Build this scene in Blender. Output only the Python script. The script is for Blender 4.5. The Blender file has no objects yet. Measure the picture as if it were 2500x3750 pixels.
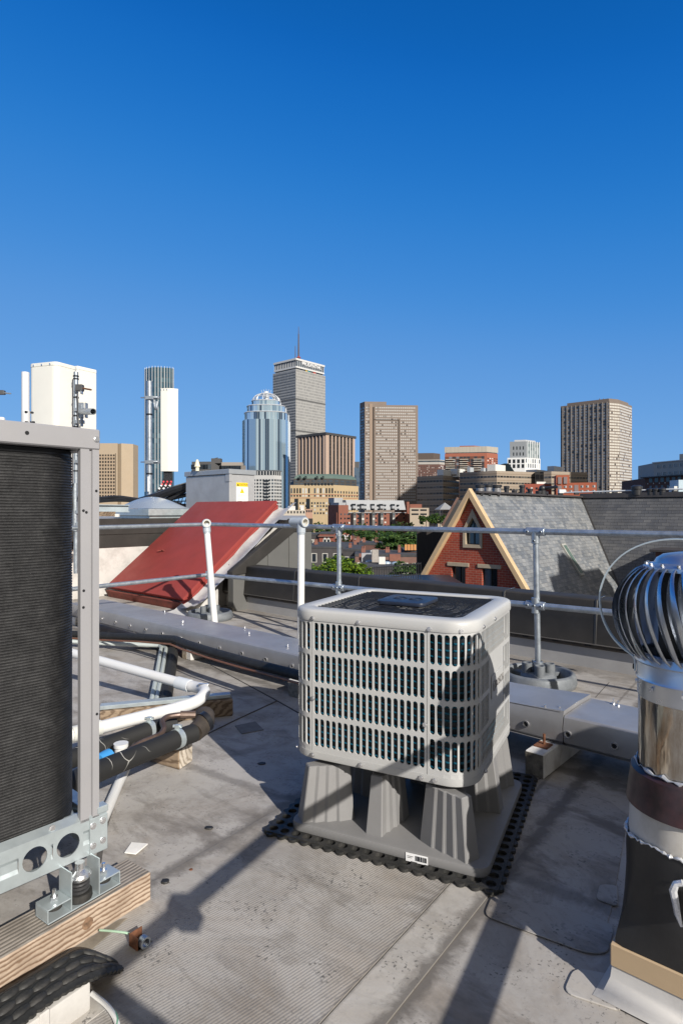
import bpy, bmesh, math, random
from mathutils import Vector, Matrix
sc = bpy.context.scene
R = math.radians

# ------------------------------------------------------------------ camera, sky, sun, exposure
FPX, CAMZ, HORIZ = 2212.0, 1.24, 1870.0
cam = bpy.data.cameras.new("camera")
cam.sensor_fit = 'HORIZONTAL'
cam.sensor_width = 36.0
cam.lens = 36.0 * FPX / 2500.0
cam.shift_y = -0.002
cam.clip_start = 0.05
cam.clip_end = 6000
camo = bpy.data.objects.new("camera", cam)
sc.collection.objects.link(camo)
camo.location = (0, 0, CAMZ)
camo.rotation_euler = (math.pi / 2, 0, 0)
sc.camera = camo

SUN_AZ, SUN_EL = R(148.5), R(29.5)          # azimuth clockwise from +Y
world = bpy.data.worlds.new("World")
sc.world = world
world.use_nodes = True
wn = world.node_tree
sky = wn.nodes.new('ShaderNodeTexSky')
sky.sky_type = 'NISHITA'
sky.sun_disc = False
sky.sun_elevation = SUN_EL
sky.sun_rotation = SUN_AZ
sky.altitude = 3000
sky.air_density = 1.0
sky.dust_density = 0.0
sky.ozone_density = 3.0
# deepen the sky the way the photograph's film did: a tone curve on each channel
SKYS = 0.05
k0 = wn.nodes.new('ShaderNodeVectorMath'); k0.operation = 'SCALE'; k0.inputs['Scale'].default_value = SKYS
crv = wn.nodes.new('ShaderNodeRGBCurve')
k1 = wn.nodes.new('ShaderNodeVectorMath'); k1.operation = 'SCALE'; k1.inputs['Scale'].default_value = 10.0
def set_curve(c, pts):
    while len(c.points) < len(pts): c.points.new(.5, .5)
    for p, q in zip(c.points, pts): p.location = q; p.handle_type = 'AUTO'
set_curve(crv.mapping.curves[0], [(0, 0), (.0255, .004), (.031, .010), (.0475, .042), (.086, .112), (.1975, .180), (.395, .220), (.62, .27), (1, .85)])
set_curve(crv.mapping.curves[1], [(0, 0), (.0465, .102), (.058, .145), (.0875, .220), (.153, .306), (.307, .390), (.446, .425), (.62, .46), (1, .86)])
set_curve(crv.mapping.curves[2], [(0, 0), (.0975, .400), (.1185, .500), (.173, .600), (.2725, .665), (.41, .715), (.62, .74), (1, .88)])
crv.mapping.update()
wn.links.new(sky.outputs[0], k0.inputs[0]); wn.links.new(k0.outputs[0], crv.inputs['Color'])
# pale glow added around the sun, out of view, to neutralise blue shadow fill
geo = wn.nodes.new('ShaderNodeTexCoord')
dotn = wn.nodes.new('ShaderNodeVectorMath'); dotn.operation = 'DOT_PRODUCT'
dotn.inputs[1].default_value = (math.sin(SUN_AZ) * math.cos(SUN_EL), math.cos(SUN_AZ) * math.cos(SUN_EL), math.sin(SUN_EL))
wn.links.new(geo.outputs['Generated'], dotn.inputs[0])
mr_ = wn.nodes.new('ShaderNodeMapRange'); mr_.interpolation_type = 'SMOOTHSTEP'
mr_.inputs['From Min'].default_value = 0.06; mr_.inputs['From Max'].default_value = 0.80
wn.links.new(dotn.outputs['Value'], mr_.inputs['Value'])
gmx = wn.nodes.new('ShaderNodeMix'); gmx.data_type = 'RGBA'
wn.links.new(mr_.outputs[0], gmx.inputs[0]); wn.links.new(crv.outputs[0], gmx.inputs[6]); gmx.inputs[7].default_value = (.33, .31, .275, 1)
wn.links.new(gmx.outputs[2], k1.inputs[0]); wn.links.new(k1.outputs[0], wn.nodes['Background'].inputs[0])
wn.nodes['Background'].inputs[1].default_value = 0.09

sl = bpy.data.lights.new("sun", 'SUN')
sl.energy = 5.0
sl.angle = R(0.5)
sl.color = (1.0, 0.945, 0.87)
slo = bpy.data.objects.new("sun", sl)
sc.collection.objects.link(slo)
tosun = Vector((math.sin(SUN_AZ) * math.cos(SUN_EL), math.cos(SUN_AZ) * math.cos(SUN_EL), math.sin(SUN_EL)))
slo.rotation_euler = tosun.to_track_quat('Z', 'Y').to_euler()
slo.location = tosun * 60

sc.view_settings.view_transform = 'Standard'
sc.view_settings.look = 'None'
sc.view_settings.exposure = 0.28
sc.view_settings.gamma = 1.0

# ------------------------------------------------------------------ helpers
A3 = Vector((0.75, -0.66, 0)).normalized()     # along the roof edge, to the right and nearer
B3 = Vector((0.66, 0.75, 0)).normalized()      # away from the camera
Z3 = Vector((0, 0, 1))

def P(px, py, Y):
    """point of the place seen at photo pixel (px,py) when it is Y metres ahead of the camera"""
    return Vector(((px - 1250) * Y / FPX, Y, CAMZ - (py - HORIZ) * Y / FPX))

def G(px, py, z=0.0):
    """point at height z seen at that pixel"""
    return P(px, py, FPX * (CAMZ - z) / (py - HORIZ))

def frame(o, ex, ey, ez=None):
    ex = Vector(ex).normalized(); ey = Vector(ey).normalized()
    ez = Vector(ez).normalized() if ez is not None else ex.cross(ey).normalized()
    m = Matrix.Identity(4)
    for i in range(3):
        m[i][0] = ex[i]; m[i][1] = ey[i]; m[i][2] = ez[i]; m[i][3] = o[i]
    return m

MW = {}
used_id = [0]

def link(o):
    sc.collection.objects.link(o)
    return o

def settag(o, label=None, cat=None, group=None, kind=None):
    if label: o['label'] = label
    if cat: o['category'] = cat
    if group: o['group'] = group
    if kind: o['kind'] = kind
    return o

def thing(name, label, cat, loc, rotz=0.0, group=None):
    o = bpy.data.objects.new(name, None)
    o.empty_display_size = 0.1
    link(o)
    o.location = loc
    o.rotation_euler = (0, 0, rotz)
    MW[o] = Matrix.Translation(Vector(loc)) @ Matrix.Rotation(rotz, 4, 'Z')
    return settag(o, label, cat, group)

class MB:
    """collects faces in world coordinates, builds ONE mesh object"""
    def __init__(s, M=None):
        s.v = []; s.f = []; s.uv = []; s.mi = []; s.M = M or Matrix.Identity(4); s.cur = 0
    def V(s, p):
        s.v.append(s.M @ Vector(p)); return len(s.v) - 1
    def F(s, idx, uv=None):
        s.f.append(tuple(idx)); s.uv.append(uv); s.mi.append(s.cur)
    def poly(s, pts, uv=None):
        s.F([s.V(p) for p in pts], uv)
    def box(s, x0, x1, y0, y1, z0, z1):
        i = [s.V(p) for p in ((x0,y0,z0),(x1,y0,z0),(x1,y1,z0),(x0,y1,z0),(x0,y0,z1),(x1,y0,z1),(x1,y1,z1),(x0,y1,z1))]
        for a in ((0,3,2,1),(4,5,6,7),(0,1,5,4),(1,2,6,5),(2,3,7,6),(3,0,4,7)):
            q = [i[k] for k in a]
            if a[2] in (5, 6, 7) and a[0] != 4:
                w = (Vector(s.v[q[1]]) - Vector(s.v[q[0]])).length
                s.F(q, [(0, z0), (w, z0), (w, z1), (0, z1)])
            else:
                s.F(q, [(x0, y0), (x1, y0), (x1, y1), (x0, y1)])
        return s
    def cbox(s, c, sz, R3=None):
        R3 = R3 or Matrix.Identity(3)
        old = s.M
        s.M = old @ Matrix.Translation(Vector(c)) @ R3.to_4x4()
        s.box(-sz[0]/2, sz[0]/2, -sz[1]/2, sz[1]/2, -sz[2]/2, sz[2]/2)
        s.M = old
        return s
    def ext(s, pts, vec, uvs=None):
        """closed polygon pts extruded by vec"""
        vec = Vector(vec); n = len(pts)
        a = [s.V(p) for p in pts]; b = [s.V(Vector(p) + vec) for p in pts]
        s.F(a[::-1], uvs[::-1] if uvs else None); s.F(b, uvs)
        d = 0
        L = vec.length
        for k in range(n):
            j = (k + 1) % n
            w = (Vector(pts[j]) - Vector(pts[k])).length
            s.F((a[k], a[j], b[j], b[k]), [(d, 0), (d + w, 0), (d + w, L), (d, L)])
            d += w
        return s
    def prism(s, poly, z0, z1):
        return s.ext([(p[0], p[1], z0) for p in poly], (0, 0, z1 - z0))
    def beam(s, p, q, w, h, up=Z3):
        """rectangular bar from p to q"""
        p = Vector(p); q = Vector(q); d = (q - p).normalized()
        x = d.cross(Vector(up))
        if x.length < 1e-4: x = d.cross(Vector((1, 0, 0)))
        x.normalize(); y = x.cross(d).normalized()
        c = [x*w/2+y*h/2, -x*w/2+y*h/2, -x*w/2-y*h/2, x*w/2-y*h/2]
        return s.ext([p + k for k in c], q - p)
    def tube(s, pts, r, n=10, cap=True):
        pts = [Vector(p) for p in pts]
        m = len(pts)
        rs = r if isinstance(r, (list, tuple)) else [r] * m
        tg = []
        for k in range(m):
            t = pts[min(k + 1, m - 1)] - pts[max(k - 1, 0)]
            tg.append(t.normalized())
        u = tg[0].cross(Z3)
        if u.length < 1e-3: u = tg[0].cross(Vector((0, 1, 0)))
        u.normalize()
        rings = []
        L = 0
        ls = []
        for k in range(m):
            if k: L += (pts[k] - pts[k-1]).length
            ls.append(L)
            u = (u - tg[k] * u.dot(tg[k])).normalized()
            w = tg[k].cross(u)
            rings.append([s.V(pts[k] + (u * math.cos(2*math.pi*j/n) + w * math.sin(2*math.pi*j/n)) * rs[k]) for j in range(n)])
        for k in range(m - 1):
            for j in range(n):
                j2 = (j + 1) % n
                c0 = 2*math.pi*rs[k]*j/n; c1 = 2*math.pi*rs[k]*(j+1)/n
                s.F((rings[k][j], rings[k][j2], rings[k+1][j2], rings[k+1][j]), [(c0, ls[k]), (c1, ls[k]), (c1, ls[k+1]), (c0, ls[k+1])])
        if cap:
            s.F(rings[0][::-1]); s.F(rings[-1])
        return s
    def pipe(s, p, q, r0, r1, n=18):
        """hollow open pipe from p to q"""
        p = Vector(p); q = Vector(q); t = (q - p).normalized()
        u = t.cross(Z3)
        if u.length < 1e-3: u = t.cross(Vector((0, 1, 0)))
        u.normalize(); w = t.cross(u)
        R_ = []
        for (c, r) in ((p, r0), (q, r0), (q, r1), (p, r1)):
            R_.append([s.V(c + (u*math.cos(2*math.pi*j/n) + w*math.sin(2*math.pi*j/n))*r) for j in range(n)])
        for k in range(4):
            for j in range(n):
                j2 = (j+1) % n
                s.F((R_[k][j], R_[k][j2], R_[(k+1) % 4][j2], R_[(k+1) % 4][j]))
        return s
    def lathe(s, prof, c=(0, 0, 0), n=32, cap=True):
        c = Vector(c)
        rings = []
        for (r, z) in prof:
            rings.append([s.V(c + Vector((r*math.cos(2*math.pi*j/n), r*math.sin(2*math.pi*j/n), z))) for j in range(n)])
        for k in range(len(prof) - 1):
            for j in range(n):
                j2 = (j + 1) % n
                a, b = prof[k], prof[k+1]
                s.F((rings[k][j], rings[k][j2], rings[k+1][j2], rings[k+1][j]),
                    [(j/n*6.28*.15, a[1]), ((j+1)/n*6.28*.15, a[1]), ((j+1)/n*6.28*.15, b[1]), (j/n*6.28*.15, b[1])])
        if cap:
            s.F(rings[0][::-1]); s.F(rings[-1])
        return s
    def ball(s, c, r, n=8, sc3=(1, 1, 1)):
        prof = [(math.sin(math.pi*k/n)*r*sc3[0] + 1e-5, -math.cos(math.pi*k/n)*r*sc3[2]) for k in range(n+1)]
        return s.lathe(prof, c, n*2)
    def build(s, name, mats, parent=None, bevel=0.0, smooth=35, fix=True, seg=1):
        if not isinstance(mats, (list, tuple)): mats = [mats]
        vs = s.v
        if parent is not None:
            Mi = MW[parent].inverted()
        else:
            lo = Vector((min(p.x for p in vs), min(p.y for p in vs), min(p.z for p in vs)))
            hi = Vector((max(p.x for p in vs), max(p.y for p in vs), max(p.z for p in vs)))
            base = Vector(((lo.x+hi.x)/2, (lo.y+hi.y)/2, lo.z))
            Mi = Matrix.Translation(-base)
        me = bpy.data.meshes.new(name)
        me.from_pydata([tuple(Mi @ p) for p in vs], [], s.f)
        if any(u is not None for u in s.uv):
            ul = me.uv_layers.new(name="UVMap")
            k = 0
            flat = []
            for f, u in zip(s.f, s.uv):
                for q in range(len(f)):
                    flat += list(u[q]) if u is not None else [0.0, 0.0]
            ul.data.foreach_set("uv", flat)
        me.polygons.foreach_set("material_index", s.mi)
        for m in mats: me.materials.append(m)
        if fix or bevel:
            bm = bmesh.new(); bm.from_mesh(me)
            if fix: bmesh.ops.recalc_face_normals(bm, faces=bm.faces)
            if bevel:
                bmesh.ops.remove_doubles(bm, verts=bm.verts, dist=1e-5)
                es = [e for e in bm.edges if len(e.link_faces) == 2 and e.calc_face_angle(0) > R(28)]
                if es:
                    bmesh.ops.bevel(bm, geom=es, offset=bevel, segments=seg, profile=0.6, affect='EDGES', clamp_overlap=True)
            bm.to_mesh(me); bm.free()
        if smooth:
            me.polygons.foreach_set("use_smooth", [True] * len(me.polygons))
            me.set_sharp_from_angle(angle=R(smooth))
        o = bpy.data.objects.new(name, me)
        link(o)
        if parent is not None:
            o.parent = parent
            MW[o] = MW[parent]
        else:
            o.location = base
            MW[o] = Matrix.Translation(base)
        return o

def dup_tree(root, M, label=None):
    """copy of a thing with its parts and sub-parts; M = world matrix of the copy"""
    r = root.copy(); link(r)
    r.matrix_world = M
    MW[r] = M
    if label: r['label'] = label
    def rec(src, dst):
        for ch in [o for o in sc.objects if o.parent == src]:
            c = ch.copy(); link(c); c.parent = dst; MW[c] = M
            rec(ch, c)
    rec(root, r)
    return r

def text_part(txt, size, M, name, mat, parent, depth=0.002, xs=1.0):
    cu = bpy.data.curves.new(name, 'FONT')
    cu.body = txt; cu.size = size; cu.align_x = 'CENTER'; cu.align_y = 'CENTER'; cu.extrude = depth
    cu.resolution_u = 2
    tmp = bpy.data.objects.new(name + "_tmp", cu)
    link(tmp)
    bpy.context.view_layer.update()
    me = bpy.data.meshes.new_from_object(tmp)
    bpy.data.objects.remove(tmp)
    me.transform(MW[parent].inverted() @ M @ Matrix.Diagonal((xs, 1, 1, 1)))
    me.materials.clear(); me.materials.append(mat)
    me.name = name
    o = bpy.data.objects.new(name, me)
    link(o); o.parent = parent; MW[o] = MW[parent]
    return o

# ------------------------------------------------------------------ materials
def coord_t(nt, rot, scale, which='Object'):
    """coordinates turned by rot about Z, then stretched"""
    t = nt.nodes.new('ShaderNodeTexCoord'); mp = nt.nodes.new('ShaderNodeMapping'); mp.vector_type = 'TEXTURE'
    mp.inputs['Rotation'].default_value = (0, 0, rot)
    mp.inputs['Scale'].default_value = tuple(1.0/k for k in scale)
    nt.links.new(t.outputs[which], mp.inputs[0]); return mp.outputs[0]

def nodes_of(name):
    m = bpy.data.materials.new(name); m.use_nodes = True
    nt = m.node_tree
    return m, nt, nt.nodes['Principled BSDF']

def N(nt, t, **kw):
    n = nt.nodes.new(t)
    for k, v in kw.items():
        if k.startswith('i_'): n.inputs[k[2:].replace('_', ' ')].default_value = v
        else: setattr(n, k, v)
    return n

def c4(c): return (c[0], c[1], c[2], 1.0)

def mix(nt, fac, a, b, mode='MIX'):
    n = nt.nodes.new('ShaderNodeMix'); n.data_type = 'RGBA'; n.blend_type = mode
    for s, v in ((0, fac), (6, a), (7, b)):
        if isinstance(v, bpy.types.NodeSocket): nt.links.new(v, n.inputs[s])
        elif isinstance(v, (tuple, list)): n.inputs[s].default_value = c4(v)
        else: n.inputs[s].default_value = v
    return n.outputs[2]

def ramp(nt, val, stops, const=False):
    n = nt.nodes.new('ShaderNodeValToRGB')
    if const: n.color_ramp.interpolation = 'CONSTANT'
    e = n.color_ramp.elements
    while len(e) < len(stops): e.new(0.5)
    for k, (p, c) in enumerate(stops):
        e[k].position = p
        e[k].color = c4(c) if isinstance(c, (tuple, list)) else (c, c, c, 1)
    nt.links.new(val, n.inputs[0])
    return n.outputs[0]

def noise_v(nt, vec, scale, detail=4, rough=.6, dist=0.0):
    n = N(nt, 'ShaderNodeTexNoise'); n.inputs['Scale'].default_value = scale
    n.inputs['Detail'].default_value = detail; n.inputs['Roughness'].default_value = rough
    n.inputs['Distortion'].default_value = dist
    nt.links.new(vec, n.inputs['Vector'])
    return n.outputs[0]

def coord(nt, which='Object', scale=None, rot=None):
    t = nt.nodes.new('ShaderNodeTexCoord')
    o = t.outputs[which]
    if scale or rot:
        mp = nt.nodes.new('ShaderNodeMapping')
        if scale: mp.inputs['Scale'].default_value = scale
        if rot: mp.inputs['Rotation'].default_value = rot
        nt.links.new(o, mp.inputs[0]); o = mp.outputs[0]
    return o

def add_bump(nt, bsdf, val, strength, dist=0.01):
    b = N(nt, 'ShaderNodeBump'); b.inputs['Strength'].default_value = strength; b.inputs['Distance'].default_value = dist
    nt.links.new(val, b.inputs['Height']); nt.links.new(b.outputs[0], bsdf.inputs['Normal'])

def mul(c, k): return tuple(min(1, x * k) for x in c)

def pbr(name, col, rough=.6, metal=0.0, var=.14, scale=6, bump=0.0, bscale=60, dirt=None, damt=.5, dscale=2.0, spec=.5, stretch=None, which='Object'):
    m, nt, b = nodes_of(name)
    v = coord(nt, which, stretch)
    n1 = noise_v(nt, v, scale, 5)
    colr = ramp(nt, n1, [(.3, mul(col, 1 - var)), (.7, mul(col, 1 + var))])
    if dirt:
        n2 = noise_v(nt, v, dscale, 6, .65)
        f = ramp(nt, n2, [(.45, 0), (.72, damt)])
        colr = mix(nt, f, colr, dirt)
    nt.links.new(colr, b.inputs['Base Color'])
    rr = ramp(nt, noise_v(nt, v, scale * 2.3, 3), [(.3, max(0.02, rough - .07)), (.7, min(1, rough + .07))])
    nt.links.new(rr, b.inputs['Roughness'])
    b.inputs['Metallic'].default_value = metal
    b.inputs['Specular IOR Level'].default_value = spec
    if bump:
        add_bump(nt, b, noise_v(nt, v, bscale, 4), bump, .004)
    return m

def math_n(nt, op, a, b=None):
    n = nt.nodes.new('ShaderNodeMath'); n.operation = op
    for k, v in enumerate((a, b)):
        if v is None: continue
        if isinstance(v, bpy.types.NodeSocket): nt.links.new(v, n.inputs[k])
        else: n.inputs[k].default_value = v
    return n.outputs[0]

def pane_mat(name, pw, ph, cols, frame_c, fw=.1, fh=.0, rough=.15, metal=0.0, zoff=0.0):
    """rows of panes on UV in metres: each pane its own tone, frames between"""
    m, nt, b = nodes_of(name)
    uv = coord(nt, 'UV')
    sep = N(nt, 'ShaderNodeSeparateXYZ'); nt.links.new(uv, sep.inputs[0])
    u = math_n(nt, 'DIVIDE', sep.outputs[0], pw); v = math_n(nt, 'DIVIDE', math_n(nt, 'ADD', sep.outputs[1], zoff), ph)
    fu = math_n(nt, 'FLOOR', u); fv = math_n(nt, 'FLOOR', v)
    cb = N(nt, 'ShaderNodeCombineXYZ'); nt.links.new(fu, cb.inputs[0]); nt.links.new(fv, cb.inputs[1])
    oi = N(nt, 'ShaderNodeObjectInfo'); nt.links.new(oi.outputs['Random'], cb.inputs[2])
    wnz = N(nt, 'ShaderNodeTexWhiteNoise'); wnz.noise_dimensions = '3D'; nt.links.new(cb.outputs[0], wnz.inputs[0])
    k = len(cols)
    colr = ramp(nt, wnz.outputs[0], [(sum(x[0] for x in cols[:i]), cols[i][1]) for i in range(k)], const=True)
    gu = math_n(nt, 'LESS_THAN', math_n(nt, 'FRACT', u), fw)
    g = gu
    if fh: g = math_n(nt, 'MAXIMUM', gu, math_n(nt, 'LESS_THAN', math_n(nt, 'FRACT', v), fh))
    colr = mix(nt, g, colr, frame_c)
    nt.links.new(colr, b.inputs['Base Color'])
    b.inputs['Roughness'].default_value = rough
    b.inputs['Metallic'].default_value = metal
    return m

def brick_mat(name, c1, c2, mortar, bw=.21, bh=.075, ms=.011, rough=.85, bump=.5, var=.25, nscale=1.2, off=.5):
    m, nt, b = nodes_of(name)
    uv = coord(nt, 'UV')
    t = N(nt, 'ShaderNodeTexBrick')
    t.inputs['Scale'].default_value = 1.0
    t.inputs['Brick Width'].default_value = bw
    t.inputs['Row Height'].default_value = bh
    t.inputs['Mortar Size'].default_value = ms
    t.inputs['Mortar Smooth'].default_value = .2
    t.inputs['Color1'].default_value = c4(c1); t.inputs['Color2'].default_value = c4(c2); t.inputs['Mortar'].default_value = c4(mortar)
    t.offset = off
    nt.links.new(uv, t.inputs['Vector'])
    n = noise_v(nt, uv, nscale, 6, .65)
    colr = mix(nt, 1.0, t.outputs[0], ramp(nt, n, [(.3, 1 - var), (.7, 1 + var * .4)]), 'MULTIPLY')
    n2 = noise_v(nt, uv, 14, 3)
    colr = mix(nt, .5, colr, mix(nt, 1.0, colr, ramp(nt, n2, [(.3, .7), (.7, 1.0)]), 'MULTIPLY'))
    nt.links.new(colr, b.inputs['Base Color'])
    b.inputs['Roughness'].default_value = rough
    if bump:
        inv = math_n(nt, 'SUBTRACT', 1.0, t.outputs[1])
        add_bump(nt, b, inv, bump, .01)
    return m
# ------------------------------------------------------------------ foreground materials
M_galv = pbr('galvanised', (.36, .40, .44), .42, .75, .22, 9, .12, 90, dirt=(.62, .66, .70), damt=.45, dscale=26)
M_galvrail = pbr('galvanised_sheet', (.47, .53, .55), .38, .55, .12, 14, .05, 60, dirt=(.62, .67, .68), damt=.3, dscale=9)
M_greypaint = pbr('grey_paint', (.275, .273, .285), .5, 0, .06, 3, .05, 200, dirt=(.30, .29, .28), damt=.25, dscale=5)
M_unit = pbr('unit_paint', (.445, .447, .44), .42, 0, .035, 5, .03, 220, dirt=(.42, .40, .37), damt=.22, dscale=4)
M_black = pbr('black_plastic', (.012, .013, .016), .38, 0, .3, 12)
M_navy = pbr('navy_plastic', (.018, .024, .042), .4, 0, .15, 12)
M_rubber = pbr('black_rubber', (.018, .018, .017), .6, 0, .35, 14, .2, 120, dirt=(.07, .065, .06), damt=.5, dscale=20)
M_standp = pbr('grey_plastic', (.20, .198, .198), .55, 0, .06, 6, .12, 350, dirt=(.17, .165, .16), damt=.35, dscale=7)
M_dark = pbr('dark_void', (.006, .007, .009), .8)
M_cladding = pbr('dark_cladding', (.034, .032, .030), .6, .0, .12, 3, .03, 30, dirt=(.055, .05, .046), damt=.5, dscale=5, spec=.22)
M_upstand = pbr('upstand_membrane', (.33, .325, .32), .6, 0, .08, 4, .1, 40, dirt=(.28, .27, .26), damt=.5, dscale=3)
M_white = pbr('white_pvc', (.68, .68, .665), .35, 0, .03, 6, dirt=(.62, .6, .56), damt=.35, dscale=7)
M_whitein = pbr('white_bore', (.72, .68, .58), .6)
M_greypvc = pbr('grey_pvc', (.38, .42, .46), .45, 0, .06, 8)
M_steel = pbr('sheet_steel', (.34, .34, .35), .42, .45, .10, 2.5, .04, 25, dirt=(.23, .22, .215), damt=.5, dscale=3.5)
M_bright = pbr('bright_steel', (.75, .75, .76), .25, .9, .06, 12)
M_memb = pbr('white_membrane', (.53, .515, .49), .5, 0, .08, 4, .15, 25, dirt=(.28, .26, .24), damt=.65, dscale=5)
M_rust = pbr('rusted_steel', (.16, .065, .032), .8, .1, .5, 30, .3, 90)
M_copper = pbr('copper_line', (.30, .13, .07), .45, .6, .2, 20)

def wood_mat(name, c1, c2, stretch, sc_=6.0, rot=0.0, bd='DIAGONAL', dist=9.0):
    m, nt, b = nodes_of(name)
    v = coord_t(nt, rot, stretch)
    w = N(nt, 'ShaderNodeTexWave'); w.wave_type = 'BANDS'; w.bands_direction = bd
    w.inputs['Scale'].default_value = sc_; w.inputs['Distortion'].default_value = dist
    w.inputs['Detail'].default_value = 4; w.inputs['Detail Scale'].default_value = 1.2; w.inputs['Detail Roughness'].default_value = .6
    nt.links.new(v, w.inputs[0])
    colr = ramp(nt, w.outputs[1], [(.1, c2), (.45, c1), (.95, mul(c1, 1.15))])
    n = noise_v(nt, coord(nt, 'Object'), 9, 5)
    colr = mix(nt, ramp(nt, n, [(.45, 0), (.7, .55)]), colr, mul(c2, .8))
    nt.links.new(colr, b.inputs['Base Color']); b.inputs['Roughness'].default_value = .8
    add_bump(nt, b, w.outputs[1], .3, .004)
    return m
M_wood = wood_mat('fresh_timber', (.40, .315, .24), (.20, .128, .082), (2.2, 1, 5), 4.6, R(54.3), 'Z', 5.5)
M_woodgrey = wood_mat('weathered_timber', (.31, .275, .24), (.15, .13, .11), (1.2, 6, 1), 3.6, R(54.3), 'Y', 3.0)
M_woodblk = wood_mat('timber_block', (.27, .20, .135), (.14, .095, .06), (1.2, 5, 8), 2.0, R(150))
M_woodend = wood_mat('timber_end_grain', (.52, .46, .38), (.30, .25, .19), (6, 6, 6), 2.2)

# roof membrane: grey single ply with dirt, scuffs, pin-head grime and painted trough shade
def membrane(name, base, ribs=False, dirtk=1.0, edges=()):
    m, nt, b = nodes_of(name)
    v = coord(nt, 'Object')
    n1 = noise_v(nt, v, .9, 7, .62, .3)
    colr = ramp(nt, n1, [(.28, mul(base, .78)), (.5, base), (.72, mul(base, 1.10))])
    n2 = noise_v(nt, v, 3.1, 8, .7, .6)
    colr = mix(nt, ramp(nt, n2, [(.47, 0), (.68, .72 * dirtk)]), colr, (base[0]*.52, base[1]*.49, base[2]*.46))
    n5 = noise_v(nt, v, 1.7, 5, .6, .8)
    colr = mix(nt, ramp(nt, n5, [(.52, 0), (.68, .38)]), colr, (base[0]*1.14, base[1]*1.13, base[2]*1.13))
    n7 = noise_v(nt, coord_t(nt, R(48.6), (1.0, .35, 1)), 5.5, 6, .68, .4)
    colr = mix(nt, ramp(nt, n7, [(.52, 0), (.66, .70 * dirtk)]), colr, (base[0]*.42, base[1]*.395, base[2]*.37))
    n8 = noise_v(nt, v, 1.15, 6, .7, 1.2)
    colr = mix(nt, ramp(nt, n8, [(.32, .62), (.50, 0)]), colr, (base[0]*.80, base[1]*.72, base[2]*.63))
    n9 = noise_v(nt, v, 2.4, 7, .75, 1.0)
    colr = mix(nt, ramp(nt, n9, [(.60, 0), (.74, .6)]), colr, (base[0]*1.28, base[1]*1.3, base[2]*1.33))
    n3 = noise_v(nt, v, 38, 6, .7)
    colr = mix(nt, ramp(nt, n3, [(.56, 0), (.68, .5 * dirtk)]), colr, mul(base, .5))
    n6 = noise_v(nt, v, 7.0, 3, .5)
    sp = math_n(nt, 'MULTIPLY', ramp(nt, noise_v(nt, v, 85, 2), [(.60, 0), (.66, 1)]), ramp(nt, n6, [(.5, 0), (.62, 1)]))
    colr = mix(nt, sp, colr, mul(base, .34))
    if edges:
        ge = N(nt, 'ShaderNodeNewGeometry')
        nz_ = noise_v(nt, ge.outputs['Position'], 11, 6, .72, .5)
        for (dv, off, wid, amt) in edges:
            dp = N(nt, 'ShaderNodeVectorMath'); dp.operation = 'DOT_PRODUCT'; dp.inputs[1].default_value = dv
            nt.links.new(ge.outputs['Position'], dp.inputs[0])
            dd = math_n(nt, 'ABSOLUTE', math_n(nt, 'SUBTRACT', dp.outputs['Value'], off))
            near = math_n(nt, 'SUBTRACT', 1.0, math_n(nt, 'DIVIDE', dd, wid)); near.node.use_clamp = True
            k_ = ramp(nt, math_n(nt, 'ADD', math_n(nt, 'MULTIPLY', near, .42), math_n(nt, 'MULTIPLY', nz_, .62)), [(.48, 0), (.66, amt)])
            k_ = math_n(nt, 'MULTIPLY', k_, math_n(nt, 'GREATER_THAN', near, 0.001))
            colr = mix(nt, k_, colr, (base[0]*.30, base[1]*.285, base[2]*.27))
    rough = ramp(nt, n2, [(.3, .55), (.7, .8)])
    if ribs:
        mp = coord(nt, 'Object', None, (0, 0, R(48.6)))
        w = N(nt, 'ShaderNodeTexWave'); w.wave_type = 'BANDS'; w.bands_direction = 'X'
        w.inputs['Scale'].default_value = 35.0
        w.inputs['Distortion'].default_value = .9; w.inputs['Detail'].default_value = 2; w.inputs['Detail Scale'].default_value = 3
        nt.links.new(mp, w.inputs[0])
        k = ramp(nt, noise_v(nt, v, 2.6, 4), [(.42, .0), (.66, .30)])
        colr = mix(nt, math_n(nt, 'MULTIPLY', math_n(nt, 'SUBTRACT', 1.0, w.outputs[1]), k), colr, mul(base, .55))
        add_bump(nt, b, w.outputs[1], .22, .003)
    else:
        n4 = noise_v(nt, v, 5, 5)
        add_bump(nt, b, n4, .22, .02)
    nt.links.new(colr, b.inputs['Base Color'])
    nt.links.new(rough, b.inputs['Roughness'])
    return m
EDG = [((.8, -.6, 0), -.786, .075, .85), ((.8, -.6, 0), -1.713, .09, .7), ((.8, -.6, 0), -.915, .02, .6), ((.669, .743, 0), 4.80, .35, .55), ((.667, .745, 0), 2.86, .12, .7), ((.56, .83, 0), 2.02, .07, .55)]  # grime bands along edges, plus painted shade along the trough's near side
M_roof = membrane('roof_membrane', (.375, .355, .33), dirtk=1.2, edges=EDG)
M_pad = membrane('ribbed_membrane', (.37, .352, .33), ribs=True, dirtk=1.1, edges=EDG)
M_patch = membrane('patch_membrane', (.335, .318, .298), dirtk=1.6, edges=EDG)
M_patchw = membrane('clean_patch_membrane', (.43, .41, .38), dirtk=.8, edges=EDG)
M_seam = pbr('seam_grime', (.085, .078, .07), .9, 0, .3, 30)

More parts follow.
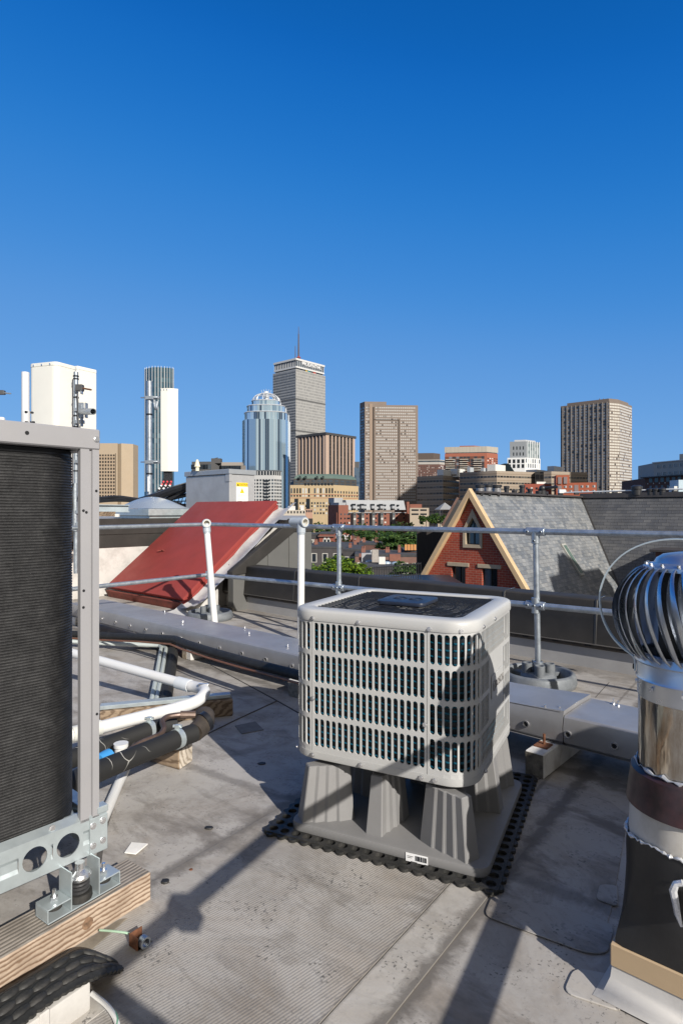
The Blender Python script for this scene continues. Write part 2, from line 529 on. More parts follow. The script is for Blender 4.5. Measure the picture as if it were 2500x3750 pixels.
def hole_cell(mb, f, s0, s1, t0, t1, cs, ct, hw, hh, depth, n=5):
    """one panel cell with a capsule hole; f(s,t,d) maps to 3D"""
    hole, out = [], []
    for k in range(n):
        a = math.pi + math.pi * k / (n - 1)
        hole.append((cs + hw*math.cos(a), ct - hh + hw + hw*math.sin(a)))
        out.append((s0 + (s1 - s0) * k / (n - 1), t0))
    for k in range(n):
        a = math.pi * k / (n - 1)
        hole.append((cs + hw*math.cos(a), ct + hh - hw + hw*math.sin(a)))
        out.append((s1 - (s1 - s0) * k / (n - 1), t1))
    m = 2 * n
    ho = [mb.V(f(p[0], p[1], 0)) for p in hole]
    ou = [mb.V(f(p[0], p[1], 0)) for p in out]
    hi = [mb.V(f(p[0], p[1], depth)) for p in hole]
    for k in range(m):
        j = (k + 1) % m
        mb.F((ou[k], ou[j], ho[j], ho[k]))
        mb.F((ho[k], ho[j], hi[j], hi[k]))

# ------------------------------------------------------------------ roof deck
PD = Vector((-.743, .669, 0))                       # along the parapet, to the left and away
P1 = Vector((2.06, 4.6, 0)); P0 = Vector((-1.607, 7.9, 0))
PN = Vector((.669, .743, 0))                        # outward over the parapet
m = MB()
e1 = P1 - PD * 6.5 + PN * .08; e0 = P0 + PD * 2.2 + PN * .08
m.prism([(-9, -6), (6.9, -6), (e1.x, e1.y), (e0.x, e0.y), (-5.0, 8.6), (-9, 8.6)], -1.0, 0.0)
settag(m.build('roof_deck', M_roof, smooth=0), kind='structure')

def sheet(name, pts, z, mat_, th=.004, kind='structure'):
    mb = MB()
    mb.ext([(p[0], p[1], z) for p in pts], (0, 0, th))
    o = mb.build(name, mat_, bevel=0.0015, smooth=0)
    settag(o, kind=kind)
    return o

def rounded(pts, r=.03, n=5):
    """round the corners of a polygon in plan"""
    out = []
    k = len(pts)
    for i in range(k):
        p = Vector(pts[i][:2]); a = Vector(pts[i-1][:2]); b = Vector(pts[(i+1) % k][:2])
        u = (a - p).normalized(); v = (b - p).normalized()
        rr = min(r, (a-p).length*.45, (b-p).length*.45)
        for j in range(n + 1):
            t = j / n
            q = (p + u*rr)*(1-t)**2 + p*2*t*(1-t) + (p + v*rr)*t*t
            out.append((q.x, q.y))
    return out

def gp(*pix): return [tuple(G(x, y)[:2]) for (x, y) in pix]

pl0 = Vector((-.600, 2.055, 0)); plb = Vector((.60, .80, 0)).normalized()
pads = [pl0 - plb*2.2, pl0 - plb*2.2 + A3*.80, pl0 + plb*.80 + A3*.80, pl0 + plb*.80]
sheet('walkway_pad', [(p.x, p.y) for p in pads], 0.0, M_pad, .004)
bord = [pl0 - plb*2.2 + A3*.802, pl0 - plb*2.2 + A3*.93, pl0 + plb*1.0 + A3*.93, pl0 + plb*1.0 + A3*.802]
sheet('walkway_border', [(p.x, p.y) for p in bord], 0.0, M_patchw, .0035)
sheet('roof_patch', gp((1840, 2905), (2160, 2880), (2300, 2990), (2240, 3330), (2190, 3500), (1800, 3330)) , 0.0, M_patch, .003)
sheet('roof_patch', rounded(gp((1800, 3285), (2150, 3350), (2250, 3400), (2225, 3500), (2150, 3500), (1770, 3360)), .03), .0032, M_patch, .003)
sheet('roof_patch', rounded(gp((2100, 3550), (2270, 3580), (2305, 3640), (2280, 3715), (2060, 3640)), .03), 0.0, M_patchw, .005)
sheet('roof_patch', rounded(gp((2195, 3245), (2260, 3250), (2262, 3330), (2180, 3300)), .02), .0032, M_patch, .004)
for q in (((860, 2660), (935, 2645), (965, 2675), (885, 2690)),):
    mb = MB(); mb.ext([(p[0], p[1], 0.0) for p in gp(*q)], (0, 0, .004))
    settag(mb.build('roof_patch', pbr('grey_patch', (.16, .155, .15), .8, 0, .2, 20), smooth=0), kind='structure')
mb = MB()
def seam(pix, w=.006, z=.0045):
    pts = [G(x, y) for x, y in pix]
    for a, b in zip(pts, pts[1:]):
        d = (b - a).normalized(); nrm = Vector((-d.y, d.x, 0)) * w / 2
        mb.ext([a - nrm + Z3*z*0, b - nrm, b + nrm, a + nrm], Z3 * z)
seam([(706, 2716), (860, 2640), (1015, 2568)]); seam([(770, 2436), (1000, 2560), (1092, 2612)])
seam([(640, 2475), (560, 2620)], .004); seam([(430, 2890), (375, 3060), (360, 3165)], .02, .002)
seam([(1935, 2870), (2010, 2840)], .004, .002)
seam([(2180, 2555), (2230, 2500)], .003, .002)
settag(mb.build('roof_seams', M_seam, smooth=0), kind='structure')

# little grime plugs and debris on the membrane
def debris(name, px, py, r, label, mt, h=.008, sx=1.0):
    p = G(px, py)
    mb = MB(Matrix.Translation(p))
    rnd = random.Random(px)
    pts = [(math.cos(k*.785)*r*sx*rnd.uniform(.75, 1.1), math.sin(k*.785)*r*rnd.uniform(.75, 1.1)) for k in range(8)]
    mb.prism(pts, 0, h)
    return settag(mb.build(name, mt, bevel=.002), label, 'debris')
debris('debris', 605, 3236, .016, 'black lump of grime lying near the end of the big timber sleeper', M_rubber, .010)
debris('debris', 766, 3035, .013, 'small black scrap lying alone on the sunlit grey roof', M_rubber, .006, 1.5)
debris('debris', 958, 2798, .018, 'dark stain plug on the roof inside the shadow of the pale cooling unit', M_rubber, .004, 1.3)
debris('debris', 699, 3190, .008, 'tiny rusty scrap on the seam of the ribbed walkway pad', M_rust, .006)
mb = MB()
q = [G(482, 3095), G(541, 3100), G(497, 3137), G(456, 3132)]
mb.ext([p + Z3*.006 for p in q], Z3*.004)
settag(mb.build('paper_scrap', pbr('white_flake', (.80, .78, .74), .6)), 'bright white torn flake lying flat on the grey roof', 'scrap')

# ------------------------------------------------------------------ parapet along the roof edge
par = thing('parapet', 'low dark metal clad parapet wall with pale upstand along the far roof edge', 'parapet', tuple(P0 + PD*.0))
def pp(s, n, z): return P1 - PD*0 + PD*s + PN*n + Z3*z
S0, S1 = -5.5, 4.93
mb = MB()
mb.ext([pp(S0, .0, .20), pp(S0, .035, .533), pp(S0, .05, .545), pp(S0, .23, .55), pp(S0, .24, .2)], PD*(S1-S0))
mb.build('cladding', M_cladding, par, bevel=.004)
for s in (-1.05, .12, .9, 2.55, 3.52):
    mb = MB()
    mb.ext([pp(s, -.003, .195), pp(s, .032, .538), pp(s, .06, .552), pp(s, .235, .556), pp(s, .2, .5), pp(s, .06, .2)], PD*.02)
    mb.build('panel_joint', bpy.data.materials.get('cladding_joint') or pbr('cladding_joint', (.035, .033, .031), .4), par, bevel=.002)
mb = MB()
mb.ext([pp(S0, .05, .0), pp(S0, .05, .155), pp(S0, .2, .155), pp(S0, .2, .0)], PD*(S1-S0))
mb.build('upstand', M_upstand, par)
mb = MB()
mb.ext([pp(S0, .045, .156), pp(S0, .012, .175), pp(S0, .012, .198), pp(S0, .2, .198), pp(S0, .2, .156)], PD*(S1-S0))
mb.build('vent_strip', pbr('vent_strip', (.045, .036, .028), .6, .2, .4, 40), par)
mb = MB()
mb.ext([pp(S0, -.004, .196), pp(S0, -.004, .203), pp(S0, .03, .203), pp(S0, .03, .196)], PD*(S1-S0))
mb.build('drip_edge', pbr('drip_edge', (.16, .15, .14), .35, .3), par)
for k in range(40):
    s = S0 + .2 + k * .26
    mb = MB(); mb.ext([pp(s, .009, .180), pp(s, .009, .190), pp(s, .02, .190), pp(s, .02, .180)], PD*.05)
    mb.build('vent_slot', M_dark, par)

# ------------------------------------------------------------------ guard railing
rail = thing('guard_railing', 'galvanised pipe guard railing with two rails in front of the parapet', 'railing', (-1.5, 6.9, 0))
C0 = Vector((-1.522, 6.9, 0))
RD = (Vector((1.387, 4.32, 0)) - C0); RL = RD.length; RD.normalize()
LD = Vector((-.66, -.75, 0)).normalized()
def rr(t, z): return C0 + RD*t + Z3*z
def ll(t, z): return C0 + LD*t + Z3*z
def zr(t, z0, z1): return z0 + (z1 - z0) * t / RL
RR = .0215
END = RL + 1.9
for nm, (za, zb, zc) in (('top_rail', (1.084, 1.0896, 1.07)), ('mid_rail', (.507, .562, .49))):
    mb = MB()
    mb.tube([ll(2.3, zc), ll(1.0, (za+zc)/2), ll(0.03, za)], RR, 14)
    mb.tube([rr(0.03, za), rr(RL, zb), rr(END, zr(END, za, zb))], RR, 14)
    mb.build(nm, M_galv, rail)
T1230 = 2.0
for t in (0.0, T1230 * 1.003, RL):
    lean = 0.02 if t in (0.0, RL) else 0
    b0 = rr(t, .05) + Vector((lean, 0, 0)); t0 = rr(t, zr(t, 1.084, 1.0896))
    mb = MB(); mb.tube([b0, t0], RR*.98, 14)
    mb.build('post', M_galv, rail)
def tee(t, z, cross=False):
    mb = MB()
    c = rr(t, z); r = RR * 1.38
    mb.tube([c - RD*.07, c + RD*.07], r, 14)
    if cross:
        mb.tube([c - Z3*.055, c + Z3*.055], r, 14)
    else:
        mb.tube([c, c - Z3*.085], r, 14)
    fr = (RD.cross(Z3)).normalized()
    if fr.y > 0: fr = -fr
    ks = [(-.05, 0), (.05, 0)] + ([(0, -.0)] if cross else [(0, -.065)])
    for (a, b) in ks:
        q = c + RD*a + Z3*b + fr*(r*.9)
        mb.tube([q, q + fr*.008], .011, 8)
    o = mb.build('pipe_fitting', M_galv, rail, bevel=.002)
    mb = MB()
    for (a, b) in ks:
        q = c + RD*a + Z3*b + fr*(r*.9 + .008)
        mb.tube([q, q + fr*.002], .006, 8)
    mb.build('grub_screw', M_dark, o)
tee(RL, 1.0896); tee(RL, .562, True); tee(T1230, 1.087); tee(T1230, .53, True)
mb = MB()
mb.ball(C0 + Z3*1.084, .034); mb.tube([C0 + Z3*1.084, C0 + Z3*1.0], .030, 12)
mb.build('pipe_fitting', M_galv, rail)
mb = MB(); mb.ball(C0 + Z3*.507, .034); mb.tube([C0 + Z3*.55, C0 + Z3*.46], .030, 12)
mb.build('pipe_fitting', M_galv, rail)
M_ring = pbr('dull_zinc', (.15, .165, .18), .6, .25, .2, 9, .1, 60, dirt=(.30, .31, .32), damt=.4, dscale=14)
def base_ring(c, rot):
    o = MB(Matrix.Translation(c) @ Matrix.Rotation(rot, 4, 'Z'))
    prof = [(.195, .0), (.25, .0), (.262, .03), (.25, .085), (.232, .098), (.215, .09), (.205, .03), (.195, .0)]
    o.lathe(prof, n=40, cap=False)
    o.lathe([(.12, .03), (.125, .06), (.10, .085), (.04, .09), (.02, .03)], n=24, cap=False)
    for k in range(4):
        a = k * math.pi/2 + .4
        d = Vector((math.cos(a), math.sin(a), 0))
        o.beam(d*.09 + Z3*.052, d*.225 + Z3*.045, .06, .028)
        e = Vector((math.cos(a+.78), math.sin(a+.78), 0)) * .078
        o.pipe(e + Z3*.07, e + Z3*.15, .036, .024, 14)
    o.pipe(Vector((0, 0, .05)), Vector((0, 0, .145)), .038, .02, 14)
    return o
base_ring(rr(RL, 0) + Vector((.02, 0, 0)), .2).build('base_ring', M_ring, rail, bevel=.003)
base_ring(rr(0, 0) + Vector((.02, 0, 0)), .9).build('base_ring', M_ring, rail, bevel=.003)
base_ring(rr(T1230, 0), .5).build('base_ring', M_ring, rail, bevel=.003)
mb = MB(); c = rr(RL, 0) + Vector((.02, 0, 0))
mb.lathe([(.035, .09), (.035, .16), (.026, .165)], c, 16, cap=False)
mb.build('collar', M_galv, rail)

# white plastic vent pipes strapped to the railing
def vent_pipe(bx, by, Yb, tx, ty, Yt, label, flip):
    b = P(bx, by, Yb); b = Vector((b.x, b.y, 0)); t = P(tx, ty, Yt)
    th = thing('vent_pipe', label, 'pipe', tuple(b), group=None)
    d = (t - b).normalized()
    mb = MB(); mb.tube([b + d*.0, t - d*.05], .033, 18); mb.build('pipe', M_white, th)
    f = Vector((.32, -.95, 0)).normalized() if not flip else Vector((.72, -.69, 0)).normalized()
    mb = MB()
    mb.tube([t - d*.10, t - d*.01], .041, 18)
    mb.tube([t - d*.118, t - d*.10], .036, 18)
    mb.pipe(t - f*(.05 if not flip else .13), t + f*.055, .043, .034, 22)
    mb.tube([t - f*(.05 if not flip else .13), t - f*.01], .0425, 18)
    mb.pipe(t + f*.03, t + f*.056, .047, .036, 22)
    o = mb.build('tee_fitting', M_greypvc, th)
    mb = MB(); mb.pipe(t + f*.0, t + f*.0575, .0355, .031, 22); mb.tube([t - f*.012, t - f*.002], .034, 18)
    mb.build('bore', M_whitein, o)
    return th
vent_pipe(788, 2290, 6.35, 755, 1916, 6.55, 'leaning white plastic vent pipe with a grey tee in front of the red hatch', False)
vent_pipe(1101, 2400, 5.72, 1103, 1912, 5.72, 'upright white plastic vent pipe with a grey tee right behind the pale cooling unit', True)
# ------------------------------------------------------------------ pale cooling unit on its plastic stand
UR = R(-26.9)
UC = Vector((.279, 2.54, .272)); UW, UD, UH, UR_ = .738, .70, .584, .105
unit = thing('cooling_unit', 'pale grey square cooling unit with slotted panels on a grey plastic stand', 'cooling unit', tuple(UC), UR)
UM = MW[unit]
def perim(s, off, w=UW, d=UD, r=UR_):
    """point on the rounded square; s=0 at the left end of the front flat, growing to the right"""
    r2 = max(r + off, .004); hw = w/2 - r; hd = d/2 - r
    lf, ld, la = 2*hw, 2*hd, math.pi*r/2
    tot = 2*lf + 2*ld + 4*la
    s = s % tot
    segs = ((lf, (-hw, -hd), 0), (la, (hw, -hd), -90), (ld, (hw, -hd), 90), (la, (hw, hd), 0), (lf, (hw, hd), 180), (la, (-hw, hd), 90), (ld, (-hw, hd), 270), (la, (-hw, -hd), 180))
    for k, (L, c, a) in enumerate(segs):
        if s <= L or k == 7:
            if k % 2 == 0:
                dx, dy = math.cos(R(a)), math.sin(R(a))
                return Vector((c[0] + dx*s + dy*r2, c[1] + dy*s - dx*r2, 0))
            q = R(a) + s/L*math.pi/2
            return Vector((c[0] + math.cos(q)*r2, c[1] + math.sin(q)*r2, 0))
        s -= L
LF, LDD, LA = UW - 2*UR_, UD - 2*UR_, math.pi*UR_/2
TOT = 2*LF + 2*LDD + 4*LA
def pf(s, z, d): return perim(s, -d) + Z3*z
ROW0, PITCH, SH = .047, .1235, .0548
def panel(name, s0, s1, n, hw, skip=None, plate=None):
    mb = MB(UM)
    g = .006
    p = (s1 - s0 - 2*g) / n
    zlo, zhi = .034, UH - .042
    for r_ in range(4):
        t0 = ROW0 + r_*PITCH; t1 = t0 + PITCH
        for k in range(n):
            a, b = s0 + g + k*p, s0 + g + (k+1)*p
            if skip and skip(k, r_):
                mb.F([mb.V(pf(a, t0, 0)), mb.V(pf(b, t0, 0)), mb.V(pf(b, t1, 0)), mb.V(pf(a, t1, 0))])
            else:
                hole_cell(mb, pf, a, b, t0, t1, (a+b)/2, (t0+t1)/2, hw, SH, .0018 if hw < .007 else .0065)
    top = ROW0 + 4*PITCH
    nn = max(4, n)
    for (a0, b0) in ((zlo, ROW0), (top, zhi)):
        for k in range(nn):
            a, b = s0 + g + (s1-s0-2*g)*k/nn, s0 + g + (s1-s0-2*g)*(k+1)/nn
            mb.F([mb.V(pf(a, a0, 0)), mb.V(pf(b, a0, 0)), mb.V(pf(b, b0, 0)), mb.V(pf(a, b0, 0))])
    for (a, b) in ((s0 + .0012, s0 + g), (s1 - g, s1 - .0012)):
        mb.F([mb.V(pf(a, zlo, 0)), mb.V(pf(b, zlo, 0)), mb.V(pf(b, zhi, 0)), mb.V(pf(a, zhi, 0))])
    for a in (s0 + .0012, s1 - .0012):
        mb.F([mb.V(pf(a, zlo, 0)), mb.V(pf(a, zlo, .008)), mb.V(pf(a, zhi, .008)), mb.V(pf(a, zhi, 0))])
    return mb.build(name, M_unit, unit, smooth=50)
SC = .467                               # seam on the front
panel('front_panel', 0, SC, 18, .0094)
panel('corner_panel', SC, LF + LA, 8, .0100)
SR = LF + LA
panel('side_panel', SR, SR + LDD, 24, .0064, skip=lambda k, r_: 6 <= k <= 17 and r_ in (1, 2))
panel('rear_corner_panel', SR + LDD, SR + LDD + LA, 5, .0088)
panel('rear_panel', SR + LDD + LA, SR + LDD + LA + LF, 18, .0078)
panel('rear_corner_panel', SR + LDD + LA + LF, SR + LDD + 2*LA + LF, 5, .0088)
panel('left_panel', SR + LDD + 2*LA + LF, TOT - LA, 16, .0078)
panel('left_corner_panel', TOT - LA, TOT, 6, .0096)

def sweep(prof, n=160, mats=None, name='rim', mt=None, closed=False):
    mb = MB(UM)
    rings = []
    for (off, z) in prof:
        rings.append([mb.V(perim(TOT*k/n, off) + Z3*z) for k in range(n)])
    for a in range(len(prof) - (0 if closed else 1)):
        b = (a + 1) % len(prof)
        for k in range(n):
            j = (k+1) % n
            mb.F((rings[a][k], rings[a][j], rings[b][j], rings[b][k]))
    return mb.build(name, mt, unit, smooth=40)
sweep([(-.02, UH-.042), (.003, UH-.043), (.005, UH-.036), (.004, UH-.012), (0, UH-.004), (-.007, UH), (-.062, UH+.001), (-.068, UH-.003), (-.070, UH-.03), (-.074, UH-.045)], name='top_rim', mt=M_unit)
sweep([(-.05, .0), (-.012, .0), (-.002, .006), (0.0, .014), (0.001, .034), (-.02, .0342)], name='base_pan', mt=M_unit)
mb = MB(UM)
for sgn in (0, 1):
    z = .002 if sgn == 0 else UH - .10
    mb.F([mb.V(perim(TOT*k/60, -.04) + Z3*z) for k in range(60)])
mb.build('inner_floor', M_dark, unit, smooth=0)
# coil: dark fins with blue tube rows behind the slots
M_coil = pbr('coil_fins', (.005, .010, .015), .5, .2, .4, 30)
M_tube = pbr('coil_tubes', (.014, .12, .19), .3, .45, .3, 18)
mb = MB(UM)
n = 120
for k in range(n):
    a, b = TOT*k/n, TOT*(k+1)/n
    mb.F([mb.V(perim(a, -.030) + Z3*.03), mb.V(perim(b, -.030) + Z3*.03), mb.V(perim(b, -.030) + Z3*(UH-.05)), mb.V(perim(a, -.030) + Z3*(UH-.05))])
coil = mb.build('coil', M_coil, unit)
mb = MB(UM)
for r_ in range(20):
    z = .052 + r_*.0247
    for k in range(n):
        a, b = TOT*k/n, TOT*(k+1)/n
        for (o0, z0, o1, z1) in ((-.029, -.0042, -.024, 0), (-.024, 0, -.029, .0042)):
            mb.F([mb.V(perim(a, o0) + Z3*(z+z0)), mb.V(perim(b, o0) + Z3*(z+z0)), mb.V(perim(b, o1) + Z3*(z+z1)), mb.V(perim(a, o1) + Z3*(z+z1))])
mb.build('coil_tubes', M_tube, coil)
# fan shroud, blades and guard
mb = MB(UM)
k = 64
for j in range(k):
    a0, a1 = TOT*j/k, TOT*(j+1)/k
    p0, p1 = perim(a0, -.066), perim(a1, -.066)
    q0, q1 = p0.normalized()*.20, p1.normalized()*.20
    mb.F([mb.V(p0 + Z3*(UH-.040)), mb.V(p1 + Z3*(UH-.040)), mb.V(q1 + Z3*(UH-.050)), mb.V(q0 + Z3*(UH-.050))])
    mb.F([mb.V(q0 + Z3*(UH-.050)), mb.V(q1 + Z3*(UH-.050)), mb.V(q1*.98 + Z3*(UH-.095)), mb.V(q0*.98 + Z3*(UH-.095))])
mb.build('fan_shroud', M_unit, unit)
for b_ in range(4):
    mb = MB(UM @ Matrix.Rotation(b_*math.pi/2 + .5, 4, 'Z'))
    mb.poly([(.03, -.02, UH-.085), (.12, -.085, UH-.065), (.235, -.08, UH-.058), (.24, .05, UH-.082), (.12, .06, UH-.09), (.03, .03, UH-.09)])
    mb.build('fan_blade', pbr('fan_blade', (.45, .45, .45), .45), unit)
mb = MB(UM)
y0 = -UD/2 + .071
nb = 19
hx = UW/2 - .070
for i in range(nb):
    y = y0 + (UD - .142) * (i + .5) / nb
    ex = hx - max(0, (.035 - min(abs(y - y0), abs(y + y0)))) * .6
    mb.tube([(-ex, y, UH-.006), (ex, y, UH-.006)], .0024, 6)
for x in (-.25, -.125, .0, .125, .25):
    mb.tube([(x, y0, UH-.010), (x, -y0, UH-.010)], .0024, 6)
for rad in (.12, .2, .27):
    mb.tube([(math.cos(t*.2618)*rad, math.sin(t*.2618)*rad, UH-.014) for t in range(25)], .0035, 5, cap=False)
guard = mb.build('fan_guard', M_black, unit)
mb = MB(UM @ Matrix.Translation((.0, .0, UH - .002)))
c = .105
mb.prism(rounded([(-c, -c), (c, -c), (c, c), (-c, c)], .03), 0, .016)
capo = mb.build('hub_cap', M_navy, unit, bevel=.006, seg=2)
mb = MB(UM @ Matrix.Translation((0, 0, UH + .0142)))
mb.pipe((-.035, 0, 0), (-.035, 0, .0018), .03, .024, 24); mb.pipe((.035, 0, 0), (.035, 0, .0018), .03, .024, 24)
mb.build('cap_emblem', M_black, capo)
def screw(s, z):
    mb = MB(UM)
    p = perim(s, .004) + Z3*z; q = perim(s, .010) + Z3*z
    mb.tube([p, q], .0055, 8); mb.tube([p, perim(s, .0055) + Z3*z], .009, 8)
    mb.build('screw', M_bright, unit)
for s in (.004, .20, SC + .01, SC + .12, SR + .02, SR + .2): screw(s, UH - .034)
for s in (.004, .21, SC - .02, SC + .03, SR + .05): screw(s, .020)
screw(SC - .006, .21); screw(.006, .24); screw(-.10, .02)
# maker's plate with emblem and word on the side panel
sm = SR + LDD*.52
o0 = perim(sm, .0); o1 = perim(sm + .01, .0)
ex = (o1 - o0).normalized()
mb = MB(UM)
pc = o0 + Z3*(ROW0 + 2*PITCH)
TM = UM @ frame(pc + Vector((.0012, 0, 0)), ex, Z3)
mb = MB(TM)
mb.prism(rounded([(-.10, -.045), (.10, -.045), (.10, .045), (-.10, .045)], .012), 0, .0022)
plate = mb.build('name_plate', M_unit, unit, bevel=.001)
M_plateink = pbr('plate_ink', (.22, .21, .20), .4)
text_part('BOSCH', .042, TM @ Matrix.Translation((.027, 0, .0035)), 'lettering', M_plateink, plate, .0008)
mb = MB(TM @ Matrix.Translation((-.062, 0, .0026)))
mb.pipe((0, 0, 0), (0, 0, .0016), .021, .0175, 28)
mb.box(-.013, -.009, -.012, .012, 0, .0016); mb.box(.009, .013, -.012, .012, 0, .0016); mb.box(-.009, .009, -.002, .002, 0, .0016)
mb.build('emblem', M_plateink, plate, smooth=0)

# the stand
SRR = R(-25.5)
SCN = Vector((.300, 2.49, .016))
stand = thing('equipment_stand', 'moulded grey plastic stand with ribbed feet carrying the pale cooling unit', 'stand', tuple(SCN), SRR)
SM = MW[stand]
mb = MB(SM)
hw, hd = .378, .372
mb.prism(rounded([(-hw, -hd), (hw, -hd), (hw, hd), (-hw, hd)], .05, 6), .0, .034)
mb.build('base_plate', M_standp, stand, bevel=.008, seg=2)
def pedestal(x, y, ang, L=.20):
    fo = [(0, .033), (.042, .036), (.046, .045), (.086, .047), (.090, .056), (.132, .058), (.136, .067), (L, .069)]
    base = [(p, -q) for p, q in fo] + [(p, q) for p, q in fo[::-1]]
    mb = MB(SM @ Matrix.Translation((x, y, 0)) @ Matrix.Rotation(ang, 4, 'Z'))
    h = .256 - .016
    lo = [mb.V((p, q, .033)) for p, q in base]
    hi = [mb.V((p*.80 + .030, q*.70, h)) for p, q in base]
    k = len(base)
    for i in range(k):
        j = (i+1) % k
        mb.F((lo[i], lo[j], hi[j], hi[i]))
    mb.F(hi)
    mb.build('foot', M_standp, stand, bevel=.004, smooth=30)
pedestal(-.345, -.345, R(45)); pedestal(-.045, -.33, R(90)); pedestal(.322, -.335, R(148)); pedestal(.345, .06, R(180))
pedestal(.33, .33, R(225)); pedestal(0, .34, R(270)); pedestal(-.335, .335, R(315)); pedestal(-.345, .0, 0)
mb = MB(SM @ frame((.135, -.3735, .004), (1, 0, .02), (-.02, .0, 1)))
mb.box(-.04, .04, -.003, .026, 0, .0012)
lab = mb.build('label_sticker', pbr('sticker', (.80, .80, .80), .5), stand, smooth=0)
mb = MB(SM @ frame((.135, -.3749, .004), (1, 0, .02), (-.02, .0, 1)))
rnd = random.Random(3)
x = -.005
while x < .034:
    w = rnd.choice([.0012, .002, .0032]); mb.box(x, x+w, .004, .021, .0, .0006); x += w + rnd.choice([.0012, .002])
mb.box(-.034, -.012, .015, .0165, 0, .0006); mb.box(-.034, -.018, .010, .0115, 0, .0006)
mb.build('barcode', M_black, lab, smooth=0)

# black rubber mat with round holes under the stand
MM = Matrix.Translation((.298, 2.545, .0045)) @ Matrix.Rotation(R(-24.8), 4, 'Z')
mb = MB(MM)
def rubber_mat(mb, nx, ny, cell, th):
    x0, y0 = -nx*cell/2, -ny*cell/2
    for i in range(nx):
        for j in range(ny):
            a, b = x0 + i*cell, y0 + j*cell
            hole_cell(mb, lambda s, t, d: Vector((s, t, th - d)), a, a+cell, b, b+cell, a+cell/2, b+cell/2, cell*.36, cell*.36, th - .002, 7)
    mb.box(x0, -x0, y0, -y0, 0, .0022)
    k = 8
    for i in range(nx):
        for sgn in (-1, 1):
            c = Vector((x0 + (i+.5)*cell, sgn*(-y0), 0))
            pts = [(c.x + math.cos(t*math.pi/k)*cell*.36, c.y + sgn*math.sin(t*math.pi/k)*cell*.36) for t in range(k+1)]
            mb.prism(pts if sgn > 0 else pts[::-1], 0, th*.75)
    for j in range(ny):
        for sgn in (-1, 1):
            c = Vector((sgn*(-x0), y0 + (j+.5)*cell, 0))
            pts = [(c.x + sgn*math.sin(t*math.pi/k)*cell*.36, c.y - math.cos(t*math.pi/k)*cell*.36) for t in range(k+1)]
            mb.prism(pts if sgn > 0 else pts[::-1], 0, th*.75)
    for (xa, xb, ya, yb) in ((x0, -x0, y0-.004, y0), (x0, -x0, -y0, -y0+.004), (x0-.004, x0, y0, -y0), (-x0, -x0+.004, y0, -y0)):
        mb.box(xa, xb, ya, yb, 0, th)
rubber_mat(mb, 18, 19, .0485, .0145)
settag(mb.build('rubber_mat', M_rubber, smooth=0), 'black rubber mat with round holes lying under the grey plastic stand', 'mat')
# ------------------------------------------------------------------ sheet metal cable trough
DF = Vector((1.30, 2.676, 0)); DD = Vector((-.745, .667, 0)).normalized(); DN = Vector((.667, .745, 0))
trough = thing('cable_trough', 'long sheet metal cable trough on low blocks crossing the roof behind the pale unit', 'cable trough', tuple(DF + DD*2))
DW, DZ0, DZ1 = .37, .128, .258
def dq(t, n, z): return DF + DD*t + DN*n + Z3*z
def dw(t): return .010*math.sin(t*2.1) + .008*math.sin(t*5.3+1)      # dents
def trough_section(t0, t1, lift=0.0):
    mb = MB()
    n = max(2, int((t1-t0)/.12))
    prof = lambda t, k: [(-.004, DZ0 - .01), (.016, DZ0 - .012), (0.0, DZ0 + .004), (-.012 , (DZ0+DZ1)/2 + dw(t)), (0, DZ1 - .008), (.01, DZ1 + k), (DW*.5, DZ1 + .004 + k), (DW - .008, DZ1 + k), (DW, DZ1 - .01), (DW, DZ0)]
    rows = []
    for i in range(n + 1):
        t = t0 + (t1-t0)*i/n
        k = lift * max(0, 1 - (t - t0)/.35)
        rows.append([mb.V(dq(t, a, z)) for a, z in prof(t, k)])
    for a, b in zip(rows, rows[1:]):
        for j in range(len(a)-1):
            mb.F((a[j], b[j], b[j+1], a[j+1]))
    mb.F(rows[0]); mb.F(rows[-1][::-1])
    return mb
for k, (a, b, l) in enumerate(((-1.9, .318, 0), (.322, 1.75, .02), (1.752, 3.2, 0), (3.202, 4.3, 0), (4.302, 5.6, 0))):
    trough_section(a, b, l).build('trough_cover', M_steel, trough, smooth=32)
t = -1.6
while t < 5.2:
    c = dq(t, -.010 + .0, DZ0 + .05) if True else None
    mb = MB(); mb.pipe(c - DN*.006, c + DN*.002, .0165, .0115, 16)
    g = mb.build('grommet', M_bright, trough)
    mb = MB(); mb.tube([c - DN*.001, c + DN*.004], .0117, 16); mb.build('hole', M_dark, g)
    t += .2105 + (.06 if t > 2 else 0)
for tt, nn in ((.36, .05), (.42, .02), (.20, DW-.03), (.17, DW - .05), (1.2, .05), (2.35, .10), (3.1, DW-.05), (3.7, .12), (3.72, .14), (4.3, DW-.05), (2.9, .2)):
    mb = MB(); c = dq(tt, nn, DZ1); mb.tube([c, c + Z3*.026], .0042, 8); mb.tube([c, c + Z3*.008], .008, 6)
    mb.build('stud_bolt', M_bright, trough)
mb = MB()
mb.ext([dq(.335, .005, DZ1+.012), dq(.335, .22, DZ1+.006), dq(.62, .02, DZ1+.003), dq(.62, .005, DZ1+.003)], Z3*.003)
mb.build('lifted_corner', M_steel, trough, smooth=0)

